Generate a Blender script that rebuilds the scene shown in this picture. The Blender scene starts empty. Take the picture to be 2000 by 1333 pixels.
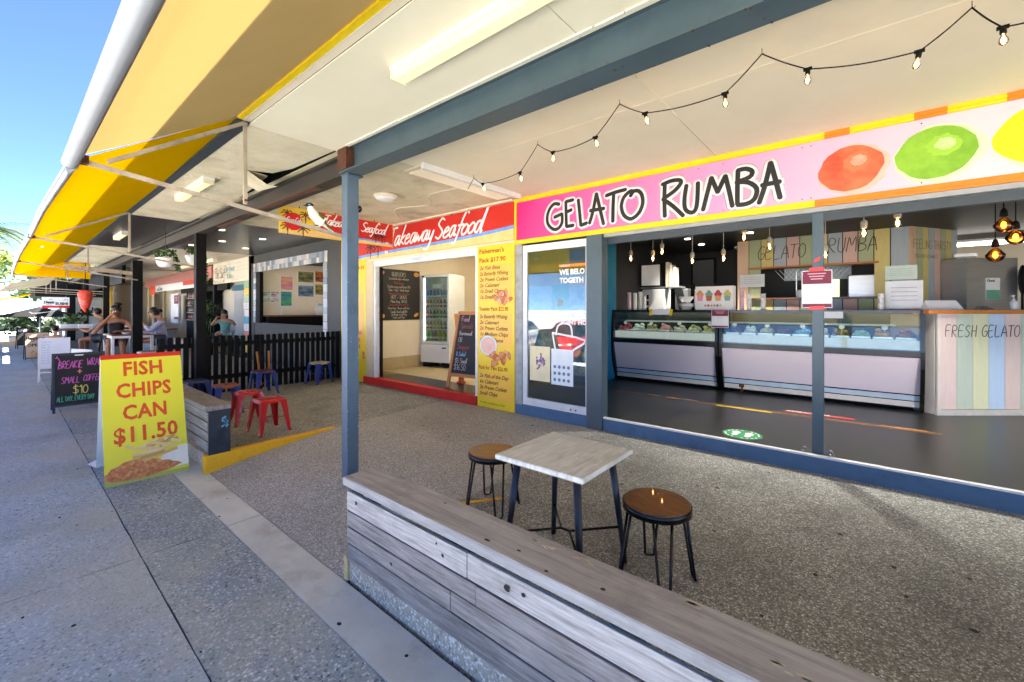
import bpy, bmesh, math, random
from mathutils import Vector, Matrix, Euler
random.seed(7)
R = math.radians
SC = bpy.context.scene
COL = SC.collection

# ---------------------------------------------------------------- camera
cam = bpy.data.cameras.new('camera'); camo = bpy.data.objects.new('camera', cam); COL.objects.link(camo)
camo.location = (0, 0, 1.55); camo.rotation_euler = (R(90), 0, R(40))
cam.lens = 15.0; cam.sensor_width = 36; cam.shift_y = -0.0308; cam.clip_end = 2000; cam.clip_start = 0.05
SC.camera = camo
# ---------------------------------------------------------------- sky, sun, exposure
SUN_DIR = Vector((-0.10, 0.59, 0.80)).normalized()      # towards the sun: over the shops' roofs
W = bpy.data.worlds.new('World'); SC.world = W; W.use_nodes = True
nt = W.node_tree; nt.nodes.clear()
sky = nt.nodes.new('ShaderNodeTexSky'); sky.sky_type = 'NISHITA'; sky.sun_disc = False
sky.sun_elevation = math.asin(SUN_DIR.z); sky.sun_rotation = math.atan2(SUN_DIR.x, SUN_DIR.y)
sky.air_density = 0.25; sky.dust_density = 0.0; sky.ozone_density = 5.0
bg = nt.nodes.new('ShaderNodeBackground'); bg.inputs['Strength'].default_value = 0.05
wo = nt.nodes.new('ShaderNodeOutputWorld')
nt.links.new(sky.outputs[0], bg.inputs[0]); nt.links.new(bg.outputs[0], wo.inputs[0])
sl = bpy.data.lights.new('sun', 'SUN'); sl.energy = 5.0; sl.angle = R(0.5); sl.color = (1.0, 0.95, 0.86)
so = bpy.data.objects.new('sun', sl); COL.objects.link(so)
so.rotation_euler = (-SUN_DIR).to_track_quat('-Z', 'Y').to_euler(); so.location = (0, 30, 30)
SC.view_settings.view_transform = 'Standard'; SC.view_settings.look = 'None'
SC.view_settings.exposure = 4.1; SC.view_settings.gamma = 1.0; SC.view_settings.use_curve_mapping = False
SC.render.engine = 'CYCLES'
SC.cycles.max_bounces = 9; SC.cycles.diffuse_bounces = 5; SC.cycles.glossy_bounces = 4
SC.cycles.transparent_max_bounces = 12; SC.cycles.use_denoising = True
SC.cycles.caustics_reflective = False; SC.cycles.caustics_refractive = False

# ---------------------------------------------------------------- materials
def lin(c):
    if isinstance(c, str):
        c = c.lstrip('#'); c = [int(c[i:i+2], 16)/255 for i in (0, 2, 4)]
    return tuple(((x/12.92) if x <= 0.04045 else ((x+0.055)/1.055)**2.4) for x in c) + (1,)
MATS = {}
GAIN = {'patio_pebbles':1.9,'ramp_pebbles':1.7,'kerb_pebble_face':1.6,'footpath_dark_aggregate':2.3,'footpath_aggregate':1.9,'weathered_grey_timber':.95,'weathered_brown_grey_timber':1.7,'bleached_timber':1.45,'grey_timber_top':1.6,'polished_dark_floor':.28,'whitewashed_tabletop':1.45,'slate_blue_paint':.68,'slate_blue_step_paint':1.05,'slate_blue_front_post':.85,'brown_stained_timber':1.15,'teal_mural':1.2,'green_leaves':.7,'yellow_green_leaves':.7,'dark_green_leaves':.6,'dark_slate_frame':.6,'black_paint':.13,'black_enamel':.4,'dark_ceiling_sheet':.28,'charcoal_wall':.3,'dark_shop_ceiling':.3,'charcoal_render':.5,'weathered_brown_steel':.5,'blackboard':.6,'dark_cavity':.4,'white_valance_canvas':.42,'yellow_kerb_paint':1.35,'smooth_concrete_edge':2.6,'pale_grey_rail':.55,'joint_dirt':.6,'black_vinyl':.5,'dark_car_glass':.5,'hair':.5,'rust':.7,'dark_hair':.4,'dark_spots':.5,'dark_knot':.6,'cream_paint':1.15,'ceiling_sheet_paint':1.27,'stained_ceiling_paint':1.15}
TINT = {'patio_pebbles':(.93,1.0,1.07),'ramp_pebbles':(.95,1.0,1.05),'footpath_dark_aggregate':(.94,1.03,1.02),'footpath_aggregate':(.97,1.02,.97),'smooth_concrete_edge':(.97,1.0,1.03),'grey_timber_top':(.93,1.0,1.05),'weathered_brown_grey_timber':(.95,1.0,1.04),'whitewashed_tabletop':(.96,1.0,1.04),'worn_edge_band':(1,1,1)}
def lg(c, name):
    g = GAIN.get(name, 1.0); t = TINT.get(name, (1,1,1)); return tuple(min(.86, x*g*k) for x, k in zip(lin(c)[:3], t)) + (1,)
def mat(name, c, c2=None, rough=0.55, metal=0, sc=6, stretch=(1,1,1), amt=0.5, bump=0.0, bsc=None, fine=0.0, spec=0.5,
        emit=None, es=0, dirt=None, damt=0.35, dsc=1.3, coat=0):
    if name in MATS: return MATS[name]
    m = bpy.data.materials.new(name); m.use_nodes = True; n = m.node_tree.nodes; l = m.node_tree.links
    b = n['Principled BSDF']; b.inputs['Roughness'].default_value = rough; b.inputs['Metallic'].default_value = metal
    b.inputs['Specular IOR Level'].default_value = spec; b.inputs['Coat Weight'].default_value = coat
    tc = n.new('ShaderNodeTexCoord'); mp = n.new('ShaderNodeMapping'); mp.inputs['Scale'].default_value = stretch
    l.new(tc.outputs['Object'], mp.inputs[0])
    no = n.new('ShaderNodeTexNoise'); no.inputs['Scale'].default_value = sc; no.inputs['Detail'].default_value = 6
    no.inputs['Roughness'].default_value = 0.65
    l.new(mp.outputs[0], no.inputs['Vector'])
    c = lg(c, name); c2 = lg(c2, name) if c2 else tuple(x*0.82 for x in c[:3]) + (1,)
    rmp = n.new('ShaderNodeMapRange'); rmp.inputs['From Min'].default_value = 0.5 - amt/2; rmp.inputs['From Max'].default_value = 0.5 + amt/2
    l.new(no.outputs['Fac'], rmp.inputs['Value'])
    mx = n.new('ShaderNodeMix'); mx.data_type = 'RGBA'; mx.inputs[6].default_value = c2; mx.inputs[7].default_value = c
    l.new(rmp.outputs[0], mx.inputs[0]); out = mx.outputs[2]
    if dirt:
        n2 = n.new('ShaderNodeTexNoise'); n2.inputs['Scale'].default_value = dsc; n2.inputs['Detail'].default_value = 8; n2.inputs['Roughness'].default_value = 0.7
        l.new(tc.outputs['Object'], n2.inputs['Vector'])
        r2 = n.new('ShaderNodeMapRange'); r2.inputs['From Min'].default_value = 0.52; r2.inputs['From Max'].default_value = 0.72; r2.inputs['To Max'].default_value = damt
        l.new(n2.outputs['Fac'], r2.inputs['Value'])
        m2 = n.new('ShaderNodeMix'); m2.data_type = 'RGBA'; m2.inputs[7].default_value = lg(dirt, name)
        l.new(r2.outputs[0], m2.inputs[0]); l.new(out, m2.inputs[6]); out = m2.outputs[2]
    l.new(out, b.inputs['Base Color'])
    if bump:
        bp = n.new('ShaderNodeBump'); bp.inputs['Strength'].default_value = bump; bp.inputs['Distance'].default_value = 0.01
        if bsc:
            nb = n.new('ShaderNodeTexNoise'); nb.inputs['Scale'].default_value = bsc; nb.inputs['Detail'].default_value = 4
            l.new(mp.outputs[0], nb.inputs['Vector']); l.new(nb.outputs['Fac'], bp.inputs['Height'])
        else: l.new(no.outputs['Fac'], bp.inputs['Height'])
        l.new(bp.outputs[0], b.inputs['Normal'])
    if emit:
        b.inputs['Emission Color'].default_value = lin(emit); b.inputs['Emission Strength'].default_value = es
    MATS[name] = m
    return m
def aggregate(name, cols, scale=90, base='#6d6a62', stain='#4d4a44', samt=0.5, bump=0.6, smooth=0.0, patch=None):
    m = bpy.data.materials.new(name); m.use_nodes = True; n = m.node_tree.nodes; l = m.node_tree.links
    b = n['Principled BSDF']; b.inputs['Roughness'].default_value = 0.75
    tc = n.new('ShaderNodeTexCoord')
    v = n.new('ShaderNodeTexVoronoi'); v.inputs['Scale'].default_value = scale; v.inputs['Randomness'].default_value = 1
    nz = n.new('ShaderNodeTexNoise'); nz.inputs['Scale'].default_value = scale*0.7; nz.inputs['Detail'].default_value = 2
    wv = n.new('ShaderNodeMix'); wv.data_type = 'RGBA'; wv.blend_type = 'ADD'; wv.inputs[0].default_value = 0.018
    l.new(tc.outputs['Object'], nz.inputs['Vector']); l.new(tc.outputs['Object'], wv.inputs[6]); l.new(nz.outputs['Color'], wv.inputs[7])
    l.new(wv.outputs[2], v.inputs['Vector'])
    sp = n.new('ShaderNodeSeparateColor'); l.new(v.outputs['Color'], sp.inputs[0])
    cr = n.new('ShaderNodeValToRGB'); e = cr.color_ramp; e.interpolation = 'LINEAR'
    while len(e.elements) < len(cols): e.elements.new(0.5)
    for i, cc in enumerate(cols): e.elements[i].position = i/(len(cols)-1); e.elements[i].color = lg(cc, name)
    l.new(sp.outputs[0], cr.inputs[0])
    dr = n.new('ShaderNodeMapRange'); dr.inputs['From Min'].default_value = 0.30; dr.inputs['From Max'].default_value = 0.62
    l.new(v.outputs['Distance'], dr.inputs['Value'])
    m1 = n.new('ShaderNodeMix'); m1.data_type = 'RGBA'; m1.inputs[7].default_value = lg(base, name)
    l.new(dr.outputs[0], m1.inputs[0]); l.new(cr.outputs[0], m1.inputs[6]); out = m1.outputs[2]
    def layer(src, sc_, lo, hi, colr, am, det=8):
        q = n.new('ShaderNodeTexNoise'); q.inputs['Scale'].default_value = sc_; q.inputs['Detail'].default_value = det; q.inputs['Roughness'].default_value = 0.65
        l.new(tc.outputs['Object'], q.inputs['Vector'])
        r_ = n.new('ShaderNodeMapRange'); r_.inputs['From Min'].default_value = lo; r_.inputs['From Max'].default_value = hi; r_.inputs['To Max'].default_value = am
        l.new(q.outputs['Fac'], r_.inputs['Value'])
        k = n.new('ShaderNodeMix'); k.data_type = 'RGBA'; k.inputs[7].default_value = lg(colr, name)
        l.new(r_.outputs[0], k.inputs[0]); l.new(src, k.inputs[6]); return k.outputs[2]
    out = layer(out, 0.9, 0.45, 0.75, stain, samt)
    out = layer(out, 3.3, 0.55, 0.8, stain, samt*0.7)
    if smooth: out = layer(out, 1.7, 0.4, 0.65, base, smooth)
    if patch: out = layer(out, 0.6, 0.5, 0.62, patch, 0.45)  # warm blotches painted in for reflected sun on the footpath
    l.new(out, b.inputs['Base Color'])
    bp = n.new('ShaderNodeBump'); bp.inputs['Strength'].default_value = bump; bp.inputs['Distance'].default_value = 0.004; bp.invert = True
    l.new(v.outputs['Distance'], bp.inputs['Height']); l.new(bp.outputs[0], b.inputs['Normal'])
    MATS[name] = m
    return m
def mixshader(name, c, kind, fac=0.5, rough=0.1, tcol=None, sc=4, c2=None):
    """kind: fabric (diffuse + translucent), glass (transparent + glossy by fresnel)"""
    m = bpy.data.materials.new(name); m.use_nodes = True; n = m.node_tree.nodes; l = m.node_tree.links; n.clear()
    o = n.new('ShaderNodeOutputMaterial'); mx = n.new('ShaderNodeMixShader'); l.new(mx.outputs[0], o.inputs[0])
    if kind == 'fabric':
        tc = n.new('ShaderNodeTexCoord'); q = n.new('ShaderNodeTexNoise'); q.inputs['Scale'].default_value = sc; q.inputs['Detail'].default_value = 7
        l.new(tc.outputs['Object'], q.inputs['Vector'])
        k = n.new('ShaderNodeMix'); k.data_type = 'RGBA'; k.inputs[6].default_value = lin(c2 or c); k.inputs[7].default_value = lin(c); l.new(q.outputs['Fac'], k.inputs[0])
        a = n.new('ShaderNodeBsdfDiffuse'); t = n.new('ShaderNodeBsdfTranslucent'); l.new(k.outputs[2], a.inputs[0])
        t.inputs[0].default_value = lin(tcol or c)
        mx.inputs[0].default_value = fac; l.new(a.outputs[0], mx.inputs[1]); l.new(t.outputs[0], mx.inputs[2])
    else:
        a = n.new('ShaderNodeBsdfTransparent'); a.inputs[0].default_value = lin(c)
        g = n.new('ShaderNodeBsdfGlossy'); g.inputs['Roughness'].default_value = rough
        f = n.new('ShaderNodeFresnel'); f.inputs[0].default_value = 1.5
        ad = n.new('ShaderNodeMath'); ad.operation = 'MULTIPLY_ADD'; ad.inputs[1].default_value = 1.0; ad.inputs[2].default_value = fac
        l.new(f.outputs[0], ad.inputs[0]); l.new(ad.outputs[0], mx.inputs[0]); l.new(a.outputs[0], mx.inputs[1]); l.new(g.outputs[0], mx.inputs[2])
    MATS[name] = m
    return m

# ---------------------------------------------------------------- mesh helpers
ORG = {}
class MB:
    def __init__(s): s.v = []; s.f = []; s.sm = []
    def add(s, vs, fs, smooth=False):
        o = len(s.v); s.v += [tuple(x) for x in vs]; s.f += [tuple(i+o for i in f) for f in fs]; s.sm += [smooth]*len(fs); return s
    def box(s, a, b, rz=0, piv=None, M=None):
        x0, y0, z0 = (min(a[i], b[i]) for i in range(3)); x1, y1, z1 = (max(a[i], b[i]) for i in range(3))
        vs = [Vector(p) for p in ((x0,y0,z0),(x1,y0,z0),(x1,y1,z0),(x0,y1,z0),(x0,y0,z1),(x1,y0,z1),(x1,y1,z1),(x0,y1,z1))]
        if rz:
            p = Vector(piv or ((x0+x1)/2, (y0+y1)/2, 0)); m_ = Matrix.Rotation(rz, 3, 'Z'); vs = [m_ @ (q-p) + p for q in vs]
        if M: vs = [M @ q for q in vs]
        return s.add(vs, [(0,3,2,1),(4,5,6,7),(0,1,5,4),(1,2,6,5),(2,3,7,6),(3,0,4,7)])
    def bbox(s, a, b, bev=0.004):
        """box with chamfered vertical and top edges"""
        x0, y0, z0 = (min(a[i], b[i]) for i in range(3)); x1, y1, z1 = (max(a[i], b[i]) for i in range(3)); e = bev
        r = []
        for z, k in ((z0, 0), (z1-e, 0), (z1, e)):
            r.append([(x0+e+k*.0,y0+k,z),(x1-e,y0+k,z),(x1-k,y0+e,z),(x1-k,y1-e,z),(x1-e,y1-k,z),(x0+e,y1-k,z),(x0+k,y1-e,z),(x0+k,y0+e,z)])
        vs = [p for q in r for p in q]; fs = [tuple(range(7,-1,-1)), tuple(range(16,24))]
        for k in range(2):
            for i in range(8): j = (i+1) % 8; fs.append((k*8+i, k*8+j, k*8+8+j, k*8+8+i))
        return s.add(vs, fs)
    def bar(s, p, q, w, h=None, up=(0,0,1)):
        h = h or w; p = Vector(p); q = Vector(q); d = (q-p).normalized(); u = Vector(up)
        if abs(d.dot(u)) > 0.99: u = Vector((0,1,0))
        a = d.cross(u).normalized()*w/2; b = a.cross(d).normalized()*h/2
        vs = [p-a-b, p+a-b, p+a+b, p-a+b, q-a-b, q+a-b, q+a+b, q-a+b]
        return s.add(vs, [(0,3,2,1),(4,5,6,7),(0,1,5,4),(1,2,6,5),(2,3,7,6),(3,0,4,7)])
    def tube(s, pts, r, n=8, flat=None, cap=True):
        pts = [Vector(p) for p in pts]; rs = r if isinstance(r, (list, tuple)) else [r]*len(pts)
        rings = []; pa = None
        for i, p in enumerate(pts):
            d = (pts[min(i+1, len(pts)-1)] - pts[max(i-1, 0)])
            d = d.normalized() if d.length > 1e-9 else Vector((0,0,1))
            if pa is None:
                u = Vector((0,0,1)) if abs(d.z) < 0.9 else Vector((1,0,0)); a = d.cross(u).normalized()
            else:
                a = pa - d*pa.dot(d); a = a.normalized() if a.length > 1e-6 else d.orthogonal().normalized()
            pa = a; b = d.cross(a)
            rings.append([p + (a*math.cos(t)+b*math.sin(t))*rs[i] for t in (2*math.pi*k/n for k in range(n))])
        if flat:
            nrm, k = Vector(flat[0]), flat[1]
            rings = [[q - nrm*((q-p).dot(nrm))*(1-k) for q in rg] for rg, p in zip(rings, pts)]
        vs = [q for rg in rings for q in rg]; fs = []
        for i in range(len(pts)-1):
            for k in range(n): j = (k+1) % n; fs.append((i*n+k, i*n+j, (i+1)*n+j, (i+1)*n+k))
        if cap: fs += [tuple(range(n-1,-1,-1)), tuple(range((len(pts)-1)*n, len(pts)*n))]
        return s.add(vs, fs, True)
    def lathe(s, c, prof, n=16, axis=None, sx=1, sy=1):
        c = Vector(c); vs = []; fs = []
        for (r, z) in prof:
            for k in range(n): t = 2*math.pi*k/n; vs.append(Vector((r*math.cos(t)*sx, r*math.sin(t)*sy, z)))
        if axis is not None:
            q = Vector(axis).to_track_quat('Z', 'Y'); vs = [q @ v for v in vs]
        vs = [v + c for v in vs]
        for i in range(len(prof)-1):
            for k in range(n): j = (k+1) % n; fs.append((i*n+k, i*n+j, (i+1)*n+j, (i+1)*n+k))
        s.add(vs, fs + [tuple(range(n-1,-1,-1)), tuple(range((len(prof)-1)*n, len(prof)*n))], True); s.sm[-1] = s.sm[-2] = False
        return s
    def prism(s, poly, o, u, v, t):
        """polygon poly in the plane (o,u,v), given thickness t along the normal"""
        o, u, v = Vector(o), Vector(u), Vector(v); nn = u.cross(v).normalized()
        a = [o+u*x+v*y for x, y in poly]; n = len(a)
        b = [p+nn*t for p in a]
        fs = [tuple(range(n-1,-1,-1)), tuple(range(n, 2*n))] + [(i, (i+1) % n, n+(i+1) % n, n+i) for i in range(n)]
        return s.add(a+b, fs)
    def quad(s, a, b, c, d): return s.add([a,b,c,d], [(0,1,2,3)])
    def blob(s, c, r, n=10, m=7, jit=0, M=None):
        vs = []; fs = []; c = Vector(c); r = r if isinstance(r, (tuple, list)) else (r, r, r)
        for i in range(m+1):
            ph = math.pi*i/m
            for k in range(n):
                t = 2*math.pi*k/n; j = 1+random.uniform(-jit, jit)
                p = Vector((math.sin(ph)*math.cos(t)*r[0]*j, math.sin(ph)*math.sin(t)*r[1]*j, -math.cos(ph)*r[2]*j))
                if M: p = M @ p
                vs.append(p+c)
        for i in range(m):
            for k in range(n): j = (k+1) % n; fs.append((i*n+k, i*n+j, (i+1)*n+j, (i+1)*n+k))
        return s.add(vs, fs, True)
    def build(s, name, m=None, parent=None, label=None, loc=None):
        me = bpy.data.meshes.new(name)
        if parent is not None: org = ORG[parent.name]
        elif loc is not None: org = Vector(loc)
        elif loc is None:
            xs, ys, zs = zip(*s.v); org = Vector(((min(xs)+max(xs))/2, (min(ys)+max(ys))/2, min(zs)))
        vs = [Vector(v)-org for v in s.v]
        me.from_pydata(vs, [], s.f); me.polygons.foreach_set('use_smooth', s.sm)
        me.update()
        o = bpy.data.objects.new(name, me); COL.objects.link(o)
        if m: me.materials.append(m)
        if parent is not None: o.parent = parent
        else: o.location = org
        ORG[o.name] = org
        if label: o['label'] = label
        return o
def tag(o, label, cat, group=None, kind=None):
    o['label'] = label; o['category'] = cat
    if group: o['group'] = group
    if kind: o['kind'] = kind
    return o
def thing(name, label, cat, loc=(0,0,0), group=None):
    o = bpy.data.objects.new(name, None); o.empty_display_size = 0.1; COL.objects.link(o); o.location = loc
    ORG[o.name] = Vector(loc); return tag(o, label, cat, group)
def struct(name, mb, m, parent=None):
    o = mb.build(name, m, parent, loc=(0,0,0))
    if parent is None: o['kind'] = 'structure'
    return o
def dup(root, loc, rz=0, label=None, group=None):
    r = root.copy(); COL.objects.link(r); r.location = loc; r.rotation_euler = (0,0,rz)
    if label: r['label'] = label
    if group: r['group'] = group
    for ch in list(root.children):
        c = ch.copy(); COL.objects.link(c); c.parent = r
        for g in list(ch.children): d = g.copy(); COL.objects.link(d); d.parent = c
    ORG[r.name] = Vector(loc)
    return r
def move(root, loc, rz=0):
    root.location = loc; root.rotation_euler = (0,0,rz); return root

def text(s, size, m, o, u, v, parent, name='lettering', shear=0, align='LEFT', bold=0, wid=1.0, t=0.0015, sp=1.0):
    cu = bpy.data.curves.new('txt', 'FONT'); cu.body = s; cu.size = size; cu.shear = shear; cu.align_x = align
    cu.resolution_u = 2; cu.offset = bold; cu.extrude = t/2; cu.space_character = sp
    ob = bpy.data.objects.new('txt', cu); COL.objects.link(ob)
    me = bpy.data.meshes.new_from_object(ob.evaluated_get(bpy.context.evaluated_depsgraph_get()))
    bpy.data.objects.remove(ob); bpy.data.curves.remove(cu)
    u = Vector(u).normalized(); v = Vector(v).normalized(); w = u.cross(v); o = Vector(o)
    mb = MB(); mb.add([o + u*p.co.x*wid + v*p.co.y + w*(p.co.z+t*0.4) for p in me.vertices], [tuple(p.vertices) for p in me.polygons])
    bpy.data.meshes.remove(me)
    return mb.build(name, m, parent)
def smooth_pts(pts, k=3):
    if len(pts) < 3: return pts
    out = []
    for i in range(len(pts)-1):
        p0 = pts[max(i-1,0)]; p1 = pts[i]; p2 = pts[i+1]; p3 = pts[min(i+2,len(pts)-1)]
        for j in range(k):
            t = j/k
            out.append(tuple(0.5*((2*p1[a])+(-p0[a]+p2[a])*t+(2*p0[a]-5*p1[a]+4*p2[a]-p3[a])*t*t+(-p0[a]+3*p1[a]-3*p2[a]+p3[a])*t**3) for a in range(len(p1))))
    out.append(pts[-1]); return out
def strokes(mb, polys, r, o, u, v, flat=0.12, lift=0.0, sm=True, n=6):
    o, u, v = Vector(o), Vector(u), Vector(v); w = u.cross(v).normalized()
    for i, pl in enumerate(polys):
        q = smooth_pts(pl) if sm else pl
        pts = [o+u*a+v*b+w*(lift+0.0001*i) for a, b in q]
        if len(pts) < 2: continue
        d0 = (pts[0]-pts[1]).normalized()*r*0.6; d1 = (pts[-1]-pts[-2]).normalized()*r*0.6
        P = [pts[0]+d0] + pts + [pts[-1]+d1]
        mb.tube(P, [r*0.45] + [r]*len(pts) + [r*0.45], n, flat=(w, flat))
    return mb
# hand lettering: strokes per letter in a 0..1 box, y up
HF = {'A':[[(0,0),(.3,1),(.62,0)],[(.1,.35),(.55,.38)]],'B':[[(.05,0),(.05,1),(.45,.85),(.4,.58),(.08,.52),(.5,.4),(.5,.12),(.05,0)]],
'C':[[(.55,.85),(.3,1),(.05,.6),(.1,.15),(.35,0),(.58,.15)]],'D':[[(.05,0),(.05,1)],[(.0,.98),(.5,.75),(.5,.25),(.0,.0)]],
'E':[[(.5,1),(.05,.97),(.05,0),(.52,.03)],[(.05,.52),(.42,.54)]],'F':[[(.52,1),(.05,.97),(.05,0)],[(.05,.5),(.4,.54)]],
'G':[[(.55,.9),(.3,1),(.05,.6),(.1,.12),(.4,0),(.56,.2),(.56,.45),(.32,.42)]],'H':[[(.05,0),(.07,1)],[(.5,0),(.5,1)],[(.05,.48),(.5,.52)]],
'I':[[(.15,0),(.17,1)]],'K':[[(.05,0),(.07,1)],[(.5,1),(.08,.45),(.52,0)]],'L':[[(.06,1),(.05,.02),(.5,.04)]],
'M':[[(.0,0),(.12,1),(.35,.4),(.58,1),(.7,0)]],'N':[[(.05,0),(.07,1),(.48,.05),(.5,1)]],'O':[[(.3,1),(.04,.7),(.08,.15),(.35,0),(.58,.35),(.5,.85),(.28,1)]],
'P':[[(.05,0),(.06,1),(.48,.9),(.45,.55),(.06,.48)]],'Q':[[(.3,1),(.04,.7),(.08,.15),(.35,0),(.58,.35),(.5,.85),(.28,1)],[(.35,.25),(.6,-.1)]],
'R':[[(.05,0),(.06,1),(.48,.9),(.42,.58),(.06,.5),(.52,0)]],'S':[[(.5,.9),(.25,1),(.07,.75),(.3,.52),(.5,.3),(.3,0),(.03,.1)]],
'T':[[(0,.97),(.6,1)],[(.3,1),(.29,0)]],'U':[[(.05,1),(.06,.2),(.3,0),(.5,.2),(.52,1)]],'V':[[(0,1),(.28,0),(.56,1)]],
'W':[[(0,1),(.18,0),(.36,.75),(.54,0),(.74,1)]],'Y':[[(0,1),(.28,.5)],[(.56,1),(.2,0)]],'X':[[(0,1),(.5,0)],[(.5,1),(0,0)]],'Z':[[(0,1),(.5,1),(0,0),(.52,0)]],
'J':[[(.4,1),(.4,.15),(.2,0),(.02,.15)]],
'0':[[(.25,1),(.03,.6),(.1,.05),(.35,.05),(.48,.5),(.38,.95),(.25,1)]],'1':[[(.1,.8),(.25,1),(.24,0)]],'2':[[(.05,.8),(.3,1),(.45,.75),(.03,0),(.5,.02)]],
'3':[[(.05,.95),(.42,.9),(.2,.55),(.45,.3),(.25,0),(.02,.08)]],'4':[[(.35,0),(.37,1),(.02,.35),(.5,.35)]],'5':[[(.45,1),(.1,1),(.08,.6),(.42,.5),(.35,.02),(.02,.05)]],
'6':[[(.4,1),(.08,.5),(.08,.1),(.4,.05),(.4,.4),(.08,.4)]],'7':[[(.02,1),(.46,1),(.15,0)]],'8':[[(.25,.52),(.05,.8),(.25,1),(.43,.8),(.05,.25),(.25,0),(.46,.25),(.25,.52)]],
'9':[[(.42,.9),(.1,.9),(.1,.55),(.42,.6),(.42,.95),(.35,0)]],'$':[[(.5,.85),(.25,.95),(.07,.72),(.3,.52),(.5,.3),(.3,.05),(.03,.15)],[(.27,1.12),(.27,-.12)]],
'+':[[(.05,.5),(.5,.5)],[(.27,.78),(.27,.22)]],'.':[[(.1,0),(.12,.04)]],',':[[(.12,.05),(.06,-.12)]],'&':[[(.5,0),(.12,.75),(.25,1),(.4,.8),(.05,.25),(.2,0),(.5,.35)]],"'":[[(.1,1),(.08,.8)]],'-':[[(.05,.5),(.4,.5)]]}
LF = {'a':[[(.42,.5),(.15,.5),(.02,.15),(.2,.0),(.4,.45),(.38,.05),(.52,.08)]],'b':[[(.25,1.1),(.03,.05),(.3,0),(.45,.3),(.3,.5),(.1,.35)]],'c':[[(.4,.45),(.15,.5),(.03,.15),(.2,0),(.42,.1)]],
'd':[[(.4,.5),(.12,.48),(.02,.12),(.2,0),(.38,.4),(.6,1.25),(.42,.05),(.52,.05)]],'e':[[(.06,.25),(.36,.35),(.3,.52),(.1,.4),(.05,.08),(.22,0),(.44,.14)]],
'f':[[(.7,1.0),(.55,1.15),(.35,.8),(.1,-.35),(-.1,-.3)],[(.12,.48),(.5,.5)]],'h':[[(.25,1.1),(.03,0),(.12,.35),(.35,.5),(.33,.05),(.45,.03)]],'i':[[(.1,.5),(.07,.05),(.2,.06)],[(.17,.72),(.18,.75)]],
'k':[[(.3,1.1),(.03,0)],[(.42,.5),(.12,.25),(.42,.02)]],'l':[[(.3,1.1),(.06,.1),(.2,.03)]],'m':[[(.05,.5),(.03,0),(.15,.42),(.28,.45),(.28,.02),(.4,.42),(.55,.45),(.53,.03),(.65,.05)]],
'n':[[(.07,.5),(.03,0),(.15,.4),(.35,.48),(.33,.03),(.45,.05)]],'o':[[(.25,.5),(.04,.3),(.1,.02),(.35,.08),(.42,.38),(.25,.5)]],'p':[[(.12,.5),(-.08,-.45)],[(.1,.35),(.35,.5),(.4,.2),(.2,0),(.05,.1)]],
'r':[[(.07,.5),(.03,0),(.12,.35),(.35,.5)]],'s':[[(.35,.45),(.15,.5),(.1,.32),(.3,.2),(.2,.0),(.0,.05)]],'t':[[(.25,.95),(.08,.08),(.25,.03)],[(.02,.58),(.38,.6)]],
'u':[[(.07,.5),(.04,.08),(.25,.03),(.38,.4),(.4,.5),(.36,.05),(.48,.06)]],'w':[[(.05,.5),(.06,.04),(.25,.35),(.3,.04),(.5,.3),(.58,.5)]],'v':[[(.05,.5),(.15,.02),(.42,.5)]],
'y':[[(.08,.5),(.08,.15),(.25,.08),(.42,.5),(.2,-.4),(-.15,-.42)]],'g':[[(.42,.5),(.15,.5),(.03,.15),(.25,.05),(.42,.5),(.3,-.35),(.0,-.35)]],'z':[[(.05,.5),(.4,.48),(.03,0),(.42,.02)]],'x':[[(.05,.5),(.38,0)],[(.4,.5),(.02,0)]],
'-':[[(.05,.3),(.35,.3)]]}
WID = {'I':.32,'M':.85,'W':.88,'T':.68,'i':.25,'l':.28,'m':.72,'w':.66,'f':.5,'.':.25,',':.25,"'":.22,' ':.42,'1':.42,'r':.38,'t':.36}
def hand(mb, s, h, r, o, u, v, sp=1.0, wid=1.0, slant=0.0, jit=0.02, arc=0, lower=False, flat=0.12, align='L'):
    x = 0; polys = []
    for ch in s:
        tab = LF if (ch in LF and (ch.islower() or lower)) else HF
        if ch in tab:
            dy = random.uniform(-jit, jit)
            for pl in tab[ch]: polys.append([(x + (a*wid + b*slant), b + dy) for a, b in pl])
        elif ch != ' ' and ch.upper() in HF:
            for pl in HF[ch.upper()]: polys.append([(x + (a*wid + b*slant), b*0.75) for a, b in pl])
        x += (WID.get(ch, .56 if (ch in LF) else .7))*wid*sp
    L = x; x0 = {'L':0,'C':-L/2,'R':-L}[align]
    out = []
    for pl in polys:
        out.append([((a+x0)*h, (b + (arc*((a+x0)/max(L,.01)*2)**2 if arc else 0))*h) for a, b in pl])
    return strokes(mb, out, r, o, u, v, flat=flat)
X_, Y_, Z_ = Vector((1,0,0)), Vector((0,1,0)), Vector((0,0,1))
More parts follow.
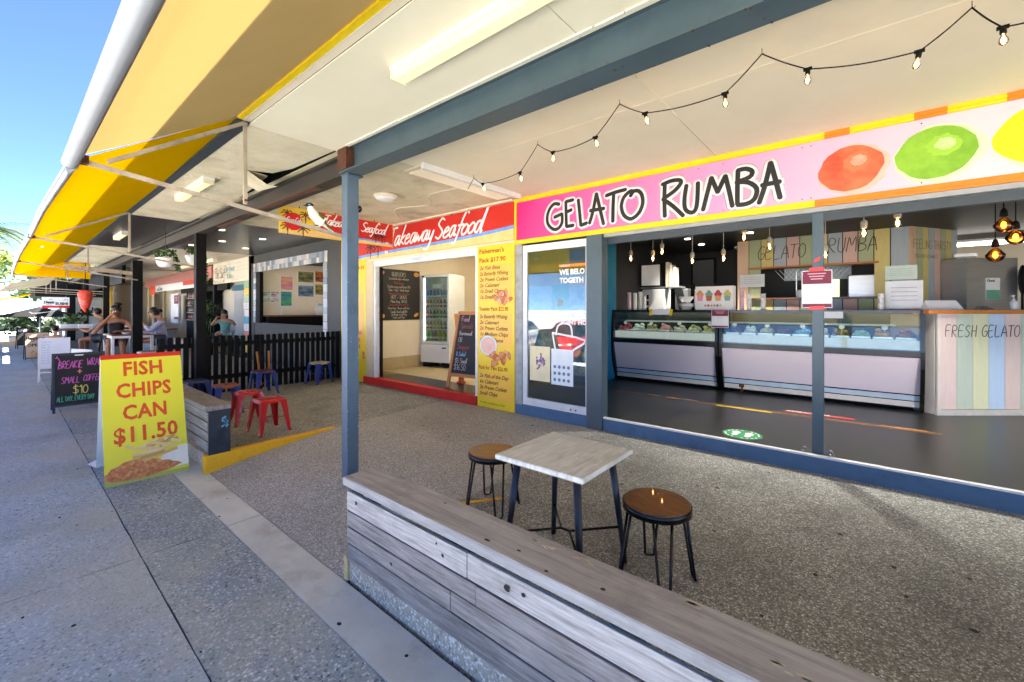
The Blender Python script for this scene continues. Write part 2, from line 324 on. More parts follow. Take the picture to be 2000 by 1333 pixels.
# ---------------------------------------------------------------- palette
M = {}
M['cream'] = mat('cream_paint', '#d8cdb8', '#cdc1aa', rough=.7, sc=1.5, dirt='#a89c82', damt=.25, dsc=.8, bump=.05, bsc=40)
M['ceil'] = mat('ceiling_sheet_paint', '#d8d1bb', '#cfc7af', rough=.75, sc=1.2, dirt='#b8a78c', damt=.22, dsc=.7, bump=.04, bsc=60)
M['ceil_old'] = mat('stained_ceiling_paint', '#d5ceb6', (.73,.70,.57), rough=.8, sc=2.0, amt=.4, dirt=(.52,.48,.37), damt=.6, dsc=1.6, bump=.15, bsc=9)
M['slate'] = mat('slate_blue_paint', '#586d76', '#4c616b', rough=.42, sc=3, dirt='#3c4b57', damt=.4, dsc=4, bump=.05, bsc=30)
M['slate2'] = mat('slate_blue_step_paint', '#46698c', '#3d5f80', rough=.5, sc=4, dirt='#2d4259', damt=.5, dsc=5, bump=.1, bsc=40)
M['slate_d'] = mat('dark_slate_frame', '#4a565f', '#414c55', rough=.4, sc=3)
M['oldsteel'] = mat('weathered_brown_steel', '#4f4a43', '#393632', rough=.55, sc=2, stretch=(.4,3,3), dirt='#6b4a33', damt=.55, dsc=3, bump=.15)
M['rust'] = mat('rust', '#7a4326', '#3f2a20', rough=.9, sc=22, bump=.5)
M['black'] = mat('black_paint', '#1f1e1e', '#151515', rough=.65, spec=.2, sc=8, dirt='#3b352e', damt=.35, dsc=6)
M['blk_gloss'] = mat('black_enamel', '#161718', '#101112', rough=.25, sc=10)
M['darkceil'] = mat('dark_ceiling_sheet', '#4c4843', '#3e3b37', rough=.28, sc=1.6, stretch=(1,3,1), spec=.5)
M['void'] = mat('dark_cavity', '#0d0c0b', '#080808', rough=.9)
M['white'] = mat('white_paint', '#e6e6e4', '#d9dad9', rough=.4, sc=5, dirt='#b0aea8', damt=.25, dsc=5)
M['alu'] = mat('brushed_aluminium', '#b9bbbc', '#a3a6a8', rough=.35, metal=.7, sc=4, stretch=(1,1,8))
M['alu_w'] = mat('white_aluminium', '#dfe1e2', '#cfd2d4', rough=.35, sc=6, dirt='#9a9b99', damt=.3, dsc=9)
M['stainless'] = mat('stainless_steel', '#c3c6c8', '#aeb2b5', rough=.3, metal=.85, sc=3, stretch=(1,1,12))
M['red'] = mat('red_sign_vinyl', '#d02a1e', '#b82418', rough=.35, sc=.8, amt=.7)
M['redstep'] = mat('red_step_paint', '#d11f1a', '#b51813', rough=.45, sc=5, dirt='#7a1612', damt=.5, dsc=6, bump=.1)
M['yellow'] = mat('yellow_frame_paint', '#efcf10', '#e2bf0c', rough=.4, sc=4, dirt='#a88b10', damt=.2, dsc=8)
M['orange'] = mat('orange_frame_paint', '#e8861a', '#d87612', rough=.4, sc=4)
M['kerby'] = mat('yellow_kerb_paint', (.88,.64,.06), (.78,.56,.06), rough=.7, sc=18, dirt='#77683a', damt=.45, dsc=9, bump=.5, bsc=90)
M['signy'] = mat('lemon_sign_panel', (.89,.86,.22), (.87,.83,.20), rough=.35, sc=2)
M['txtred'] = mat('red_orange_print', '#d8501f', '#cf4617', rough=.4)
M['wood_g'] = mat('weathered_grey_timber', '#a09c98', '#5f5955', rough=.75, sc=3.2, stretch=(1.2,16,16), amt=.42, bump=.35, dirt='#4e4743', damt=.55, dsc=2.6)
M['wood_g2'] = mat('weathered_brown_grey_timber', '#8a817a', '#544c46', rough=.75, sc=3.0, stretch=(1.2,15,15), amt=.42, bump=.35, dirt='#463e39', damt=.5, dsc=2.2)
M['wood_l'] = mat('bleached_timber', '#b6b1ab', '#77706a', rough=.8, sc=3.6, stretch=(1.1,18,18), amt=.42, bump=.5, dirt='#57504c', damt=.45, dsc=2.3)
M['wood_top'] = mat('grey_timber_top', '#9c9590', '#6f6964', rough=.7, sc=2.6, stretch=(1.0,13,13), amt=.5, bump=.35, dirt='#4d4541', damt=.5, dsc=1.7)
M['wood_seat'] = mat('brown_stained_timber', '#83501c', '#43260f', rough=.42, sc=4, stretch=(1.5,12,1), amt=.45, bump=.1, dirt='#2c1a0e', damt=.6, dsc=4, coat=.2)
M['wood_o'] = mat('orange_brown_timber', '#c07c33', '#a5652a', rough=.5, sc=4, stretch=(1,10,10))
M['table'] = mat('whitewashed_tabletop', '#c6c6c0', '#8f908a', rough=.5, sc=3.2, stretch=(9,1.2,3), amt=.5, bump=.08, dirt='#8a7f6c', damt=.55, dsc=3.5)
M['fabric_c'] = mixshader('cream_awning_canvas', '#d9b878', 'fabric', .10, tcol='#f0c878', sc=3, c2='#cbab6b')
M['fabric_y'] = mixshader('yellow_awning_canvas', '#eebb06', 'fabric', .09, tcol='#f0b000', sc=3, c2='#e3ad04')
M['valance'] = mat('white_valance_canvas', '#dfe3e8', '#cdd3da', rough=.6, sc=3, dirt='#9da6b0', damt=.3, dsc=2)
M['glass'] = mixshader('clear_glass', '#e9f2ef', 'glass', .02, rough=.0)
M['glass_r'] = mixshader('window_glass', '#dfe8e8', 'glass', .05, rough=.0)
M['lamp'] = mat('fluorescent_diffuser', '#e8dcae', rough=.4, emit='#ffe6a4', es=.048)
M['tube'] = mat('fluorescent_tube_glow', '#ffffff', rough=.4, emit='#fff8ea', es=.6)
M['fil'] = mat('lamp_filament', '#ffd9a0', emit='#ffc070', es=9)
M['bulbglass'] = mixshader('amber_bulb_glass', '#fff3e2', 'glass', .10, rough=.05)
M['downl'] = mat('downlight_glow', '#ffffff', emit='#fff1dc', es=1.5)
M['chalk'] = mat('blackboard', '#23211f', '#171615', rough=.6, sc=3, dirt='#4a4844', damt=.35, dsc=2)
M['paper'] = mat('white_paper', '#e8e8e6', '#dddddb', rough=.7)
M['mural'] = mat('teal_mural', '#1f86a8', '#12607f', rough=.6, sc=2.2, amt=.8, dirt='#1a9a8f', damt=.7, dsc=1.1)
M['skin'] = mat('skin', '#b98a6e', '#a87a60', rough=.55, sc=6)
M['skin2'] = mat('tanned_skin', '#a07050', '#8f6146', rough=.55, sc=6)
M['hair'] = mat('dark_hair', '#1f1815', '#120d0b', rough=.45, sc=20, stretch=(1,1,5))
M['leaf'] = mat('green_leaves', '#4f7a2c', '#2d5319', rough=.5, sc=7, amt=.8)
M['leaf_d'] = mat('dark_green_leaves', '#2f4d22', '#182e12', rough=.5, sc=5, amt=.8)
M['leaf_y'] = mat('yellow_green_leaves', '#7f9a3c', '#4f6f26', rough=.5, sc=7, amt=.8)
M['bark'] = mat('bark', '#6b5a48', '#4a3d30', rough=.9, sc=8, stretch=(3,3,.7), bump=.6)
M['patio'] = aggregate('patio_pebbles', [(.10,.10,.10),(.40,.395,.37),(.58,.575,.55),(.21,.21,.20),(.69,.685,.65),(.39,.385,.36),(.81,.80,.76),(.50,.495,.47)], 92, (.38,.375,.35), (.22,.215,.20), .68, 1.1)
M['patio2'] = aggregate('ramp_pebbles', ['#262624','#807f78','#a9a79f','#4b4a45','#c6c4bb','#86847d','#e2e0d7'], 92, '#7b7873', '#5d5952', .35, .8)
M['kerbface'] = aggregate('kerb_pebble_face', ['#4b463d','#a8a090','#cfc8b8','#6f685b','#ece7da','#938b7c'], 60, '#8d8575', '#5d5648', .35, 1.0)
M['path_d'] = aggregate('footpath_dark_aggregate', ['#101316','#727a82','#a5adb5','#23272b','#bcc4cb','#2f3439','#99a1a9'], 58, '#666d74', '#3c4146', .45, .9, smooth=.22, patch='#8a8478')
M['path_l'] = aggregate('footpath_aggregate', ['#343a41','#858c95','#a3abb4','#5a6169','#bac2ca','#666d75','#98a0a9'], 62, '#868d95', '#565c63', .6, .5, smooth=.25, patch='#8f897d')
M['concrete'] = mat('smooth_concrete_edge', '#90928f', '#747674', rough=.75, sc=2.2, amt=.7, dirt='#4f4e4a', damt=.6, dsc=1.8, bump=.15, bsc=70)
M['floor_g'] = mat('polished_dark_floor', '#3f3d38', '#2e2d2a', rough=.32, sc=1.6, amt=.9, dirt='#4b473c', damt=.5, dsc=.8)
M['tile_c'] = mat('cream_floor_tile', '#cbbc94', '#bcac84', rough=.3, sc=3)
M['grout'] = mat('tile_grout', '#8f8468', rough=.9)
M['asphalt'] = mat('pale_road', '#aeadab', '#9f9e9c', rough=.85, sc=30, bump=.3)
M['ground'] = mat('pale_ground', '#b2b0ac', '#a2a09c', rough=.9, sc=2, bump=.2)

def pz(y): return -0.025*(4.94-y)
FP = -0.25
# ---------------------------------------------------------------- ground, road, footpath
mb = MB(); mb.quad((-900,-900,-.46),(900,-900,-.46),(900,900,-.46),(-900,900,-.46)); struct('ground', mb, M['ground'])
mb = MB(); mb.quad((-160,-16,-.42),(60,-16,-.42),(60,-2.6,-.42),(-160,-2.6,-.42)); struct('road', mb, M['asphalt'])
fp = MB(); fp.box((-60,-2.6,-.44),(10,1.46,FP-.012)); footpath = struct('footpath', fp, mat('joint_dirt','#5a5752','#3a3835',rough=.95))
ORG[footpath.name] = Vector((0,0,0))
def slab(x0, x1, y0, y1, m, nm='slab', up=0.0):
    g = .003; b = MB(); P = []; j = lambda: random.uniform(-.001, .0035)
    gx = .006; nx, ny = max(2, int((x1-x0)/.18)), max(2, int((y1-y0)/.18))
    ge = .0008 if nm == 'edge_strip' else g
    P += [(x0+g+(x1-x0-2*g)*i/nx, y0+ge+j()*(ge/.003)) for i in range(nx)] + [(x1-gx-j(), y0+g+(y1-y0-2*g)*i/ny) for i in range(ny)]
    P += [(x1-g-(x1-x0-2*g)*i/nx, y1-g-j()) for i in range(nx)] + [(x0+g+j(), y1-g-(y1-y0-2*g)*i/ny) for i in range(ny)]
    b.prism(P, (0,0,FP-.01), X_, Y_, .01+up); b.build(nm, m, footpath)
xs = [8, 4.7, .32, -4.06, -8.45, -12.9, -17.3, -21.7, -26.1, -30.5, -35]
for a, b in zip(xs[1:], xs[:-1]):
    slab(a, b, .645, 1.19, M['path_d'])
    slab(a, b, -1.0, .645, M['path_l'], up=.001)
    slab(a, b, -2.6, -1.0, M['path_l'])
slab(-60, -35, -2.6, 1.45, M['path_l'])
xs = [8, 2.9, -.6, -4.084, -7.6, -11.1, -14.6, -18.1, -21.6, -26, -30.5, -35]
for a, b in zip(xs[1:], xs[:-1]): slab(a, b, 1.19, 1.455, M['concrete'], 'edge_strip', .003)
# gum and oil spots on the edge strip and the joint between panels
sp = MB()
for _ in range(46):
    x = random.uniform(-7, 1); y = random.choice([random.uniform(1.2,1.44), random.uniform(.0,1.2)]); r = random.uniform(.004,.013)
    sp.lathe((x,y,FP+.0035),[(r,0),(r*.8,.0012)], 7, sx=random.uniform(.7,1.8))
o = sp.build('stain', mat('dark_spots','#2b2826',rough=.8), footpath)
# patio with the ramp bay
g = MB()
def strip(x0, x1, pts, n=1):
    for (ya, za), (yb, zb) in zip(pts[:-1], pts[1:]):
        g.quad((x0,ya,za),(x1,ya,za),(x1,yb,zb),(x0,yb,zb))
strip(-34, -5.56, [(1.455,pz(1.45)),(4.94,0)]); strip(-2.65, 8, [(1.455,pz(1.45)),(4.94,0)])
patio = struct('patio', g, M['patio'])
g = MB(); strip(-5.56, -2.65, [(1.455,-.246),(2.1,-.14),(2.95,pz(2.95)),(4.94,0)])
ramp = struct('entrance_ramp', g, M['patio2'])
k = MB(); k.box((-2.652,1.48,-.3),(8,1.52,pz(1.5)+.001)); k.box((-2.66,1.50,-.3),(-2.62,3.0,pz(1.5)-.001))
k = k.build('kerb', M['kerbface']); tag(k, 'rough exposed pebble kerb face under the near timber bench', 'kerb')
k = MB(); k.bbox((-34,1.46,-.3),(-5.56,1.52,pz(1.5)+.002), .004)
k = k.build('kerb', M['kerbface']); tag(k, 'grey pebble kerb under the far timber bench beside the footpath', 'kerb')
y0, y1, n = 1.41, 2.9, 8; kw = MB(); vs = []
for i in range(n+1):
    y = y0+(y1-y0)*i/n; zt = pz(y)+.035*(1-i/n); zb = -.26+(pz(2.95)+.26)*min(1,(max(0,y-1.45))/1.45)**.8 - .02
    vs.append([( -5.645,y,zb),(-5.55,y,zb),(-5.55,y,zt-.006),(-5.556,y,zt),(-5.639,y,zt),(-5.645,y,zt-.006)])
flat = [p for r_ in vs for p in r_]; fs = [(5,4,3,2,1,0), tuple(range(n*6,n*6+6))]
for i in range(n):
    for q in range(6): fs.append((i*6+q, i*6+(q+1)%6, i*6+6+(q+1)%6, i*6+6+q))
kw.add(flat, fs); tag(kw.build('ramp_kerb', M['kerby']), 'yellow painted wedge kerb tapering into the patio beside the red stools', 'kerb')
kw = MB(); kw.bbox((-2.70,1.462,-.25),(-2.655,1.50,-.09),.006); kw.bar((-2.675,1.49,-.1),(-2.675,1.62,-.095),.05,.02)
tag(kw.build('kerb_end', mat('worn_cream_yellow_paint','#d8c07a','#a99c78',rough=.8,sc=25,bump=.4)), 'worn pale yellow paint on the kerb end under the near bench corner', 'kerb')
# yellow worn line on patio under the table
for (x0,y0,x1,y1) in ((-2.75,2.3,-2.4,2.75),):
    q = MB(); q.quad((x0,y0,pz(y0)+.002),(x0+.04,y0-.02,pz(y0)+.002),(x1+.04,y1-.02,pz(y1)+.002),(x1,y1,pz(y1)+.002)); q.build('worn_line', M['kerby'], patio)

# ---------------------------------------------------------------- posts and beams
def post(x, y, z0, z1, w, d, m, label, grp='posts along the shopfront', plate=False):
    t = thing('post', label, 'post', (x,y,z0), grp)
    b = MB(); b.bbox((x-w/2,y-d/2,z0),(x+w/2,y+d/2,z1),.003); b.build('shaft', m, t)
    if plate:
        b = MB(); b.bbox((x-w,y-d,z0),(x+w,y+d,z0+.012),.004); b.build('base_plate', m, t)
        for sx in (-1,1):
            for sy in (-1,1):
                b = MB(); b.lathe((x+sx*w*.75,y+sy*d*.75,z0+.012),[(.012,0),(.012,.01),(.006,.016)],6); b.build('bolt', M['alu'], t)
    return t
M['post2'] = mat('slate_blue_front_post', '#5d7388', '#50677c', rough=.45, sc=3, dirt='#3a4c5d', damt=.5, dsc=5, bump=.06, bsc=30)
t = post(-3.93, 2.2, -.16, 2.876, .105, .122, M['post2'], 'slate blue square steel post between the two timber benches, nearest the camera')
b = MB(); b.bbox((-4.0,2.13,2.862),(-3.86,2.30,2.875),.003); b.build('cap_plate', M['slate'], t)
b = MB(); b.blob((-3.90,2.275,2.55),(.035,.03,.035)); b.build('pipe_clamp', M['blk_gloss'], t)
post(-8.93, 2.2, pz(2.2)-.01, 2.87, .14, .15, M['black'], 'black timber post standing in front of the picket fence')
post(-14.4, 2.2, -.2, 2.80, .2, .2, M['black'], 'thick black post beside the two people at the white bar table')
post(-19.5, 2.2, -.2, 2.80, .15, .15, M['black'], 'black post behind the white bar table')
post(-24.9, 2.2, -.2, 2.80, .15, .15, M['black'], 'slim black post beside the hanging red lantern')
post(-31, 2.2, -.2, 2.80, .3, .3, M['black'], 'broad black post next to the white and red sushi sign')
def ibeam(name, x0, x1, ya, yb, zb, zt, m, label, tf=.014):
    t = thing(name, label, 'beam', ((x0+x1)/2, (ya+yb)/2, zb)); yc = (ya+yb)/2
    b = MB(); b.box((x0,ya,zb),(x1,yb,zb+tf)); b.box((x0,ya+.02,zt-tf*1.6),(x1,yb,zt)); b.build('flange', m, t)
    b = MB(); b.box((x0,yc-.006,zb+tf),(x1,yc+.006,zt-tf*1.6)); b.build('web', m, t)
    return t
t = ibeam('steel_beam', -3.97, 8, 2.10, 2.285, 2.876, 3.15, M['slate'], 'slate blue steel beam running overhead from the near post')
b = MB()
x = -3.8
while x < 7.9:
    w_ = random.uniform(.05,.3); b.box((x,2.078+random.uniform(0,.008),3.100),(x+w_,2.099,3.1095)); x += w_+random.uniform(.0,.02)
b.build('plaster_edge', mat('white_plaster_edge','#ece6d8',rough=.8), t)['kind'] = 'stuff'
b = MB(); b.box((-3.99,2.10,2.90),(-3.83,2.19,3.12)); b.build('splice_plate', M['rust'], t)
t = ibeam('steel_beam', -34, -4.0, 2.12, 2.285, 2.86, 3.08, M['oldsteel'], 'weathered brown steel beam with rust running away above the picket fence')
b = MB(); b.box((-6.6,2.125,2.852),(-4.5,2.20,2.859)); b.box((-7.9,2.17,2.850),(-7.0,2.26,2.859)); b.build('rust_patch', M['rust'], t)
# ---------------------------------------------------------------- ceilings
void = MB(); void.box((-22.5,1.34,3.30),(8,14.5,3.36)); void.box((-22.5,1.30,3.23),(8,1.333,3.3)); 
roof = struct('roof', MB().box((-22.6,1.25,3.40),(8.2,15,3.55)), mat('roof_sheet','#8f9090',rough=.6)); 
struct('roof_cavity', void, M['void'])
struct('roof', MB().box((-46,2.95,3.18),(-22.61,15,3.5)), MATS['roof_sheet'])
ceil = struct('ceiling', MB().box((-22.5,4.93,3.21),(8,4.96,3.25)), M['ceil'])
J = [8, 4.3, 1.5, -1.27, -4.03, -6.7, -9.3]
for a, b_ in zip(J[1:], J[:-1]):
    mo = M['ceil'] if a > -5 else M['ceil_old']
    if not (a == -6.7):
        b = MB(); b.box((a+.003,1.335,3.11),(b_-.003,2.13,3.122)); b.build('ceiling_panel', mo, ceil)
    b = MB(); b.box((a+.003,2.25,3.20),(b_-.003,4.93,3.212)); b.build('ceiling_panel', mo, ceil)
# torn outer panel with a sagging flap
b = MB(); b.prism([(-6.697,1.335),(-4.033,1.335),(-4.033,2.09),(-4.9,2.06),(-5.24,1.98),(-5.36,1.74),(-5.42,1.99),(-5.9,2.05),(-6.697,2.11)], (0,0,3.11), X_, Y_, .012)
b.build('ceiling_panel', M['ceil_old'], ceil)
b = MB(); vs = [(-5.30,1.72,3.108),(-5.44,2.0,3.02),(-5.30,2.06,2.99),(-5.95,2.08,3.05),(-5.9,1.9,3.10)]
b.add(vs,[(0,1,4),(1,2,3),(1,3,4)]); b.build('torn_flap', M['ceil_old'], ceil)
b = MB()
for _ in range(26):
    x = random.uniform(-7.4,-5.0); y = random.uniform(1.36,1.8); r = random.uniform(.01,.05)
    p = [(math.cos(k/7*6.28)*r*random.uniform(.5,1.3), math.sin(k/7*6.28)*r*.6*random.uniform(.5,1.3)) for k in range(7)]
    b.prism(p, (x,y,3.1085), X_, -Y_, .002)
b.build('peeling_paint', mat('peeled_paint','#efe9da','#b6ac93',rough=.8,sc=12), ceil)
for a, b_ in ((-11.9,-9.3),(-14.4,-11.9)):
    b = MB(); b.box((a+.003,1.335,3.11),(b_-.003,2.13,3.122)); b.build('ceiling_panel', M['darkceil'], ceil)
    b = MB(); b.box((a+.003,2.25,3.20),(b_-.003,4.93,3.212)); b.build('ceiling_panel', M['darkceil'], ceil)
for a, b_ in ((-17.2,-14.4),(-20,-17.2),(-22.5,-20)):
    b = MB(); b.box((a+.003,1.335,3.11),(b_-.003,2.13,3.122)); b.build('ceiling_panel', M['ceil_old'], ceil)
    b = MB(); b.box((a+.003,2.25,3.20),(b_-.003,4.93,3.212)); b.build('ceiling_panel', M['cream'], ceil)
b = MB(); b.box((-46,2.95,3.12),(-22.51,6.0,3.178)); b.build('ceiling_panel', M['ceil_old'], ceil)
# batten strips over a few joints
for x in (-1.27, 1.5):
    b = MB(); b.box((x-.012,2.9,3.194),(x+.012,3.75,3.1995)); b.build('joint_strip', M['ceil'], ceil)
b = MB(); b.box((-3.0,3.30,3.1975),(1.5,3.304,3.1995)); b.build('joint_strip', M['ceil'], ceil)
b = MB(); b.box((-9.3,4.86,3.17),(-4.08,4.92,3.1995)); b.build('cornice', mat('cream_moulding','#e3d5b8',rough=.6), ceil)
b = MB(); b.tube(smooth_pts([(-4.05,4.0,3.195),(-4.8,3.9,3.185),(-5.3,4.3,3.195),(-5.9,4.1,3.185),(-6.5,4.6,3.195)],5),.006,5); b.build('ceiling_cable', M['cream'], ceil)
# fascia and gutter
t = thing('fascia', 'cream fascia board with a bright yellow edge strip above the near awning', 'fascia', (0,1.3,3.1))
MB().box((-4.0,1.28,3.125),(8,1.333,3.22)).build('board', M['cream'], t)
MB().box((-4.0,1.24,3.13),(8,1.278,3.165)).build('edge_strip', M['yellow'], t)
MB().box((-4.0,1.20,3.17),(8,1.278,3.43)).build('gutter', M['alu_w'], t)
t = thing('fascia', 'dark slate gutter along the roof edge above the long yellow awning', 'gutter', (-12,1.3,3.1))
MB().bbox((-22.6,1.245,3.10),(-4.02,1.333,3.16),.01).build('gutter', M['slate_d'], t)
MB().box((-22.6,1.25,3.17),(-4.02,1.30,3.42)).build('board', M['slate_d'], t)
# ---------------------------------------------------------------- awnings
t = thing('awning', 'near awning with cream canvas and a white front roll, top left', 'awning', (-1,.8,2.5))
b = MB(); n = 10
def sag(x, y, za, zb, s): f = (y-.29)/(1.245-.29); return zb+(za-zb)*f - s*math.sin(math.pi*f)
for x0, x1 in ((-4.02,-1.5),(-1.5,1),(1,3.5),(3.5,6)):
    for i in range(n):
        ya, yb = .29+.955*i/n, .29+.955*(i+1)/n
        b.add([(x0,ya,sag(x0,ya,3.15,2.55,.01)),(x1,ya,sag(x0,ya,3.15,2.55,.01)),(x1,yb,sag(x0,yb,3.15,2.55,.01)),(x0,yb,sag(x0,yb,3.15,2.55,.01))],[(0,1,2,3)],True)
b.build('canvas', M['fabric_c'], t)
b = MB(); b.tube([(-4.05,.283,2.522),(6,.283,2.522)],.044,14); b.build('front_roll', M['valance'], t)
b = MB(); b.prism([(0,0),(.075,.02),(.08,-.05),(.03,-.10)],(-4.053,.24,2.54),Y_,Z_,.012); b.build('end_flap', M['valance'], t)
t = thing('awning', 'long yellow canvas awning sweeping away above the footpath', 'awning', (-12,.8,2.6))
P = [(-4.022,.315,2.545),(-6.5,.26,2.56),(-9.1,.246,2.585),(-11.8,.2,2.58),(-14.3,.19,2.615),(-17.3,.17,2.59),(-20.3,.177,2.61)]
P = smooth_pts(P, 3); b = MB(); n = 8
grid = []
for (x,y,z) in P: grid.append([(x, y+(1.25-y)*i/n, z+(3.10+.05*max(0,1-(-4.022-x)/2.5)-z)*i/n - .02*min(1,(-4.022-x)/2)*math.sin(math.pi*i/n)) for i in range(n+1)])
vs = [p for r_ in grid for p in r_]; b.add(vs, [(i*(n+1)+j,(i+1)*(n+1)+j,(i+1)*(n+1)+j+1,i*(n+1)+j+1) for i in range(len(P)-1) for j in range(n)], True)
b.build('canvas', M['fabric_y'], t)
b = MB(); b.tube(P, .021, 10); b.tube([(x,y-.015,z+.04) for x,y,z in P], .013, 8); b.build('front_rail', mat('pale_grey_rail','#b9bcc0','#9ea2a7',rough=.4,metal=.3), t)
b = MB(); b.add([(-20.31,.18,2.60),(-20.31,1.3,2.60),(-20.31,1.3,3.12)],[(0,1,2)]); b.build('end_panel', M['fabric_y'], t)
b = MB(); b.add([(-20.2,1.28,2.60),(-20.2,1.28,3.12),(-20.3,1.9,3.10),(-20.3,1.9,2.58)],[(0,1,2,3)]); b.build('side_flap', M['fabric_y'], t)
frame = mat('cream_painted_steel','#b7ab98','#8d8172',rough=.5,sc=6,dirt='#6f5138',damt=.6,dsc=7)
def arm_set(x, yo, zo, yp, zp, label, brace=True, hang=True):
    t = thing('awning_support', label, 'awning support', (x,1.2,2.4), 'awning support arms')
    b = MB(); b.bar((x,yo,zo),(x,yp,zp),.022,.03); b.build('arm', frame, t)
    if hang:
        b = MB(); b.bar((x,1.298,3.11),(x,1.298,2.43),.026,.026); b.build('hanger', frame, t)
        b = MB(); b.lathe((x+.014,1.298,2.46),[(.01,0),(.01,.008)],8,axis=(1,0,0)); b.build('bolt', M['rust'], t)
    if brace:
        b = MB(); b.bar((x+.02,yo+.13,zo+.02),(x+.02,1.29,3.10),.02,.028); b.build('brace', frame, t)
    b = MB(); b.box((x-.03,yo-.03,zo-.02),(x+.03,yo+.04,zo+.035)); b.build('rusty_joint', M['rust'], t)
    return t
arm_set(-4.0,.325,2.535,2.2,2.27,'nearest awning arm bolted to the slate blue post, bird perched on it')
arm_set(-9.1,.25,2.58,2.2,2.30,'awning arm ending at the black post in front of the picket fence')
arm_set(-14.3,.2,2.61,2.2,2.30,'third awning arm along the yellow canvas, near the thick black post', brace=False)
arm_set(-19.4,.18,2.60,2.2,2.30,'farthest thin awning arm beside the end of the yellow canvas', brace=False)
b = MB(); b.bar((-14.35,.9,2.56),(-14.35,2.2,2.46),.06,.09); tag(b.build('crossbeam', frame), 'pale crossbar running into the thick black post under the awning', 'beam')
b = MB(); b.blob((-11.5,.42,2.70),(.05,.05,.02)); tag(b.build('awning_lamp', M['tube']), 'small round spot of light on the underside of the yellow awning', 'lamp')  # small flat glowing blob on the canvas underside

# ---------------------------------------------------------------- lights under the canopy
def batten(x0, x1, y, z, w, label, lit=M['lamp']):
    t = thing('fluorescent_light', label, 'light', ((x0+x1)/2,y,z), 'fluorescent ceiling lights')
    b = MB(); b.bbox((x0,y-w/2,z+.045),(x1,y+w/2,z+.08),.004); b.build('housing', M['white'], t)
    b = MB(); b.prism([(y-w*.44,z+.045),(y-w*.40,z+.012),(y-w*.28,z),(y+w*.28,z),(y+w*.40,z+.012),(y+w*.44,z+.045)],(x0+.012,0,0),Y_,Z_,x1-x0-.024); b.build('diffuser', lit, t)
    for x in (x0, x1-.012):
        b = MB(); b.box((x,y-w*.46,z-.004),(x+.0115,y+w*.46,z+.045)); b.build('end_cap', M['cream'], t)
    return t
batten(-2.36,-.95,1.655,3.03,.13,'long lit fluorescent batten light on the ceiling beside the near awning')
batten(-7.25,-5.95,1.55,3.03,.12,'lit fluorescent batten on the peeling ceiling past the torn panel')
batten(-12.3,-11.3,1.55,3.03,.12,'lit fluorescent batten on the dark ceiling above the yellow awning edge')
batten(-19.5,-15.5,4.2,3.05,.14,'far lit fluorescent light above the seated people')
batten(-27,-23,3.2,2.75,.14,'farthest lit fluorescent strip deep in the arcade')
t = thing('fluorescent_light', 'unlit double batten with a louvre on the ceiling in front of the red seafood sign', 'light', (-3.95,3.9,3.1), 'fluorescent ceiling lights')
MB().bbox((-4.24,3.05,3.182),(-3.872,4.72,3.199),.003).build('housing', M['cream'], t)
for i in range(40):
    y = 3.12+i*.04; b = MB(); b.box((-4.22,y,3.165),(-3.88,y+.006,3.1815)); b.build('louvre_blade', M['cream'], t)
MB().box((-3.87,3.02,3.13),(-3.82,4.75,3.1995)).build('side_rail', M['white'], t)
t = thing('oyster_light', 'round white dome light on the stained ceiling right of the near post', 'light', (-5.35,3.55,3.1))
MB().lathe((-5.35,3.55,3.17),[(.17,.028),(.175,0),(.165,-.006)],24).build('ring', M['cream'], t)
MB().lathe((-5.35,3.55,3.105),[(.02,0),(.08,.008),(.13,.03),(.155,.058)],24).build('dome', M['white'], t)

# festoon string
t = thing('festoon_lights', 'black festoon string with clear lit bulbs looping along the ceiling above the pink sign', 'string lights', (-1.5,3.3,3.0))
hooks = [(-3.723,3.705),(-2.494,3.362),(-1.508,3.112),(-.523,3.081),(.418,3.33),(1.45,3.3)]
def bulb(p, tilt, par, k=.68):
    p = Vector(p); d = Vector(tilt).normalized()
    q = d.to_track_quat('Z','Y').to_matrix()
    b = MB(); b.lathe(p,[(r_*k,h_*k) for r_,h_ in ((.010,0),(.019,.006),(.020,.045),(.016,.05))],10,axis=d); b.bar(p+Vector((-.022,0,0)),p+Vector((.022,0,0)),.016,.016); b.build('socket', M['black'], par)
    g = MB(); g.lathe(p,[(r_*k,h_*k) for r_,h_ in ((.012,.05),(.014,.06),(.026,.085),(.029,.105),(.022,.125),(.006,.135))],12,axis=d); gb = g.build('bulb', M['bulbglass'], par)
    f = MB(); f.blob(p+d*.095*k,(.008,.008,.015),8,6); f.build('filament', M['fil'], gb)
spans = []
def sagline(a, b_, dip, n=14):
    return [Vector(a).lerp(Vector(b_), i/n) - Vector((0,0,dip*math.sin(math.pi*i/n))) for i in range(n+1)]
